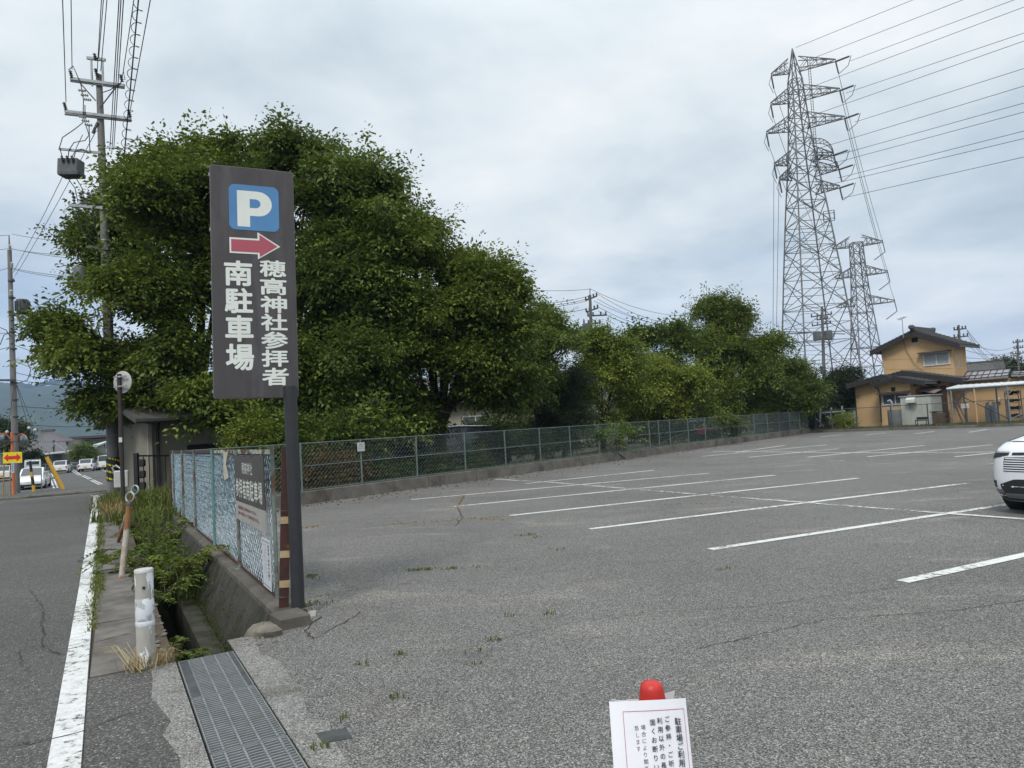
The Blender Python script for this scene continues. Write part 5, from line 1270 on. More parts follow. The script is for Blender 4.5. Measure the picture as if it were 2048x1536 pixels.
def simple_house(t, ctr_, ang, L, Wd, hw, hr, wm, rm, eave=.5, win=True):
    R = Rz(ang); o = lambda x, y, z: ctr_ + R @ Vector((x, y, z))
    b = MB(); b.prism([o(-L / 2, -Wd / 2, -.3), o(-L / 2, Wd / 2, -.3), o(-L / 2, Wd / 2, hw), o(-L / 2, 0, hr - .12), o(-L / 2, -Wd / 2, hw)], R @ Vector((L, 0, 0))); b.build('wall', wm, t)
    b = MB(); sl = (hr - hw) / (Wd / 2)
    for s in (-1, 1):
        y1 = s * (Wd / 2 + eave); z1 = hw - eave * sl + .06
        b.prism([o(-L / 2 - eave, 0, hr), o(-L / 2 - eave, y1, z1), o(-L / 2 - eave, y1, z1 + .12), o(-L / 2 - eave, 0, hr + .12)], R @ Vector((L + 2 * eave, 0, 0)))
    rf_ = b.build('roof', rm, t)
    b = MB()
    n = int((L + 2 * eave) / .45)
    for s in (-1, 1):
        for i in range(n + 1):
            x = -L / 2 - eave + (L + 2 * eave) * i / n; b.bar(o(x, 0, hr + .14), o(x, s * (Wd / 2 + eave), hw - eave * sl + .20), .06, .05, (0, 0, 1))
    b.bar(o(-L / 2 - eave, 0, hr + .16), o(L / 2 + eave, 0, hr + .16), .3, .16, (0, 0, 1)); b.build('roof_rib', rm, rf_)
    if win:
        for x in (-L * .28, L * .22):
            b = MB(); b.box(o(x, -Wd / 2 - .02, hw * .55), (1.6, .06, 1.1), R); w_ = b.build('window', M['glass_mid'], t)
            b = MB()
            for z in (-.56, .56): b.box(o(x, -Wd / 2 - .04, hw * .55 + z), (1.75, .09, .07), R)
            for k in (-.82, 0, .82): b.box(o(x + k, -Wd / 2 - .045, hw * .55), (.07, .09, 1.05), R)
            b.build('frame', M['alu'], w_)
simple_house(bh, at(1945, 90), -.5, 7, 6, 4.0, 6.2, M['wall_cream'], M['tile'])

# ================================================================== BEIGE SHED, RAILING, WHITE BOX BY THE ROAD
shed = thing('shed', W(24, 4, 0), 'low beige shed with a dark tiled eave half hidden under the big tree', 'shed')
SA = P(296, 960, 22.5); SA.z = 0; SB = P(640, 930, 26.5); SB.z = 0; sd_ = (SB - SA).normalized(); sn_ = Vector((-sd_.y, sd_.x, 0))
HS = Matrix((sd_, sn_, Vector((0, 0, 1)))).transposed(); Ls = (SB - SA).length
b = MB(); b.box(SA + sd_ * Ls / 2 + sn_ * 2 + Vector((0, 0, 1.2)), (Ls, 4, 2.5), HS); b.build('wall', M['beige_wall'], shed)
b = MB(); b.prism([SA - sd_ * .5 - sn_ * .7 + Vector((0, 0, 2.40)), SA - sd_ * .5 - sn_ * .7 + Vector((0, 0, 2.55)), SA - sd_ * .5 + sn_ * 2 + Vector((0, 0, 3.25)), SA - sd_ * .5 + sn_ * 4.7 + Vector((0, 0, 2.55)), SA - sd_ * .5 + sn_ * 4.7 + Vector((0, 0, 2.40)), SA - sd_ * .5 + sn_ * 2 + Vector((0, 0, 3.10))], sd_ * (Ls + 1)); rf_ = b.build('roof', M['tile'], shed)
b = MB(); b.tube([SA - sd_ * .5 - sn_ * .74 + Vector((0, 0, 2.44)), SA + sd_ * (Ls + .5) - sn_ * .74 + Vector((0, 0, 2.44))], .05, 8); b.build('gutter', M['black_paint'], rf_, True)
b = MB(); b.box(SA + sd_ * .06 - sn_ * .06 + Vector((0, 0, 1.2)), (.12, .1, 2.4), HS); b.build('corner_post', M['wall_cream'], shed)
b = MB(); b.tube([SA + sd_ * .30 - sn_ * .08, SA + sd_ * .30 - sn_ * .08 + Vector((0, 0, 2.2)), SA + sd_ * .2 - sn_ * .6 + Vector((0, 0, 2.4))], .045, 8); b.build('downpipe', M['black_paint'], shed, True)
b = MB(); b.box(SA + sd_ * 2.15 - sn_ * .01 + Vector((0, 0, 1.38)), (1.9, .04, .55), HS); wn = b.build('window', M['glass'], shed)
b = MB(); b.box(SA + sd_ * 2.15 - sn_ * .05 + Vector((0, 0, 1.08)), (2.0, .08, .05), HS); b.build('sill', M['beige_wall'], wn)
rl = thing('railing', W(21.5, 1.9, 0), 'black metal railing with thin vertical bars in front of the beige shed', 'railing')
RAa, RBb = P(274, 980, 20.6), P(343, 975, 21.6); RAa.z = 0; RBb.z = 0; b = MB(); b.bar(RAa, RAa + Vector((0, 0, 1.50)), .11); b.build('gate_post', M['black_paint'], rl)
b = MB(); b.bar(RAa + Vector((0, 0, 1.42)), RBb + Vector((0, 0, 1.36)), .045); b.build('top_rail', M['black_paint'], rl)
b = MB(); b.bar(RAa + Vector((0, 0, .12)), RBb + Vector((0, 0, .12)), .045); b.build('bottom_rail', M['black_paint'], rl)
for k in (.2, .36, .52, .68, .84, .98):
    v = RAa.lerp(RBb, k); b = MB(); b.bar(v + Vector((0, 0, .14)), v + Vector((0, 0, 1.38)), .022); b.build('bar', M['black_paint'], rl)
for i in range(3):
    b = MB(); b.box(RAa + Vector((.14, .05, .55 + i * .33)), (.16, .14, .22), None, .03); b.build('letter_box' if i == 0 else 'box_fitting', M['black_plastic'], rl)
mbx = thing('meter_box', P(244, 960, 21.5), 'white metal utility box on a short post beside the striped utility pole', 'utility box')
q = P(243, 958, 21.5); b = MB(); b.box(q, (.38, .25, .52), Rz(.4), .03); b.build('case', M['white_box'], mbx)
b = MB(); b.tube([Vector((q.x, q.y, 0)), q], .04, 8); b.build('post', M['galv'], mbx, True)
b = MB(); b.tube([q + Vector((-.2, 0, .2)), q + Vector((-.27, 0, .35)), q + Vector((-.15, 0, .42)), q + Vector((0, 0, .3))], .03, 8); b.build('conduit', M['galv'], mbx, True)
rsg = thing('round_road_sign', W(24.4, .45, 0), 'round traffic sign seen from its grey back on a brown post', 'road sign')
pb_ = P(247, 1006, 18.9); pb_.z = 0; tp = P(238, 748, 18.9); ct = P(240, 764, 18.85); b = MB(); b.tube([pb_, tp], .052, 12); b.build('post', M['brown_steel'], rsg, True)
vd = Vector((-.28, -.96, 0)); b = MB(); b.lathe([(.285, 0), (.298, .006), (.298, .02), (.285, .026)], ct - vd * .10, 32, vd); b.build('disc', M['disc_back'], rsg, True)
for z in (-.12, .14):
    b = MB(); b.bar(ct + Vector((-.2, .06, z)) + vd * .0, ct + Vector((.2, -.06, z)), .03, .04, (0, 0, 1)); b.torus(ct + Vector((0, 0, z)) + vd * 0, (0, 0, 1), .06, .012, 14, 6); b.build('bracket', M['galv'], rsg)
b = MB(); b.box(P(241, 880, 18.8), (.09, .02, .13), None, .005); b.build('sticker', M['white_box'], rsg)

# bollard and leaning posts
bo = thing('bollard', W(6.03, .22, 0), 'short white pipe bollard with flaking paint, a worn red band and a drilled hole', 'bollard')
q = W(6.03, .235); tl = (P(287, 1140, q.y) - q); tl.x *= .5; ax = tl.normalized(); hb = .715; RB = .063
b = MB(); b.lathe([(RB, -.05), (RB, hb * .42)], q, 28, ax); b.build('lower_pipe', M['bollard'], bo, True)
b = MB(); b.lathe([(RB, hb * .421), (RB + .0025, hb * .43), (RB + .0025, hb * .47), (RB, hb * .475)], q, 28, ax); b.build('lower_ring', M['bollard_clean'], bo, True)
b = MB(); b.lathe([(RB, hb * .4755), (RB + .0015, hb * .48), (RB + .0015, hb * .70), (RB, hb * .705)], q, 28, ax); b.build('red_band', M['bollard_band'], bo, True)
b = MB(); b.lathe([(RB, hb * .7055), (RB, hb * .965), (.001, hb * .9655)], q, 28, ax); b.build('upper_pipe', M['bollard'], bo, True)
b = MB(); b.lathe([(RB, hb * .966), (RB + .002, hb * .967), (RB + .002, hb * .992), (RB * .97, hb), (.001, hb + .004)], q, 28, ax); b.build('cap', M['white_box'], bo, True)
b = MB(); b.lathe([(.011, 0), (.011, .004)], q + ax * hb * .82 + Vector((.028, -.058, 0)), 12, (.43, -.9, 0)); b.build('hole', M['black_paint'], bo)
for i, (bx_, by_, tx_, ty_, dpt, lab) in enumerate([(243, 1156, 258, 1012, 9.1, 'leaning pipe post streaked with rust, a round steel ring on its top'), (236, 1085, 268, 985, 10.6, 'second leaning ring-topped pipe post, just behind the rust-streaked one')]):
    a = G(bx_, by_); c = P(tx_, ty_, dpt + .1); lp = thing('chain_post', a, lab, 'post', 'leaning ring-topped posts'); dd = (c - a).normalized()
    b = MB(); b.tube([a - dd * .05, c], .034 if i == 0 else .03, 16); b.build('pipe', M['rust'], lp, True)
    b = MB(); b.tube([a.lerp(c, .66), c], .0348 if i == 0 else .0308, 16); b.build('rusty_upper_pipe', M['rust_heavy'], lp, True)
    b = MB(); b.lathe([(.036, 0), (.04, .01), (.034, .05), (.02, .07)], c, 14, dd); b.build('cap', M['dark_steel'], lp, True)
    b = MB(); cc = c + dd * .115; b.torus(cc, (-.25, -.95, .15), .062, .012, 24, 8); b.build('ring', M['galv'], lp, True)

# ================================================================== TRAFFIC CONE WITH NOTICES
cone = thing('traffic_cone', Vector((.407, 2.44, 0)), 'red traffic cone with a rounded tip standing at the bottom edge of the photo', 'traffic cone')
cz = .725; c0 = Vector((.407, 2.44, 0))
b = MB(); prof = [(.155, .03), (.150, .05)] + [(.150 - (.150 - .040) * k / 8, .05 + (cz - .085) * k / 8) for k in range(1, 9)] + [(.0385, cz - .022), (.034, cz - .010), (.025, cz - .003), (.012, cz), (.001, cz + .0005)]
b.lathe(prof, c0, 40); b.build('cone_body', M['cone_red'], cone, True)
b = MB(); b.box(c0 + Vector((0, 0, .016)), (.38, .38, .03), Rz(.3), .02); b.build('base', M['cone_red'], cone)
b = MB(); b.lathe([(.1205, .235), (.0905, .41), (.0895, .41), (.1195, .235)], c0, 40); b.build('reflective_band', M['white_box'], cone, True)
TLn, TRn = P(1218, 1403, 2.345), P(1371, 1396, 2.395)
nx = (TRn - TLn).normalized(); ny = Vector((-.075, .27, .96)); ny = (ny - nx * ny.dot(nx)).normalized(); nn_ = nx.cross(ny)
NW = (TRn - TLn).length; NH = NW * 1.40
def cpt(u, v, o=0.0):   # sheets bow gently round the cone
    return TLn + nx * (u * NW) - ny * (v * NH) + nn_ * (o + .022 * (1 - (2 * u - 1) ** 2))
def bowed(b, u0, v0, u1, v1, o, n=10):
    pts = [cpt(u0 + (u1 - u0) * i / n, v, o) for v in (v0, v1) for i in range(n + 1)]
    b.add(pts, [(i, i + n + 1, i + n + 2, i + 1) for i in range(n)])
ntc = thing('paper_notice', TLn - ny * NH, 'laminated white notice with red border and vertical Japanese writing on the traffic cone', 'notice')
b = MB(); bowed(b, 0, 0, 1, 1, 0); b.build('sheet', M['paper'], ntc)
b = MB()
for u0, v0, u1, v1 in ((.15, .082, .955, .0865), (.15, .95, .955, .9545), (.15, .082, .1555, .954), (.9495, .082, .955, .954)): bowed(b, u0, v0, u1, v1, .0012)
b.build('border', M['text_magenta'], ntc)
def column(b, txt, u, v, w, h, step, bold):
    for i, ch in enumerate(txt): put_glyph(b, ch, cpt(u, v + h + i * step, .0016), nx, ny, w * NW, h * NH, bold, False)
b = MB(); column(b, '駐車場ご利用の皆様へ', .800, .148, .088, .0640, .0650, .012); b.build('heading', M['text_black'], ntc)
b = MB()
column(b, 'ご参拝・ご祈祷等での', .660, .130, .074, .052, .0690, .004); column(b, '利用以外の長時間駐車は', .560, .140, .074, .052, .0690, .004); column(b, '固くお断りいたします', .468, .150, .074, .052, .0690, .004)
b.build('lettering', M['text_black'], ntc)
b = MB(); column(b, '場合により関係機関に通報', .352, .190, .062, .044, .0530, .0); column(b, '致します', .275, .195, .062, .044, .0530, .0); b.build('small_lettering', M['text_black'], ntc)
cn2 = thing('paper_notice', c0 + Vector((0, .1, .3)), 'second white sheet behind the laminated notice, corner sticking up beside the cone tip', 'notice')
b = MB(); q = [P(1252, 1399, 2.50), P(1300, 1397, 2.52), P(1350, 1381, 2.53), P(1343, 1420, 2.53), P(1350, 1700, 2.53), P(1245, 1700, 2.50)]; b.prism(q, Vector((0, .0012, 0))); b.build('sheet', M['paper_thin'], cn2)
b = MB(); b.tube([P(1222, 1401, 2.36) + Vector((0, .004, 0)), P(1280, 1404, 2.392), P(1302, 1405, 2.395)], .0015, 4); b.tube([c0 + Vector((.045 * math.cos(a), .045 * math.sin(a), cz - .075)) for a in [k * .5 for k in range(13)]], .0016, 4); tag(b.build('tie_string', M['paper_thin']), 'thin pale string tying the notices round the traffic cone', 'string')

# ================================================================== CARS
def make_car(name, label, loc, az, paint, L, Wd, H, lower, cabin, group=None, rear_plate='plate_yellow', truck=False, front_plate='plate_white'):
    rot = math.radians(90 - az); o = thing(name, loc, label, 'car' if not truck else 'truck', group, rot)
    hw = Wd / 2; b = MB()
    def sect(x, k, zb, zt): return [(x, hw * k * .90, zb), (x, hw * k, zb + .14), (x, hw * k, zt - .12), (x, hw * k * .96, zt - .02), (x, hw * k * .80, zt), (x, 0, zt + .025)]
    st = []
    for xf, k, zb, zt in lower:
        s_ = sect((.5 - xf) * L, k, zb, zt); st.append(s_ + [(p[0], -p[1], p[2]) for p in reversed(s_[:-1])])
    n = len(st[0])
    for i, s_ in enumerate(st): b.add(s_, [])
    fs = [(i * n + j, (i + 1) * n + j, (i + 1) * n + j + 1, i * n + j + 1) for i in range(len(st) - 1) for j in range(n - 1)] + [tuple(range(n)), tuple((len(st) - 1) * n + j for j in range(n - 1, -1, -1))]
    b.add([], []); b.f += fs; b.m += [0] * len(fs)
    # greenhouse
    cs = []
    for xf, kb, zb, kt, zt in cabin:
        x = (.5 - xf) * L; cs.append([Vector((x, hw * kb, zb)), Vector((x, hw * kt, zt)), Vector((x, hw * kt * .85, zt + .03)), Vector((x, 0, zt + .045)), Vector((x, -hw * kt * .85, zt + .03)), Vector((x, -hw * kt, zt)), Vector((x, -hw * kb, zb))])
    k0 = len(b.v); b.v += [tuple(v) for s_ in cs for v in s_]
    m = 7; fs = [(k0 + i * m + j, k0 + (i + 1) * m + j, k0 + (i + 1) * m + j + 1, k0 + i * m + j + 1) for i in range(len(cs) - 1) for j in range(m - 1)]
    fs += [tuple(k0 + j for j in range(m)), tuple(k0 + (len(cs) - 1) * m + j for j in range(m - 1, -1, -1))]
    b.f += fs; b.m += [0] * len(fs)
    b.build('body', M[paint], o, True, local=True)
    def pane(nm, q, ins, off, mt='glass'):
        c = sum(q, Vector()) / len(q); nr = (q[1] - q[0]).cross(q[2] - q[0])
        if nr.length < 1e-8: return
        nr.normalize(); out = Vector((c.x * .3, c.y, c.z - H * .45))
        if nr.dot(out) < 0: nr = -nr
        bb = MB(); bb.prism([v.lerp(c, ins) + nr * (off - .012) for v in q], nr * .018); bb.build(nm, M[mt], o, local=True)
    def screen(nm, A_, B_, sx):
        c = sum(A_[1:6] + B_[1:6], Vector()) / 10; bb = MB(); out = Vector((sx * .014, 0, .010))
        pts = [v.lerp(c, .10) + out for v in A_[1:6]] + [v.lerp(c, .10) + out for v in B_[1:6]]
        bb.add(pts, [(j, j + 1, j + 6, j + 5) for j in range(4)]); bb.build(nm, M['glass'], o, local=True)
    screen('windscreen', cs[0], cs[1], 1); screen('rear_window', cs[-1], cs[-2], -1)
    for sd in (0, 6):
        tpi = 1 if sd == 0 else 5
        for i in range(len(cs) - 1):
            q = [cs[i][sd], cs[i + 1][sd], cs[i + 1][tpi], cs[i][tpi]]
            if i == 0: q = [cs[0][sd], cs[1][sd], cs[1][tpi]]
            if i == len(cs) - 2: q = [cs[i][sd], cs[i + 1][sd], cs[i][tpi]]
            pane('side_window', q, .14, .006)
    xr, xf_ = -L / 2, L / 2; zt_r = lower[-1][3]; zt_f = lower[0][3]
    for s in (-1, 1):
        bb = MB(); bb.box((xr - .0, s * hw * .80, zt_r - .14), (.06, .14, .26), None, .02); bb.build('tail_lamp', M['lamp_red'], o, local=True)
        bb = MB(); bb.box((xf_ - .01, s * hw * .66, zt_f - .12), (.07, .34, .12), None, .03); bb.build('headlight', M['lamp_clear'], o, local=True)
        bb = MB(); xm = (.5 - cabin[0][0]) * L - .25; bb.box((xm, s * (hw + .07), cabin[0][2] + .05), (.10, .16, .12), None, .03); bb.build('mirror', M[paint], o, local=True)
    for x, pl_ in ((xr - .012, rear_plate), (xf_ + .012, front_plate)):
        bb = MB(); bb.box((x, 0, .55 if x < 0 else .45), (.02, .34, .17)); bb.build('number_plate', M[pl_], o, local=True)
    for x, z in ((xr - .005, .33), (xf_ + .005, .30)):
        bb = MB(); bb.box((x, 0, z), (.05, Wd * .82, .14), None, .02); bb.build('bumper_trim', M['black_plastic'], o, local=True)
    R_ = .29
    for x in (L * .32, -L * .31):
        for s in (-1, 1):
            bb = MB(); bb.lathe([(R_ * .62, -.09), (R_ * .96, -.085), (R_, -.05), (R_, .05), (R_ * .96, .085), (R_ * .62, .09)], (x, s * (hw - .085), R_), 20, (0, 1, 0)); w_ = bb.build('wheel', M['rubber'], o, True, local=True)
            bb = MB(); bb.lathe([(.02, s * .02), (R_ * .6, s * .03), (R_ * .63, s * .085), (R_ * .56, s * .075), (.03, s * .065)], (x, s * (hw - .085), R_), 14, (0, 1, 0)); bb.build('rim', M['galv'], w_, True, local=True)
            bb = MB(); bb.lathe([(R_ * 1.02, -.16), (R_ * 1.16, -.16), (R_ * 1.16, .006), (R_ * 1.02, .006)], (x, s * hw if s > 0 else s * hw, R_ + .01), 18, (0, s, 0)); bb.build('wheel_arch', M['black_plastic'], o, True, local=True)
    return o
HATCH = ([(0, .80, .26, .60), (.03, .93, .20, .72), (.12, .99, .18, .86), (.24, 1, .18, .92), (.60, 1, .18, .95), (.90, .99, .20, .96), (.98, .95, .24, .93), (1, .88, .30, .86)],
         [(.22, .93, .90, .80, .92), (.40, .95, .92, .80, 1.44), (.58, .95, .93, .80, 1.47), (.88, .94, .94, .78, 1.42), (.985, .90, .92, .74, .96)])
VAN = ([(0, .86, .26, .70), (.03, .95, .20, .86), (.10, 1, .18, .98), (.6, 1, .18, 1.0), (.97, 1, .2, 1.0), (1, .95, .26, .95)],
       [(.08, .95, .96, .86, 1.0), (.24, .97, .98, .86, 1.72), (.55, .97, .98, .86, 1.78), (.94, .97, .98, .84, 1.72), (.995, .94, .96, .82, 1.02)])
SEDAN = ([(0, .74, .24, .52), (.025, .90, .17, .64), (.10, .98, .15, .76), (.26, 1, .15, .87), (.60, 1, .15, .93), (.90, .98, .18, .96), (.985, .92, .24, .92), (1, .86, .30, .84)],
         [(.22, .92, .84, .78, .86), (.46, .93, .90, .72, 1.38), (.60, .93, .92, .72, 1.39), (.86, .90, .94, .66, 1.14), (.97, .86, .93, .62, .97)])
def cpos(px, dep, z=-.65): v = P(px, 940, dep); return Vector((v.x, v.y, z))
LC = 'white cars parked across the road'
make_car('parked_car', 'white sedan parked nose-on behind the black and yellow pole across the road', cpos(66, 49.5), 152, 'white_paint', 4.55, 1.78, 1.43, *SEDAN, LC)
make_car('parked_car', 'white hatchback seen from behind, just right of the slanting yellow pole', cpos(124, 84), -25, 'white_paint', 3.4, 1.62, 1.5, *HATCH, LC)
make_car('parked_car', 'white hatchback seen from behind in front of the round clipped tree', cpos(176, 86), -22, 'white_paint', 3.6, 1.66, 1.5, *HATCH, LC)
make_car('parked_car', 'white tall hatchback partly hidden by the striped utility pole', cpos(217, 88), -12, 'white_paint', 3.4, 1.55, 1.7, *VAN, LC)
make_car('parked_car', 'white van partly visible between the sign post and the black railing', cpos(262, 66), 95, 'white_paint', 3.6, 1.6, 1.75, *VAN, LC)
make_car('parked_car', 'white car cut by the left edge of the photo, beside the yellow arrow sign', cpos(4, 68), -35, 'white_paint', 3.8, 1.66, 1.5, *HATCH, LC)
# kei truck
tr = thing('small_truck', cpos(66, 74), 'small white flatbed truck showing its cab back above the white sedan', 'truck', None, math.radians(90 + 35))
b = MB(); b.box((1.25, 0, 1.05), (.9, 1.45, 1.45), None, .08); b.build('cab', M['white_paint'], tr, local=True)
b = MB(); b.box((.795, 0, 1.45), (.03, 1.1, .42), None, .01); b.build('rear_window', M['glass'], tr, local=True)
b = MB(); b.box((1.69, 0, 1.42), (.05, 1.2, .5), None, .02); b.build('windscreen', M['glass'], tr, local=True)
b = MB(); b.box((-.45, 0, .62), (2.4, 1.45, .06))
for y in (-.7, .7): b.box((-.45, y, .76), (2.4, .04, .26))
b.box((-1.63, 0, .76), (.04, 1.36, .26)); b.build('flatbed', M['white_paint'], tr, local=True)
b = MB()
for y in (-.68, .68): b.bar((.72, y, .63), (.72, y, 1.85), .05)
b.bar((.72, -.68, 1.85), (.72, .68, 1.85), .05); b.bar((.72, -.68, 1.3), (.72, .68, 1.3), .05); b.build('guard_frame', M['white_box'], tr, local=True)
for x in (1.2, -1.0):
    for s in (-1, 1):
        b = MB(); b.lathe([(.12, -.07), (.25, -.07), (.26, 0), (.25, .07), (.12, .07)], (x, s * .62, .26), 16, (0, 1, 0)); b.build('wheel', M['rubber'], tr, True, local=True)
# vehicles behind the trees
BC = 'cars parked behind the turquoise fence'
make_car('parked_car', 'silver-roofed dark van behind the fence left of the forked trunk', cpos(800, 29.5, 0), 60, 'dark_paint', 4.2, 1.68, 1.85, *VAN, BC)
make_car('parked_car', 'dark hatchback with a pale roof edge behind the fence right of the forked trunk', cpos(925, 29, 0), 75, 'dark_paint', 3.8, 1.66, 1.5, *VAN, BC)
make_car('parked_car', 'silver van glimpsed between the two dark cars behind the fence', cpos(865, 36, 0), 70, 'silver_paint', 4.3, 1.68, 1.85, *VAN, BC)
# red farm machine
fm = thing('farm_machine', at(1408, 46), 'red and white farm machine with a blue hood behind the far fence panels', 'machine', None, math.radians(-50)); 
b = MB(); b.box((0, 0, .62), (1.5, .75, .4), None, .06); b.build('chassis', M['arrow_red'], fm, local=True)
b = MB(); b.box((-.5, 0, 1.25), (.7, .8, .25), None, .08); b.build('blue_hood', M['sign_blue'], fm, local=True)
b = MB(); b.box((.35, 0, .95), (.4, .55, .35), None, .06); b.bar((-.45, .3, .8), (-.45, .3, 1.2), .06); b.bar((-.45, -.3, .8), (-.45, -.3, 1.2), .06); b.build('seat', M['white_box'], fm, local=True)
b = MB(); b.box((1.15, 0, .72), (.65, .9, .30), None, .08); b.build('front_box', M['sign_red'], fm, local=True)
b = MB(); b.bar((1.3, 0, .5), (2.0, .2, 1.1), .08); b.bar((1.2, .3, .45), (1.8, .5, .75), .06); b.build('loading_arm', M['white_box'], fm, local=True)
for x, R_ in ((-.5, .42), (.8, .34)):
    for s in (-1, 1):
        b = MB(); b.lathe([(.1, -.08), (R_ - .04, -.08), (R_, -.04), (R_, .04), (R_ - .04, .08), (.1, .08)], (x, s * .48, R_), 18, (0, 1, 0)); b.build('wheel', M['rubber'], fm, True, local=True)
# motor scooter at the fence corner
sc = thing('scooter', K1 + rn * .9 + rd * .2, 'dark motor scooter standing behind the corner where the two fences meet', 'scooter', None, -.6)
for x in (-.6, .6):
    b = MB(); b.torus((x, 0, .27), (0, 1, 0), .21, .055, 20, 8); b.lathe([(.05, -.05), (.18, -.02), (.18, .02), (.05, .05)], (x, 0, .27), 12, (0, 1, 0)); b.build('wheel', M['rubber'], sc, True, local=True)
b = MB(); b.box((-.35, 0, .62), (.75, .3, .35), None, .1); b.box((.05, 0, .32), (.5, .28, .10), None, .03); b.prism([(.3, -.18, .3), (.55, -.18, .95), (.65, -.18, .95), (.45, -.18, .3)], (0, .36, 0)); b.build('body', M['black_plastic'], sc, local=True)
b = MB(); b.box((-.38, 0, .83), (.62, .26, .08), None, .03); b.build('seat', M['rubber'], sc, local=True)
b = MB(); b.bar((.58, 0, .9), (.5, 0, 1.08), .04); b.bar((.5, -.33, 1.08), (.5, .33, 1.08), .035); b.build('handlebar', M['galv'], sc, local=True)
ob_ = [(1690, 832, 51.5), (1655, 838, 51)]
for i, (px, py, d) in enumerate(ob_[:1]):
    tt = thing('wooden_prop_frame', at(1668, 51.5), 'frame of pale poles with two slanting props behind the dark fence corner', 'frame')
    for p0, p1 in (((1640, 858), (1641, 815)), ((1662, 858), (1662, 815)), ((1684, 857), (1684, 812)), ((1640, 826), (1690, 822)), ((1632, 838), (1650, 856)), ((1655, 832), (1673, 853))):
        b = MB(); b.bar(P(*p0, 51.5), P(*p1, 51.5), .09); b.build('pole', M['galv'], tt)

# white crossover at the right edge
C0 = Vector((7.0, 10.34, 0)); hd = Vector((-.93, -.37, 0)).normalized(); lf = Vector((.37, -.93, 0)).normalized()   # lf: towards the car's own left
suv_o = C0 + hd * .50 + lf * .885
suv = thing('parked_car', suv_o - hd * 2, 'white crossover with slim headlight and barred body-colour grille at the right edge', 'car')
def sv(x, y, z): return suv_o - hd * x + lf * y + Vector((0, 0, z))      # x back from the bumper, y to the car's left
HWs = .895
def setb(u): u = abs(u); return .05 * u * u + .24 * u ** 6 + .16 * u ** 18
def face_x(z):      # how far back the nose lies at height z
    pr = [(.18, .16), (.26, .06), (.40, .0), (.58, .0), (.70, .015), (.80, .035), (.90, .08), (.96, .16), (.99, .24)]
    for (z0, x0), (z1, x1) in zip(pr[:-1], pr[1:]):
        if z <= z1: return x0 + (x1 - x0) * (z - z0) / (z1 - z0)
    return pr[-1][1]
def fy(u, z): return u * HWs * (1 - .10 * max(0, (z - .72) / .27) ** 1.5 - .03 * max(0, (.4 - z) / .22))
def nose(u, z, off=0.0):
    x = face_x(z) + setb(u) ; p = sv(x, fy(u, z), z)
    if off:
        e = .01; a = sv(face_x(z) + setb(min(1, u + e)), fy(min(1, u + e), z), z) - sv(face_x(z) + setb(max(-1, u - e)), fy(max(-1, u - e), z), z)
        c = sv(face_x(z + e) + setb(u), fy(u, z + e), z + e) - sv(face_x(z - e) + setb(u), fy(u, z - e), z - e)
        n = a.cross(c).normalized(); n = n if n.dot(hd) > 0 else -n; p = p + n * off
    return p
def patch(nm, u0, u1, zlo, zhi, off, m, par, nu=14, nz=4, thick=.0):
    """a panel following the nose; zlo / zhi may vary with u"""
    f0 = zlo if callable(zlo) else (lambda u: zlo); f1 = zhi if callable(zhi) else (lambda u: zhi)
    b = MB(); pts = []
    for i in range(nu + 1):
        u = u0 + (u1 - u0) * i / nu
        for k in range(nz + 1): pts.append(nose(u, f0(u) + (f1(u) - f0(u)) * k / nz, off))
    n = nz + 1; b.add(pts, [(i * n + k, (i + 1) * n + k, (i + 1) * n + k + 1, i * n + k + 1) for i in range(nu) for k in range(nz)])
    rim = [(i, 0) for i in range(nu + 1)] + [(nu, k) for k in range(1, n)] + [(i, nz) for i in range(nu - 1, -1, -1)] + [(0, k) for k in range(nz - 1, 0, -1)]
    lst = [pts[i * n + k] for i, k in rim]; inn = [nose(u0 + (u1 - u0) * i / nu, f0(u0 + (u1 - u0) * i / nu) + (f1(u0 + (u1 - u0) * i / nu) - f0(u0 + (u1 - u0) * i / nu)) * k / nz, off - .02) for i, k in rim]
    m_ = len(lst); b.add(lst + inn, [(i, (i + 1) % m_, m_ + (i + 1) % m_, m_ + i) for i in range(m_)])
    return b.build(nm, m, par, True)
b = MB(); us = [-1, -.985, -.96, -.92, -.86, -.78, -.65, -.5, -.25, 0, .25, .5, .65, .78, .86, .92, .96, .985, 1]; zs = [.18, .22, .26, .32, .40, .49, .58, .64, .70, .75, .80, .85, .90, .93, .96, .99]
b.add([nose(u, z) for u in us for z in zs], [(i * 16 + k, (i + 1) * 16 + k, (i + 1) * 16 + k + 1, i * 16 + k + 1) for i in range(len(us) - 1) for k in range(15)])
# flanks and bonnet and cabin
flank = [(.24, 0), (.30, .01), (.6, .012), (.75, .0), (.90, -.03), (.99, -.09)]
xs = [.75, 1.0, 1.4, 2.0, 3.0, 3.9, 4.3]
for s in (-1, 1):
    cols = [[nose(s, z) for z in (.24, .30, .6, .75, .90, .99)]] + [[sv(x, s * (HWs + o + (0 if x < 4.1 else -.06)), z + (.02 if z > .85 and x > 1.2 else 0)) for z, o in flank] for x in xs]
    pts = [p for c_ in cols for p in c_]; b.add(pts, [(i * 6 + k, (i + 1) * 6 + k, (i + 1) * 6 + k + 1, i * 6 + k + 1) for i in range(len(cols) - 1) for k in range(5)])
bon = []
for i in range(7):
    f = i / 6; row = []
    for j in range(13):
        u = -1 + 2 * j / 12; a = nose(u, .99); c = sv(1.30, u * (HWs - .10), 1.09 + .05 * (1 - u * u)); p = a.lerp(c, f); p.z += .075 * math.sin(f * math.pi * .62) * (1 - abs(u) ** 3) + (.012 if .45 < abs(u) < .75 else 0); row.append(p)
    bon.append(row)
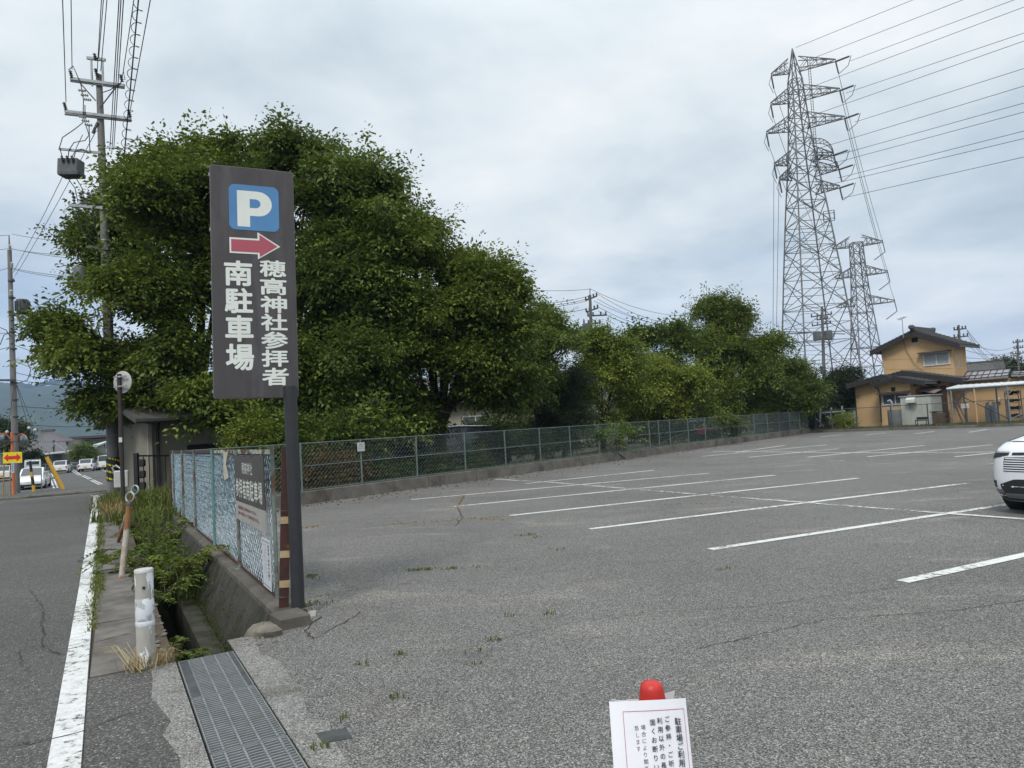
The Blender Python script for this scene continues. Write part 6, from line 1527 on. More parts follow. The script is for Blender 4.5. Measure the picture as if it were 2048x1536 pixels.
b.add([p for r_ in bon for p in r_], [(i * 13 + j, i * 13 + j + 1, (i + 1) * 13 + j + 1, (i + 1) * 13 + j) for i in range(6) for j in range(12)])
cabn = [(1.22, .80, 1.08, .70, 1.10), (2.05, .83, 1.02, .60, 1.53), (2.7, .84, 1.02, .61, 1.58), (3.7, .82, 1.04, .57, 1.50), (4.32, .78, 1.06, .54, 1.10)]
sec = [[sv(x, y1, z0), sv(x, y2, z1), sv(x, y2 * .8, z1 + .025), sv(x, 0, z1 + .04), sv(x, -y2 * .8, z1 + .025), sv(x, -y2, z1), sv(x, -y1, z0)] for x, y1, z0, y2, z1 in cabn]
b.add([p for s_ in sec for p in s_], [(i * 7 + k, (i + 1) * 7 + k, (i + 1) * 7 + k + 1, i * 7 + k + 1) for i in range(4) for k in range(6)])
b.add([sv(4.3, y, z) for y, z in ((-.84, .24), (.84, .24), (.86, .9), (.78, 1.08), (-.78, 1.08), (-.86, .9))], [(0, 1, 2, 3, 4, 5)])
for i in range(2): b.add([sv(1.3, -.8, 1.06), sv(1.3, .8, 1.06), sv(4.3, .8, 1.06), sv(4.3, -.8, 1.06)], [(0, 1, 2, 3)]) if i == 0 else None
b.build('body', M['white_paint'], suv, True)
def pane2(nm, q):
    c = sum(q, Vector()) / len(q); n = (q[1] - q[0]).cross(q[2] - q[0]).normalized(); o_ = c - sv(2.5, 0, .9); n = n if n.dot(o_) > 0 else -n
    bb = MB(); bb.prism([v.lerp(c, .07) - n * .01 for v in q], n * .018); bb.build(nm, M['glass'], suv)
for nm_, A_, B_, o_ in (('windscreen', sec[0], sec[1], hd), ('rear_window', sec[4], sec[3], -hd)):
    c = sum(A_[1:6] + B_[1:6], Vector()) / 10; bb = MB(); out = o_ * .014 + Vector((0, 0, .012)); pts = [v.lerp(c, .08) + out for v in A_[1:6] + B_[1:6]]
    bb.add(pts, [(j, j + 1, j + 6, j + 5) for j in range(4)]); bb.build(nm_, M['glass'], suv)
for s_ in (0, 6):
    t_ = 1 if s_ == 0 else 5
    pane2('side_window', [sec[0][s_], sec[1][s_], sec[1][t_]]); pane2('side_window', [sec[1][s_], sec[2][s_], sec[2][t_], sec[1][t_]]); pane2('side_window', [sec[2][s_], sec[3][s_], sec[3][t_], sec[2][t_]]); pane2('side_window', [sec[3][s_], sec[4][s_], sec[3][t_]])
for s in (-1, 1):
    A_, B_ = (s * .97, s * .56)
    hl = patch('headlight', A_, B_, lambda u: .745 + .075 * (1 - abs(u)) / .44, lambda u: .872 - .010 * abs(u), .006, M['black_plastic'], suv, 12, 3)
    patch('light_strip', A_ * .99, B_, lambda u: .856 - .010 * abs(u), lambda u: .866 - .010 * abs(u), .010, M['lamp_clear'], hl, 12, 1)
    fl = patch('fog_lamp', s * .985, s * .78, .375, .465, .006, M['black_plastic'], suv, 8, 2)
    patch('light_strip', s * .985, s * .82, .405, .425, .012, M['chrome'], fl, 8, 1)
gl = patch('grille', -.62, .62, .60, lambda u: .80 - .03 * u * u, .003, M['black_plastic'], suv, 20, 3)
for k in range(6):
    z0 = .612 + k * .031; ul = .615 - .004 * k
    patch('grille_bar', -ul, ul, z0, z0 + .013, .012, M['white_paint'], gl, 20, 1)
patch('upper_trim', -.50, .50, lambda u: .825 - .02 * u * u, lambda u: .862 - .03 * u * u, .006, M['black_plastic'], suv, 16, 2)
patch('lower_grille', -.70, .70, .29, lambda u: .50 - .08 * max(0, abs(u) - .45) / .25, .005, M['black_plastic'], suv, 18, 3)
patch('lower_bumper', -1, 1, .19, .335, .004, M['black_plastic'], suv, 24, 3)
patch('skid_plate', -.66, .66, .235, .30, .010, M['grey_plastic'], suv, 18, 2)
for s in (-1, 1): patch('bumper_corner_trim', s * .99, s * .68, .30, .345, .009, M['grey_plastic'], suv, 8, 1)
b = MB(); b.box(sv(.05 - .02, 0, .50), (.34, .015, .17), Matrix((lf, hd, Vector((0, 0, 1)))).transposed()); b.build('number_plate', M['plate_white'], suv)
for x in (.86, 3.46):
    for s in (-1, 1):
        c = sv(x, s * (HWs - .11), .335); b = MB(); b.lathe([(.20, -.11), (.31, -.105), (.335, -.07), (.335, .07), (.31, .105), (.20, .11)], c, 28, lf); w_ = b.build('wheel', M['rubber'], suv, True)
        b = MB(); b.lathe([(.03, s * .05), (.21, s * .04), (.22, s * .10), (.19, s * .09), (.04, s * .08)], c, 18, lf); b.build('rim', M['galv'], w_, True)
        b = MB(); b.lathe([(.345, -.24), (.42, -.24), (.42, .018), (.345, .018)], sv(x, s * HWs, .345), 24, lf * s); b.build('wheel_arch', M['black_plastic'], suv, True)
b = MB(); b.box(sv(2.2, 0, .26), (1.5, 3.4, .16), Matrix((lf, hd, Vector((0, 0, 1)))).transposed()); b.box(sv(.62, 0, .26), (1.3, .6, .14), Matrix((lf, hd, Vector((0, 0, 1)))).transposed(), .04); b.build('underbody', M['black_plastic'], suv)
for s in (-1, 1):
    b = MB(); b.box(sv(1.55, s * 1.0, 1.10), (.22, .12, .15), Matrix((lf, hd, Vector((0, 0, 1)))).transposed(), .04); b.build('mirror', M['white_paint'], suv)
b = MB()
for u in (-.93, .93): b.tube([bon[i][1 if u < 0 else 11] + Vector((0, 0, .004)) for i in range(6)], .004, 4)
b.build('bonnet_gap', M['black_plastic'], suv)

# ================================================================== UTILITY POLES AND WIRES
def wire(name, label, p0, p1, drop, r, group, m='cable', n=16, cat='power line'):
    b = MB(); b.tube(sag(p0, p1, drop, n), r, 4, False); o = b.build(name, M[m]); tag(o, label, cat, group); return o
def insulator(par, p, d, L=.22, r=.06, m='insul', nm='insulator'):
    b = MB(); prof = []
    for k in range(4): prof += [(r * .45, L * k / 4), (r, L * (k / 4 + .08)), (r * .5, L * (k / 4 + .18))]
    prof.append((r * .3, L)); b.lathe(prof, p, 10, d); return b.build(nm, M[m], par, True)
D1 = 24.6
up1 = thing('utility_pole', P(229, 992, D1), 'large concrete utility pole with two crossarms and grey boxes, rising through the big tree', 'utility pole')
pb1 = P(229, 992, D1); pb1.z = -.3; pt1 = P(198, 150, D1)
b = MB(); b.tube([pb1.lerp(pt1, k / 8) for k in range(9)], [.20 - .10 * k / 8 for k in range(9)], 18); b.build('pole', M['pole_concrete'], up1, True)
def onp(y): k = (P(213, y, D1).z - pb1.z) / (pt1.z - pb1.z); return pb1.lerp(pt1, k)
b = MB(); bands = 0
b.tube([onp(962), onp(916)], .218, 18); gd = b.build('guard_sleeve', M['black_plastic'], up1, True)
axp = (pt1 - pb1).normalized(); sa, sb_, _ = basis(axp)
b = MB()
for k in range(5):
    z0 = k / 5.0
    for i in range(14):
        a0, a1 = i / 14 * 2 * math.pi, (i + 1) / 14 * 2 * math.pi
        def sp2(a, z): return onp(962).lerp(onp(916), min(1, max(0, z))) + (sa * math.cos(a) + sb_ * math.sin(a)) * .2205
        sl = lambda a: z0 * 1.5 - .55 + .30 * a / math.pi
        b.poly([sp2(a0, sl(a0)), sp2(a1, sl(a1)), sp2(a1, sl(a1) + .085), sp2(a0, sl(a0) + .085)])
b.build('yellow_stripe', M['sign_yellow'], gd)
b = MB()
for y in (318, 345, 480, 560, 640, 720, 800, 870): b.tube([onp(y + 3), onp(y)], .185 - .04 * (1 - y / 900), 16)
b.build_each('steel_band', M['galv'], up1)
b = MB()
for i in range(16):
    y = 260 + i * 36; v = onp(y); s_ = 1 if i % 2 else -1; b.tube([v, v + Vector((s_ * .32, .05, 0))], .011, 5)
b.build_each('step_bolt', M['dark_steel'], up1)
off = Vector((0, -.14, 0))
def arm(p0, p1, w=.085, m='galv', o=off, nm='crossarm'):
    b = MB(); b.bar(P(*p0, D1) + o, P(*p1, D1) + o, w, w * 1.1, (0, 0, 1)); return b.build(nm, M[m], up1)
arm((146, 161), (253, 175)); arm((146, 166), (253, 180), .05, 'dark_steel'); arm((135, 226), (266, 241)); arm((135, 232), (266, 246), .05, 'dark_steel'); arm((179, 120), (215, 124)); arm((123, 301), (208, 309), .07); arm((143, 413), (236, 420), .09); arm((178, 496), (222, 500), .08, 'dark_steel')
for px in (187, 209): arm((px, 121), (px + 2, 176), .05)
arm((238, 176), (204, 220), .03, 'dark_steel')
arm((165, 170), (196, 205), .035, 'dark_steel'); arm((190, 270), (200, 248), .06, 'dark_steel')
for (px, py, dx) in ((149, 152, 0), (249, 160, 0), (137, 215, 0), (265, 230, 0), (199, 148, 0), (197, 118, 0)):
    insulator(up1, P(px, py + 8, D1) + off, (0, -.5, 1), .26, .075, 'insul_dark')
for k, (px, py) in enumerate(((167, 188), (172, 197), (178, 206), (168, 240), (174, 248), (180, 256))):
    insulator(up1, P(px + 12, py, D1) + off * 1.6, (-1, -.2, .1), .25, .055, 'insul', 'cutout_switch')
# switch box and transformer can
sbx = P(142, 336, D1 - .1); b = MB(); R_ = Matrix.Rotation(.05, 3, 'Y'); b.box(sbx, (.70, .46, .58), R_, .03); sb_o = b.build('switch_box', M['can'], up1)
b = MB(); b.box(sbx + Vector((0.02, 0, -.25)), (.72, .48, .15), R_, .02); b.build('box_base', M['dark_steel'], sb_o)
for k in range(3): insulator(sb_o, P(126 + k * 10, 324, D1 - .35), (-.05, -.3, 1), .22, .055, 'insul_dark', 'bushing')
b = MB(); b.lathe([(.20, -.30), (.245, -.30), (.245, -.22), (.215, -.21), (.215, .20), (.17, .28), (.02, .30)], P(161, 549, D1 - .6), 22); b.build('transformer_can', M['can'], up1, True)
b = MB(); b.tube([P(163, 569, D1), P(170, 578, D1), P(185, 575, D1), P(214, 560, D1)], .02, 6); b.tube([P(166, 569, D1), P(176, 582, D1), P(200, 575, D1), P(214, 565, D1)], .02, 6); b.build_each('lead_wire', M['cable'], up1, True)
b = MB()
for pts in ([(137, 140), (146, 132), (152, 145), (162, 170), (167, 200), (166, 245), (150, 258), (125, 275), (119, 295), (126, 318)], [(170, 210), (170, 245), (178, 270), (170, 281), (148, 285), (138, 300), (136, 318)], [(178, 250), (180, 305)], [(147, 318), (152, 300), (165, 298), (178, 305)],
            [(134, 354), (150, 376), (156, 405)], [(151, 354), (165, 378), (168, 408)], [(250, 160), (247, 142), (242, 165), (220, 180), (205, 185)], [(156, 415), (158, 440), (166, 470), (190, 490)], [(170, 415), (173, 450), (180, 470)], [(186, 412), (188, 450), (200, 480)]):
    b.tube([P(x, y, D1 - .2) for x, y in pts], .016, 5)
b.build_each('jumper_cable', M['cable'], up1, True)
for px in (154, 169, 184): insulator(up1, P(px, 412, D1) + off, (-.12, 0, 1), .48, .06, 'insul_dark', 'cable_head')
# lines overhead towards and past the camera
def overhead(px0, py0, pxtop, label, group, r=.013, dz=0.0, n=10, m='cable', cat='power line'):
    A = P(px0, py0, D1) + off; d = ray(pxtop, -6); dm = max(1.0, (A.z + dz - EYE) / (d.z / d.y)); Bm = P(pxtop, -6, dm)
    Bf = A + (Bm - A) * 2.1; return wire('power_line', label, A, Bf, .05, r, group, m, n, cat)
LO = 'power lines from the big pole passing overhead'
for a in ((137, 207, 125), (149, 143, 142)): overhead(*a, 'line from a left crossarm end on the big pole, going up overhead', LO + ' on the left')
for a in ((199, 146, 203), (206, 146, 214), (202, 120, 207)): overhead(*a, 'line from the top of the big pole, going up overhead', LO + ' at the middle')
for a in ((224, 305, 238), (228, 310, 242), (232, 300, 247)): overhead(*a, 'service cable running down behind the right side of the big pole', LO + ' beside the pole', .012)
overhead(250, 152, 268, 'line from the right end of the upper crossarm on the big pole', LO + ' on the right'); overhead(265, 222, 301, 'outermost line from the right end of the lower crossarm on the big pole', LO + ' on the right far')
A = P(240, 330, D1) + Vector((0, .2, 0)); d = ray(277, -6); dm = (A.z - EYE + 3) / (d.z / d.y); Bm = P(277, -6, dm); Bf = A + (Bm - A) * 1.6
sc_ = wire('spiral_cable', 'telecom cable wrapped in a loose black spiral right of the big pole', A, Bf, .05, .020, None, 'cable', 12, 'cable')
b = MB(); sp_pts = []; dirv = (Bf - A); a_, b__, _ = basis(dirv)
for i in range(420): k = i / 419; th = k * 2 * math.pi * 26; sp_pts.append(A + dirv * k + (a_ * math.cos(th) + b__ * math.sin(th)) * .13 + Vector((0, 0, -.10)))
b.tube(sp_pts, .011, 4, False); o = b.build('spiral_wrap', M['cable'], sc_); o.location = (0, 0, 0)
# pole across the junction
D2 = 44.0
up2 = thing('utility_pole', P(32, 985, D2), 'slimmer concrete utility pole at the left edge with a finned grey transformer', 'utility pole')
p2b = P(33, 990, D2); p2t = P(19, 500, D2); b = MB(); b.tube([p2b.lerp(p2t, k / 6) for k in range(7)], [.21 - .09 * k / 6 for k in range(7)], 16); b.tube([p2t, P(18, 470, D2)], [.06, .03], 8); b.build('pole', M['pole_concrete'], up2, True)
b = MB(); c = P(45, 612, D2 - .2); b.lathe([(.32, -.42), (.34, -.40), (.34, .38), (.28, .42)], c, 20)
for k in range(14):
    a = k * 2 * math.pi / 14; b.box(c + Vector((math.cos(a) * .37, math.sin(a) * .37, -.02)), (.10, .02, .62), Rz(a))
b.build('transformer_can', M['can'], up2, True)
b = MB(); b.bar(P(22, 560, D2), P(28, 558, D2), .06); b.bar(P(24, 628, D2), P(55, 628, D2), .08); b.bar(P(0, 761, D2) + Vector((0, -.3, 0)), P(34, 761, D2) + Vector((0, -.3, 0)), .18, .12, (0, 0, 1)); b.build_each('bracket', M['dark_steel'], up2)
for px, py in ((20, 500), (24, 535), (22, 590), (36, 640)): insulator(up2, P(px, py, D2 - .25), (.3, -.4, 1), .35, .1, 'insul')
b = MB()
for y in range(560, 880, 34): b.tube([P(21 + (y - 500) * .029, y + 3, D2), P(21 + (y - 500) * .029, y, D2)], .19, 12)
b.build_each('steel_band', M['dark_steel'], up2)
b = MB()
for pts in ([(30, 720), (52, 720), (62, 740), (55, 760), (30, 768)], [(0, 690), (8, 670), (20, 665)], [(0, 655), (12, 660), (20, 672)], [(38, 640), (44, 660), (36, 672), (28, 668)]): b.tube([P(x, y, D2 - .3) for x, y in pts], .025, 5)
b.build_each('lead_wire', M['cable'], up2, True)
G2 = 'lines meeting the pole at the left edge'
for (x0, y0, x1, y1, dd) in ((22, 496, -60, 500, .1), (22, 497, 190, 520, .1), (24, 498, 190, 512, .1), (20, 535, -60, 548, .1), (24, 536, 190, 556, .1), (24, 538, 190, 562, .1), (24, 468, 190, 486, .1), (18, 470, -60, 466, .1)):
    wire('power_line', 'thin line strung to the top of the slim left-edge pole', P(x0, y0, D2), P(x1, y1, D2 if x1 < 0 else D1 + 6), dd, .015, G2 + ' near its top', 'cable_grey')
for (y0, x1, y1, dd) in ((664, -60, 655, .2), (664, 300, 668, .5), (690, 300, 705, .6), (690, -60, 700, .2), (722, 300, 735, .7), (745, 300, 752, .4), (760, 300, 770, .2), (812, 330, 808, .2), (846, 330, 838, .3), (662, 300, 690, 1.0), (640, 300, 612, .3), (628, 170, 560, .2)):
    wire('power_line', 'cable strung across to the middle of the slim pole at the left edge', P(24 + (y0 - 500) * .028, y0, D2), P(x1, y1, 34 if x1 > 0 else D2), dd, .017, G2 + ' lower down', 'cable')
for i, (x1, y1, x2, y2) in enumerate(((165, 270, 26, 545), (192, 262, 30, 552))):
    wire('guy_wire', 'guy wire with small balls slanting from the big pole to the slim pole', P(x1, y1, D1), P(x2, y2, D2), .15, .013, 'guy wires between the two poles', 'cable_grey', cat='wire')
for i, (x0, x1) in enumerate(((33, 58), (34, 70), (29, 14))):
    wire('guy_wire', 'stay wire with white guard balls slanting down from the slim pole', P(x0, 770, D2), P(x1, 858 + 4 * i, D2 - 3), 0, .018, 'stay wires at the slim pole', 'cable', cat='wire')
    b = MB(); p_ = P(x1, 856 + 4 * i, D2 - 3); b.lathe([(.02, -.09), (.08, -.05), (.09, 0), (.08, .05), (.02, .09)], p_, 12); o = b.build('guard_ball', M['white_box']); o['label'] = 'small white guard ball on a stay wire near the slim pole'; o['category'] = 'guard ball'; o['group'] = 'white balls on the stay wires'
# far poles
def far_pole(label, xb, yb, xt, yt, d, arms, r=.17, cans=(), frame=None, nodes=True):
    t = thing('utility_pole', P(xb, yb, d), label, 'utility pole'); b = MB(); b.tube([P(xb, yb, d), P(xt, yt, d)], [r, r * .6], 10); b.build('pole', M['pole_far'], t, True)
    for (x0, y0, x1, y1) in arms:
        b = MB(); b.bar(P(x0, y0, d), P(x1, y1, d), .11, .12, (0, 0, 1)); am = b.build('crossarm', M['dark_steel'], t)
        for k in (.03, .3, .7, .97):
            v = P(x0, y0, d).lerp(P(x1, y1, d), k); insulator(am, v, (0, 0, 1), .32, .10, 'insul_dark')
    for (x, y, rr_, h) in cans:
        b = MB(); b.lathe([(rr_ * .9, -h / 2), (rr_, -h / 2 + .05), (rr_, h / 2 - .05), (rr_ * .8, h / 2)], P(x, y, d - .4), 14); b.build('transformer_can', M['can'], t, True)
    return t
fpA = far_pole('distant utility pole rising above the yellow-green tree in the middle', 1188, 850, 1180, 590, 60, [(1171, 601, 1194, 592), (1172, 624, 1196, 616), (1175, 632, 1213, 630), (1167, 648, 1201, 646)], .19, ((1172, 658, .3, .9),))
b = MB(); b.bar(P(1180, 592, 60), P(1180, 577, 60), .07); b.build('top_rod', M['dark_steel'], fpA)
GA = 'wires of the distant middle pole'
for (x0, y0, x1, y1, dd) in ((1180, 578, 1030, 576, .2), (1178, 592, 1030, 605, .3), (1178, 597, 1030, 610, .3), (1173, 602, 1030, 612, .3), (1173, 618, 1060, 633, .1), (1170, 652, 1110, 664, .2)):
    wire('power_line', 'wire leaving the distant middle pole to the left', P(x0, y0, 60), P(x1, y1, 62), dd, .020, GA + ' to the left', 'cable_grey')
for (x0, y0, x1, y1, dd) in ((1181, 578, 1420, 628, 1.0), (1195, 588, 1420, 645, 1.2), (1195, 598, 1420, 648, 1.2), (1188, 602, 1420, 650, 1.0), (1197, 614, 1380, 660, .8), (1197, 622, 1380, 664, .8), (1213, 630, 1380, 668, .6), (1200, 646, 1300, 668, .3)):
    wire('power_line', 'wire leaving the distant middle pole to the right', P(x0, y0, 60), P(x1, y1, 78), dd, .020, GA + ' to the right', 'cable_grey')
far_pole('dark utility pole with two round transformers standing in front of the tall lattice tower', 1651, 850, 1644, 614, 78, [(1622, 634, 1664, 628), (1624, 652, 1662, 646), (1634, 640, 1656, 637)], .22, ((1634, 672, .42, 1.0), (1657, 670, .42, 1.0), (1646, 740, .3, .9)))
far_pole('utility pole behind the right end of the upper ochre roof', 1931, 840, 1917, 650, 72, [(1908, 660, 1932, 657), (1908, 675, 1936, 672)], .18)
far_pole('small utility pole at the right edge above the dark distant tree', 2041, 820, 2035, 678, 98, [(2026, 686, 2046, 683), (2028, 697, 2046, 695), (2025, 708, 2047, 706)], .19)
for (x0, y0, x1, y1, dd) in ((1932, 657, 2034, 690, 2.2), (1934, 662, 2034, 700, 2.6), (1936, 672, 2034, 705, 2.4), (1936, 684, 2034, 690, .8), (1930, 700, 2034, 700, .6), (1936, 690, 2080, 745, 1.5), (1930, 715, 2060, 712, .3), (1932, 722, 2060, 730, .4)):
    wire('power_line', 'wire sagging between the two utility poles at the right edge', P(x0, y0, 72), P(x1, y1, 98), dd, .024, 'wires between the right-edge poles', 'cable_grey')
for (y0, y1) in ((690, 706), (722, 728)): wire('power_line', 'thin wire crossing low behind the lattice towers', P(1400, y0, 130), P(1790, y1, 130), 1.0, .03, 'wires low behind the towers', 'cable_grey')

# ================================================================== LATTICE TOWERS
def tower(name, label, ctr_, th, levels, leg, brace, sub=1):
    t = thing(name, (ctr_.x, ctr_.y, 0), label, 'lattice tower'); ct, s_t = math.cos(th), math.sin(th)
    def corner(z, w, i, cx_off): sx, sy = ((-1, -1), (1, -1), (1, 1), (-1, 1))[i]; return Vector((cx_off.x + (sx * ct - sy * s_t) * w / 2, cx_off.y + (sx * s_t + sy * ct) * w / 2, z))
    L = []
    for z, w in levels: L.append([corner(z, w, i, ctr_) for i in range(4)])
    b = MB()
    for a, c in zip(L[:-1], L[1:]):
        for i in range(4): b.tube([a[i], c[i]], leg * .55, 6)
    b = MB()
    for i in range(4): b.tube([l_[i] for l_ in L], leg * .55, 8)
    b.build_each('leg', M['pylon'], t)
    b = MB()
    for q, (a, c) in enumerate(zip(L[:-1], L[1:])):
        big = (a[0] - a[1]).length > 5
        for i in range(4):
            j = (i + 1) % 4; b.bar(a[i], c[j], brace); b.bar(a[j], c[i], brace); b.bar(c[i], c[j], brace)
            if big:
                m = (a[i] + a[j] + c[i] + c[j]) / 4; b.bar(a[i].lerp(c[i], .5), m, brace * .75); b.bar(a[j].lerp(c[j], .5), m, brace * .75)
                for k1, k2 in ((a[i], c[i]), (a[j], c[j])): b.bar(k1.lerp(k2, .25), m.lerp(k1, .5), brace * .6); b.bar(k1.lerp(k2, .75), m.lerp(k2, .5), brace * .6)
        if q % 2 == 0: b.bar(c[0], c[2], brace * .8); b.bar(c[1], c[3], brace * .8)
    b.build('bracing', M['pylon'], t); return t, L
D3 = 100.0
def zc(y): return P(1600, y, D3).z
cA = P(1630, 740, D3); ax_top = P(1591, 130, D3)
def ctr_at(z): return Vector((cA.x + (ax_top.x - cA.x) * 0.0, cA.y, z))
lev = [(0, 8.6), (5.5, 7.9), (11, 7.1), (16, 6.35), (20.5, 5.7), (24.5, 5.05), (28, 4.5), (31, 4.0), (33.6, 3.5), (36, 3.05), (38.2, 2.7), (40.3, 2.4), (42.2, 2.15), (44, 1.95), (45.8, 1.75), (47.5, 1.6), (49.2, 1.45)]
pc = P(1612, 420, D3); pc = Vector((pc.x, pc.y, 0))
ty, LA = tower('lattice_tower', 'tall steel lattice transmission tower, the taller and nearer of the two', pc, math.radians(3), lev, .20, .085)
pk = P(1590, 97, D3); pk.x = pc.x; b = MB()
for i in range(4): b.bar(LA[-1][i], pk, .13)
mid_ = [LA[-1][i].lerp(pk, .5) for i in range(4)]
for i in range(4): b.bar(LA[-1][i], mid_[(i + 1) % 4], .07); b.bar(mid_[i], mid_[(i + 1) % 4], .07)
b.build('peak', M['pylon'], ty)
ea = Vector((.93, -.37, 0)).normalized(); eb = Vector((-ea.y, ea.x, 0))
def cross_arm(t, c, z, h, L, sgn, wb, m='pylon', br=.09, nm='cross_arm'):
    """tapered truss arm from the tower body out to a tip"""
    tip = c + ea * sgn * L + Vector((0, 0, z)); o0 = c + ea * sgn * wb * .5
    b = MB(); lo = [o0 + eb * wb * .5 + Vector((0, 0, z)), o0 - eb * wb * .5 + Vector((0, 0, z))]; hi = [v + Vector((0, 0, h)) for v in lo]
    for v in lo + hi: b.bar(v, tip + (Vector((0, 0, .35)) if v in hi else Vector((0, 0, 0))), br * 1.25)
    n = 4
    for k in range(n):
        k0, k1 = k / n, (k + 1) / n
        l0 = [v.lerp(tip, k0) for v in lo]; l1 = [v.lerp(tip, k1) for v in lo]; h0 = [v.lerp(tip + Vector((0, 0, .35)), k0) for v in hi]; h1 = [v.lerp(tip + Vector((0, 0, .35)), k1) for v in hi]
        for i in range(2): b.bar(l0[i], h1[i], br * .8); b.bar(l1[i], h1[i], br * .8)
        b.bar(l0[0], l1[1], br * .8); b.bar(h0[1], h1[0], br * .7); b.bar(l1[0], l1[1], br * .7)
    b.build(nm, M[m], t); return tip
def px_tip(px, py): 
    return P(px, py, D3)
tipsR, tipsL = [], []
for (yb, Lr, Ll) in ((138, 5.5, 3.1), (196, 5.7, 3.5), (252, 6.0, 4.4)):
    z = zc(yb + 3); w = 1.5 + (49 - z) * .10
    tipsR.append(cross_arm(ty, pc, z, 1.7, Lr, 1, w)); tipsL.append(cross_arm(ty, pc, z, 1.7, Ll, -1, w))
for (yb, Lr, Ll) in ((322, 4.2, 3.7), (352, 4.7, 3.2), (388, 4.6, .0)):
    z = zc(yb); w = 2.9
    tipsR.append(cross_arm(ty, pc, z, 1.5, Lr, 1, w))
    if Ll: tipsL.append(cross_arm(ty, pc, z, 1.3, Ll, -1, w))
# curved cage on the right of the lower arms, and the platforms
for tp_, h_ in ((tipsR[3], 2.6), (tipsR[4], 2.4)):
    b = MB(); prev = None
    for i in range(9):
        a = math.pi / 2 * i / 8; L_ = (tp_ - pc); L_.z = 0; rad_ = 1.2 + (L_.length - 1.2) * math.cos(a) ** .8; z = tp_.z + h_ * math.sin(a); row = [pc + ea * rad_ + eb * q + Vector((0, 0, z)) for q in (-.9 * math.sin(a) - .15, .9 * math.sin(a) + .15)]
        if prev: b.bar(prev[0], row[0], .09); b.bar(prev[1], row[1], .09); b.bar(prev[0], row[1], .06)
        b.bar(row[0], row[1], .06); prev = row
    b.build('arm_hood', M['pylon'], ty)
b = MB()
pz = zc(447); v = pc + ea * 2.9
for dx in (-.7, .7):
    for dy in (-.7, .7): b.bar(v + ea * dx + eb * dy + Vector((0, 0, pz)), v + ea * dx + eb * dy + Vector((0, 0, pz + 1.1)), .06)
for zz_ in (0, 1.1):
    q = [v + ea * dx + eb * dy + Vector((0, 0, pz + zz_)) for dx, dy in ((-.7, -.7), (.7, -.7), (.7, .7), (-.7, .7))]
    for i in range(4): b.bar(q[i], q[(i + 1) % 4], .08)
b.build('platform', M['pylon'], ty)
b = MB(); zl = zc(668)
for (p0, p1) in (((1500, 672), (1690, 662)), ((1520, 684), (1660, 684)), ((1500, 672), (1580, 690)), ((1540, 662), (1690, 668))): b.bar(P(*p0, D3 - 5), P(*p1, D3 - 4), .12)
for i in range(10): b.bar(P(1500 + i * 19, 672 - i, D3 - 5), P(1512 + i * 17, 684, D3 - 5), .07)
b.build('low_platform', M['pylon'], ty)
b = MB(); lt, lb2 = P(1617, 115, D3 - 1.5), P(1634, 330, D3 - 1.5)
for dx in (-.16, .16): b.bar(lt + Vector((dx, 0, 0)), lb2 + Vector((dx, 0, 0)), .06)
for i in range(40): v = lt.lerp(lb2, i / 39); b.bar(v - Vector((.16, 0, 0)), v + Vector((.16, 0, 0)), .04)
b.build('ladder', M['pylon'], ty)
for tp_ in tipsR:
    b = MB(); b.tube([tp_, tp_ + Vector((1.7, -.6, .35))], .13, 6); b.tube([tp_, tp_ + Vector((.25, 0, -1.7))], .10, 6); b.tube([tp_ + Vector((1.9, -.7, .4)), tp_ + Vector((1.5, -.4, -.9)), tp_ + Vector((.3, 0, -1.8))], .05, 5); b.build('insulator_string', M['insul_dark'], ty, True)
for tp_ in tipsL:
    b = MB(); b.tube([tp_, tp_ + Vector((.2, 0, -1.9))], .11, 6); b.tube([tp_, tp_ + Vector((-.45, 0, -1.2)), tp_ + Vector((.1, 0, -2.6))], .04, 5); b.build('insulator_string', M['insul_dark'], ty, True)
def out_right(x0, y0, x1, y1, d0=D3):
    x2 = 2420; y2 = y1 + (y1 - y0) / (x1 - x0) * (x2 - x1); A = P(x0, y0, d0); B = P(x2, y2, 62); return wire('transmission_line', 'transmission line running from the tall tower out of the right edge of the sky', A, B, -.0, .034, 'transmission lines to the right of the tall tower', 'cable_grey', 12, 'transmission line')
for a in ((1592, 95, 1830, -2), (1622, 118, 1925, 0), (1700, 122, 2022, 2), (1625, 173, 2048, 14), (1692, 186, 2048, 66), (1630, 229, 2048, 82), (1710, 244, 2048, 137), (1636, 297, 2048, 172), (1665, 313, 2048, 206), (1657, 329, 2048, 224), (1676, 356, 2048, 262), (1660, 369, 2048, 277), (1686, 396, 2048, 314)): out_right(*a)
# second tower
D4 = 150.0; pc4 = P(1722, 600, D4); pc4.z = 0
lev4 = [(0, 6.0), (5, 5.4), (10, 4.8), (14, 4.25), (18, 3.75), (21.5, 3.3), (24.5, 2.9), (27.2, 2.6), (29.8, 2.35), (32.2, 2.2), (34.5, 2.1), (36.6, 2.0)]
ty4, L4 = tower('lattice_tower', 'shorter and farther steel lattice tower between the tall tower and the ochre house', pc4, math.radians(-4), lev4, .22, .11)
t4R = []; t4L = []
for (yb, Lr, Ll) in ((492, 5.0, 4.6), (552, 5.4, 4.6), (611, 6.2, 4.8)):
    z = P(1715, yb, D4).z; t4R.append(cross_arm(ty4, pc4, z, 2.0, Lr, 1, 2.3, br=.11)); t4L.append(cross_arm(ty4, pc4, z, 2.0, Ll, -1, 2.3, br=.11))
for tp_ in t4R:
    b = MB(); b.tube([tp_ + Vector((0, 0, .6)), tp_ + Vector((.4, 0, -2.0)), tp_ + Vector((-2.0, 0, -3.6))], .10, 5); b.build('insulator_string', M['insul_dark'], ty4, True)
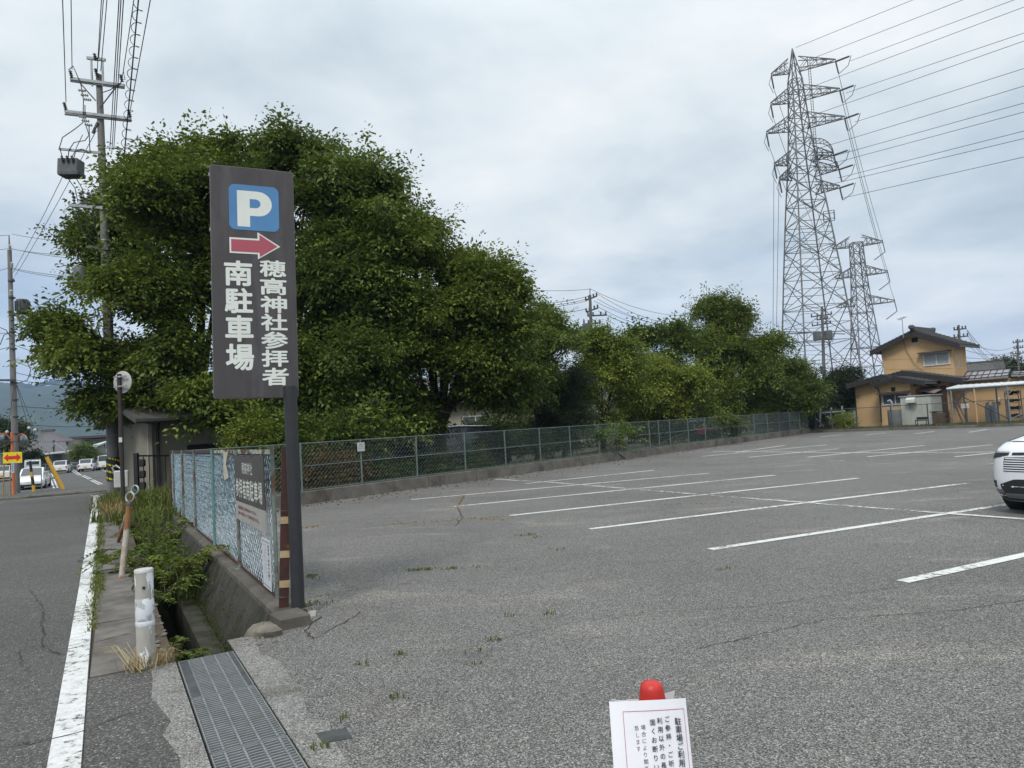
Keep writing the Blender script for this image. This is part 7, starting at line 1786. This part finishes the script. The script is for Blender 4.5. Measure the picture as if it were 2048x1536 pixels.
for a, c in zip(tipsR[:3], t4R): wire('transmission_line', 'line sloping down from the tall tower to the shorter tower', a + Vector((.25, 0, -1.7)), c + Vector((0, 0, .6)), 1.2, .035, 'lines between the two towers', 'cable_grey', cat='transmission line')
for a, c in zip(tipsL[:3], t4L): wire('transmission_line', 'line crossing behind the tall tower to the left arms of the shorter tower', a + Vector((.2, 0, -1.9)), c, 1.2, .035, 'lines between the two towers, left arms', 'cable_grey', cat='transmission line')
for x0, y0, x1, y1 in ((1548, 322, 1546, 662), (1558, 362, 1553, 655)): wire('transmission_line', 'vertical down-lead hanging left of the tall tower', P(x0, y0, D3 - 2), P(x1, y1, D3 - 5), 0, .035, 'down-leads left of the tall tower', 'cable_grey', cat='transmission line')

# ================================================================== ACROSS THE ROAD ON THE LEFT
far_lot = struct(sheet('far_parking_lot', [45.2, 48, 55, 65, 80, 100, 122], [-60, -30, -12, -4, 0, 3.5], M['road'], .012))
kb = thing('verge_kerb', W(44.4, -3, -.6), 'low concrete kerb with grass between the cross road and the car park opposite', 'kerb')
b = MB(); b.box(W(43.75, -15, -.58), (36, .16, .30), Rz(-RA), .02); b.build('kerb_block', M['kerb'], kb)
for (x0, y0, x1, y1) in ((97, 948, 108, 977), (103, 947, 115, 976), (141, 941, 158, 951), (147, 940, 163, 951), (163, 952, 178, 959), (167, 951, 183, 958), (181, 961, 199, 970), (186, 960, 205, 969), (205, 941, 218, 945)):
    a = G(x0, y0, -.65); c = G(x1, y1, -.65); d = c - a; d.z = 0; nrm = Vector((-d.y, d.x, 0)).normalized() * .055
    for k0, k1 in ((.0, .36), (.55, 1)) if x0 < 110 else ((0, 1),):
        b = MB(); b.poly([Vector((q.x, q.y, -.628)) for q in (a + d * k0 - nrm, a + d * k1 - nrm, a + d * k1 + nrm, a + d * k0 + nrm)]); b.build('bay_line', M['paint_new'], far_lot)
for y in (955, 968): 
    a, c = G(120, y + 2, -.65), G(230, y - 6, -.65); b = MB(); d = (c - a).normalized(); nrm = Vector((-d.y, d.x, 0)) * .06
    b.poly([Vector((q.x, q.y, -.63)) for q in (a - nrm, c - nrm, c + nrm, a + nrm)]); b.build('bay_line', M['paint_faint'], far_lot)
D5 = 42.0
mr = thing('traffic_mirror', P(27, 992, D5), 'orange post carrying two round convex traffic mirrors with orange rims', 'traffic mirror')
b = MB(); b.tube([P(28, 994, D5), P(23.5, 864, D5)], .075, 12); b.build('post', M['orange'], mr, True)
b = MB(); b.bar(P(8, 884, D5 - .1), P(45, 882, D5 - .1), .07); b.build_each('bracket', M['dark_steel'], mr)
for px, py, ry in ((3, 881, .55), (46, 882, -.35)):
    c = P(px, py, D5 - .3); n = Vector((ry, -1, -.12)).normalized(); b = MB(); b.lathe([(.40, 0), (.40, .02), (.34, .05), (.2, .09), (.001, .11)], c, 28, n); mo_ = b.build('mirror_face', M['mirror'], mr, True)
    b = MB(); b.torus(c, n, .40, .018, 28, 6); b.build('rim', M['galv'], mo_, True)
    b = MB(); a_, b_2, _ = basis(n); b.torus(c + n * .05, n, .42, .025, 12, 6, math.pi * .1, math.pi * .9); b.build('hood', M['orange'], mo_, True)
ys = thing('arrow_sign', P(25, 915, D5 - .5), 'yellow sign with a red two-headed arrow under the convex mirrors', 'road sign')
a0_ = P(6, 927, D5 - .5); ex = (P(44, 925.5, D5 - .5) - a0_); Wy = ex.length; ex.normalize(); ey = Vector((0, 0, 1)); Hy = (P(6, 905, D5 - .5) - a0_).length
b = MB(); b.prism([a0_, a0_ + ex * Wy, a0_ + ex * Wy + ey * Hy, a0_ + ey * Hy], Vector((0, .03, 0))); b.build('plate', M['sign_yellow'], ys)
ap = [(.04, .5), (.28, .88), (.28, .66), (.72, .66), (.72, .88), (.96, .5), (.72, .12), (.72, .34), (.28, .34), (.28, .12)]
b = MB(); b.prism([a0_ + ex * (u * Wy) + ey * (v * Hy) + Vector((0, -.006, 0)) for u, v in ap], Vector((0, .004, 0))); b.build('arrow', M['arrow_red'], ys)
for px in (8, 21): 
    b = MB(); b.tube([P(px - 1, 992, D5 - .4), P(px, 900, D5 - .4)], .035, 8); b.build('post', M['yellow_wood'], ys, True)
vs_ = thing('street_name_strip', P(25, 935, D5 - .6), 'narrow white and blue strip sign below the yellow arrow sign', 'sign')
b = MB(); q = P(25.5, 935, D5 - .62); b.box(q, (.16, .02, .62)); b.build('plate', M['white_box'], vs_)
b = MB()
for k in range(4): b.box(q + Vector((0, -.013, .2 - k * .13)), (.09, .004, .09))
b.build('marking', M['sign_blue'], vs_)
yp = thing('leaning_yellow_pole', P(127, 978, 45.5), 'thick yellow guard pole leaning far over beside the car park', 'pole'); b = MB(); b.tube([P(127, 979, 45.5), P(93, 914, 45.2)], .115, 14); b.build('pole', M['yellow'], yp, True); b = MB(); b.lathe([(.118, 0), (.118, .06), (.06, .09)], P(93, 914, 45.2), 14, P(93, 914, 45.2) - P(127, 979, 45.5)); b.build('cap', M['black_plastic'], yp, True)
bq = thing('black_yellow_pole', P(68, 984, 44.5), 'thin black pole with yellow foot and bands leaning in front of the white sedan', 'pole'); a, c = P(68.5, 986, 44.5), P(60, 922, 44.5); b = MB(); b.tube([a.lerp(c, .25), c], [.09, .07], 12); b.build('pole', M['black_plastic'], bq, True)
b = MB(); b.tube([a, a.lerp(c, .245)], .092, 12); b.tube([a.lerp(c, .5), a.lerp(c, .66)], .088, 12); b.build('yellow_band', M['yellow'], bq, True)
sg = thing('parking_notice', P(92, 950, 45), 'small white notice board on a thin grey post right of the white sedan', 'notice'); b = MB(); b.tube([P(83.5, 983, 45), P(82.5, 938, 45)], .03, 8); b.build('post', M['galv'], sg, True); b = MB(); q = P(92, 949.5, 44.9); b.box(q, (.34, .03, .46)); b.build('plate', M['white_box'], sg)
b = MB(); b.torus(q + Vector((-.06, -.02, .10)), (0, 1, 0), .05, .012, 14, 5)
for k in range(3): b.box(q + Vector((.07, -.018, .14 - k * .11)), (.06, .004, .08))
b.build('marking', M['text_black'], sg)
wb = thing('banner', P(250, 925, 40), 'white banner with a red mark on the fence beside the utility pole', 'banner'); b = MB(); q = P(253, 925, 40); b.box(q, (.85, .02, .75)); b.build('sheet', M['white_box'], wb); b = MB(); b.lathe([(.07, 0), (.07, .004)], q + Vector((0, -.016, 0)), 16, (0, -1, 0)); b.build('red_mark', M['arrow_red'], wb)
# low fence at the back of that car park
bf = thing('guard_fence', P(130, 930, 92), 'thin low railing along the back of the car park across the road', 'fence')
b = MB(); a, c = P(70, 925, 90), P(235, 915, 92)
for z in (.35, .75): b.tube([Vector((a.x, a.y, -.65 + z + .3)), Vector((c.x, c.y, -.65 + z + .3))], .03, 6)
b.build('rail', M['galv'], bf)
for k in range(9): v = a.lerp(c, k / 8); b = MB(); b.tube([Vector((v.x, v.y, -.7)), Vector((v.x, v.y, .55))], .04, 6); b.build('post', M['galv'], bf)
def hbox(t, nm, x0, x1, ytop, d, depth, m, zb=-.7):
    a = P(x0, ytop, d); c = P(x1, ytop, d); b = MB(); w = abs(c.x - a.x); zt = a.z; b.box(Vector(((a.x + c.x) / 2, d + depth / 2, (zt + zb) / 2)), (w, depth, zt - zb)); return b.build(nm, M[m], t)
def slope_roof(t, pts, d0, d1, m, th=.15, ribs=0, nm='roof'):
    """front edge at distance d0, back edge at d1"""
    q = [P(*pts[0], d0), P(*pts[1], d0), P(*pts[2], d1), P(*pts[3], d1)]; b = MB(); b.prism(q, (0, 0, -th)); o = b.build(nm, M[m], t)
    if ribs:
        b = MB()
        for i in range(ribs + 1): b.bar(q[0].lerp(q[1], i / ribs) + Vector((0, 0, .03)), q[3].lerp(q[2], i / ribs) + Vector((0, 0, .03)), .10, .06, (0, 0, 1))
        b.build('roof_rib', M[m], o)
    return o
h1 = thing('house', P(90, 930, 112), 'grey ribbed-roof building with a pointed gable behind the cars across the road', 'house')
hbox(h1, 'wall', 0, 128, 908, 108, 10, 'wall_grey'); slope_roof(h1, [(2, 908), (136, 906), (130, 884), (20, 886)], 106, 112, 'roof_grey', ribs=26); hbox(h1, 'upper_wall', 50, 136, 886, 113, 6, 'wall_cream', 0)
slope_roof(h1, [(52, 886), (150, 881), (108, 863), (84, 864)], 112.5, 119, 'roof_grey', ribs=18, nm='gable_roof')
b = MB(); b.bar(P(84, 863, 119), P(108, 862, 119), .7, .6, (0, 0, 1)); b.build('ridge_cap', M['tile'], h1)
h2 = thing('house', P(190, 930, 118), 'low brown flat-roofed cream building right of the pointed grey gable', 'house')
hbox(h2, 'wall', 118, 272, 882, 118, 8, 'wall_cream'); hbox(h2, 'roof', 110, 275, 875.5, 116.5, 11, 'roof_brown', P(120, 880, 118).z)
for x0, x1 in ((128, 146), (150, 172), (178, 200), (208, 216)):
    a = P(x0, 886, 117.9); c = P(x1, 894, 117.9); b = MB(); b.box((a + c) / 2, (c.x - a.x, .1, a.z - c.z)); w_ = b.build('window', M['glass_mid'], h2); b = MB(); b.box((a + c) / 2 + Vector((0, -.08, 0)), (.12, .06, a.z - c.z)); b.build('frame', M['alu'], w_)
h3 = thing('shed', P(185, 935, 102), 'dark grey shed with a pale green sloping metal roof behind the hatchbacks', 'shed')
hbox(h3, 'wall', 150, 232, 900, 101, 8, 'wall_grey'); slope_roof(h3, [(134, 905), (180, 898), (232, 876), (222, 880)], 99.5, 106, 'roof_green', ribs=10)
b = MB(); q = P(216, 901, 100.8); b.box(q, (.5, .1, .55)); b.build('wall_panel', M['white_box'], h3)
cpt2 = thing('carport', P(115, 915, 99), 'long flat white-edged canopy with A-shaped props behind the white hatchback', 'carport')
a, c = P(78, 911, 98), P(152, 902, 98); b = MB(); b.prism([a, c, c + Vector((0, 5, .2)), a + Vector((0, 5, .2))], (0, 0, .22)); b.build('roof_sheet', M['sheet_pale'], cpt2)
for k in (.05, .35, .65, .95): v = a.lerp(c, k); b = MB(); b.bar(v, Vector((v.x, v.y, -.7)), .12); b.build('post', M['dark_steel'], cpt2)
for x0, y0 in ((98, 907), (134, 903)): b = MB(); b.bar(P(x0, y0, 98), P(108.5, 886, 98), .12); b.build('prop', M['galv'], cpt2)
b = MB(); b.bar(P(108, 909, 98.2), P(107.5, 880, 98.2), .16); b.build('mast', M['dark_steel'], cpt2)
h4 = thing('building', P(250, 900, 180), 'tall plain white block glimpsed between the striped pole and the shed eave', 'building'); hbox(h4, 'wall', 241, 253, 850, 170, 10, 'white_box'); hbox(h4, 'side_wall', 253.5, 292, 853, 171, 10, 'wall_pale'); hbox(h4, 'roof', 240, 293, 849.5, 169.8, 12, 'roof_brown', P(240, 850.5, 170).z)
h5 = thing('house', P(270, 910, 120), 'white-roofed carport beyond the road between the sign post and the shed', 'carport'); slope_roof(h5, [(262, 896), (296, 888), (296, 880), (268, 886)], 96, 104, 'sheet_pale'); hbox(h5, 'wall', 264, 296, 897, 104, 4, 'wall_grey')
b = MB(); a, c = P(266, 884, 108), P(296, 878, 108); b.prism([a, c, c + Vector((0, 3, 1.2)), a + Vector((0, 3, 1.2))], (0, 0, -.2))
for i in range(8): b.tube([a.lerp(c, i / 7), a.lerp(c, i / 7) + Vector((0, 3, 1.2))], .14, 6)
b.build('tiled_roof', M['roof_grey'], h5)
# behind the row of trees
wh = thing('warehouse', at(800, 46), 'long low pale building with a grey roof, glimpsed under the tree crowns', 'building')
simple_house(wh, at(790, 47), .30, 20, 9, 3.4, 5.0, M['wall_cream'], M['roof_grey'], .6)
wh2 = thing('house', at(1230, 64), 'pale house with a grey tiled roof glimpsed through the yellow-green trees', 'house')
simple_house(wh2, at(1240, 66), .4, 15, 8, 3.6, 5.6, M['wall_cream'], M['tile'], .6)
wh3 = thing('house', at(1480, 76), 'low grey house behind the dense dark tree near the towers', 'house')
simple_house(wh3, at(1480, 78), .2, 18, 8, 3.2, 5.0, M['wall_grey'], M['tile'], .6)
hedge = thing('hedge', at(1400, 58), 'dark unclipped hedge closing the view behind the far trees', 'hedge')
hl_ = [lob(980 + i * 62, 868 - i * 3.4, 34, 40 + i * 2.3) for i in range(12)]
crown(hedge, hl_, 2300, M['leaf_d'], 61, .20, 24, .9, -.9, name='foliage')
b = MB(); r = random.Random(3)
for c, R in hl_:
    for _ in range(3): b.tube([Vector((c[0] + r.uniform(-1, 1), c[1] + r.uniform(-.5, .5), -.3)), Vector((c[0], c[1], c[2]))], [.06, .02], 5, False)
b.build('stem', M['bark'], hedge)

# ================================================================== HILLS AND AIR
b = MB(); r = np.random.RandomState(12); NA, NR = 130, 12; vs = []
for i in range(NA):
    az = math.radians(-75 + 150 * i / (NA - 1)); deg = math.degrees(az)
    e = 4.62 - max(0, (deg + 30)) * .05 + .22 * math.sin(deg * .55 + 1) + .12 * math.sin(deg * 1.7) + .06 * math.sin(deg * 4.3)
    e = max(e, .9 + .3 * math.sin(deg * .4))
    if deg > 12: e = max(.35, e - (deg - 12) * .06)
    Hh = math.tan(math.radians(e)) * 2400
    for j in range(NR):
        k = j / (NR - 1); rad = 1250 + 1575 * k; prof = math.sin(min(1, k / .73) * math.pi / 2) ** 1.3 if k < .73 else 1 - (k - .73) * .6
        z = Hh * prof + 15 * math.sin(deg * 1.3 + k * 7) * k * (1 - k) * 3 + r.normal() * 2.4 * (k > .05) * (.4 if k > .6 else 1)
        vs.append((rad * math.sin(az), rad * math.cos(az), z - 6 if k > 0 else -8))
b.add(vs, [(i * NR + j, (i + 1) * NR + j, (i + 1) * NR + j + 1, i * NR + j + 1) for i in range(NA - 1) for j in range(NR - 1)])
struct(b.build('hills', M['forest'], None, True))
# ragged tree line on the crest
b = MB(); rr_ = random.Random(2)
for i in range(520):
    az = math.radians(-40 + 26 * i / 519 + rr_.uniform(-.02, .02)); deg = math.degrees(az); e = 4.62 - max(0, (deg + 30)) * .05 + .22 * math.sin(deg * .55 + 1) + .12 * math.sin(deg * 1.7) + .06 * math.sin(deg * 4.3)
    z = math.tan(math.radians(e)) * 2400; rad = 2395; h = rr_.uniform(7, 17); w = rr_.uniform(3, 7)
    c = Vector((rad * math.sin(az), rad * math.cos(az), z - 7)); b.lathe([(w * .3, 0), (w, h * .4), (w * .8, h * .8), (w * .1, h)], c, 6)
tag(b.build('crest_trees', M['forest']), None, None, kind='stuff')
hm = bpy.data.materials.new('air'); hm.use_nodes = True; hnt = hm.node_tree; hnt.nodes.clear()
ho = nd(hnt, 'ShaderNodeOutputMaterial'); pv = nd(hnt, 'ShaderNodeVolumePrincipled'); pv.inputs['Color'].default_value = (.44, .63, 1.0, 1); pv.inputs['Density'].default_value = HAZE; pv.inputs['Anisotropy'].default_value = 0.0
hnt.links.new(pv.outputs[0], ho.inputs['Volume'])
b = MB(); b.box((0, 0, 140), (6000, 6000, 300)); hz_o = b.build('haze', hm); hz_o['kind'] = 'stuff'
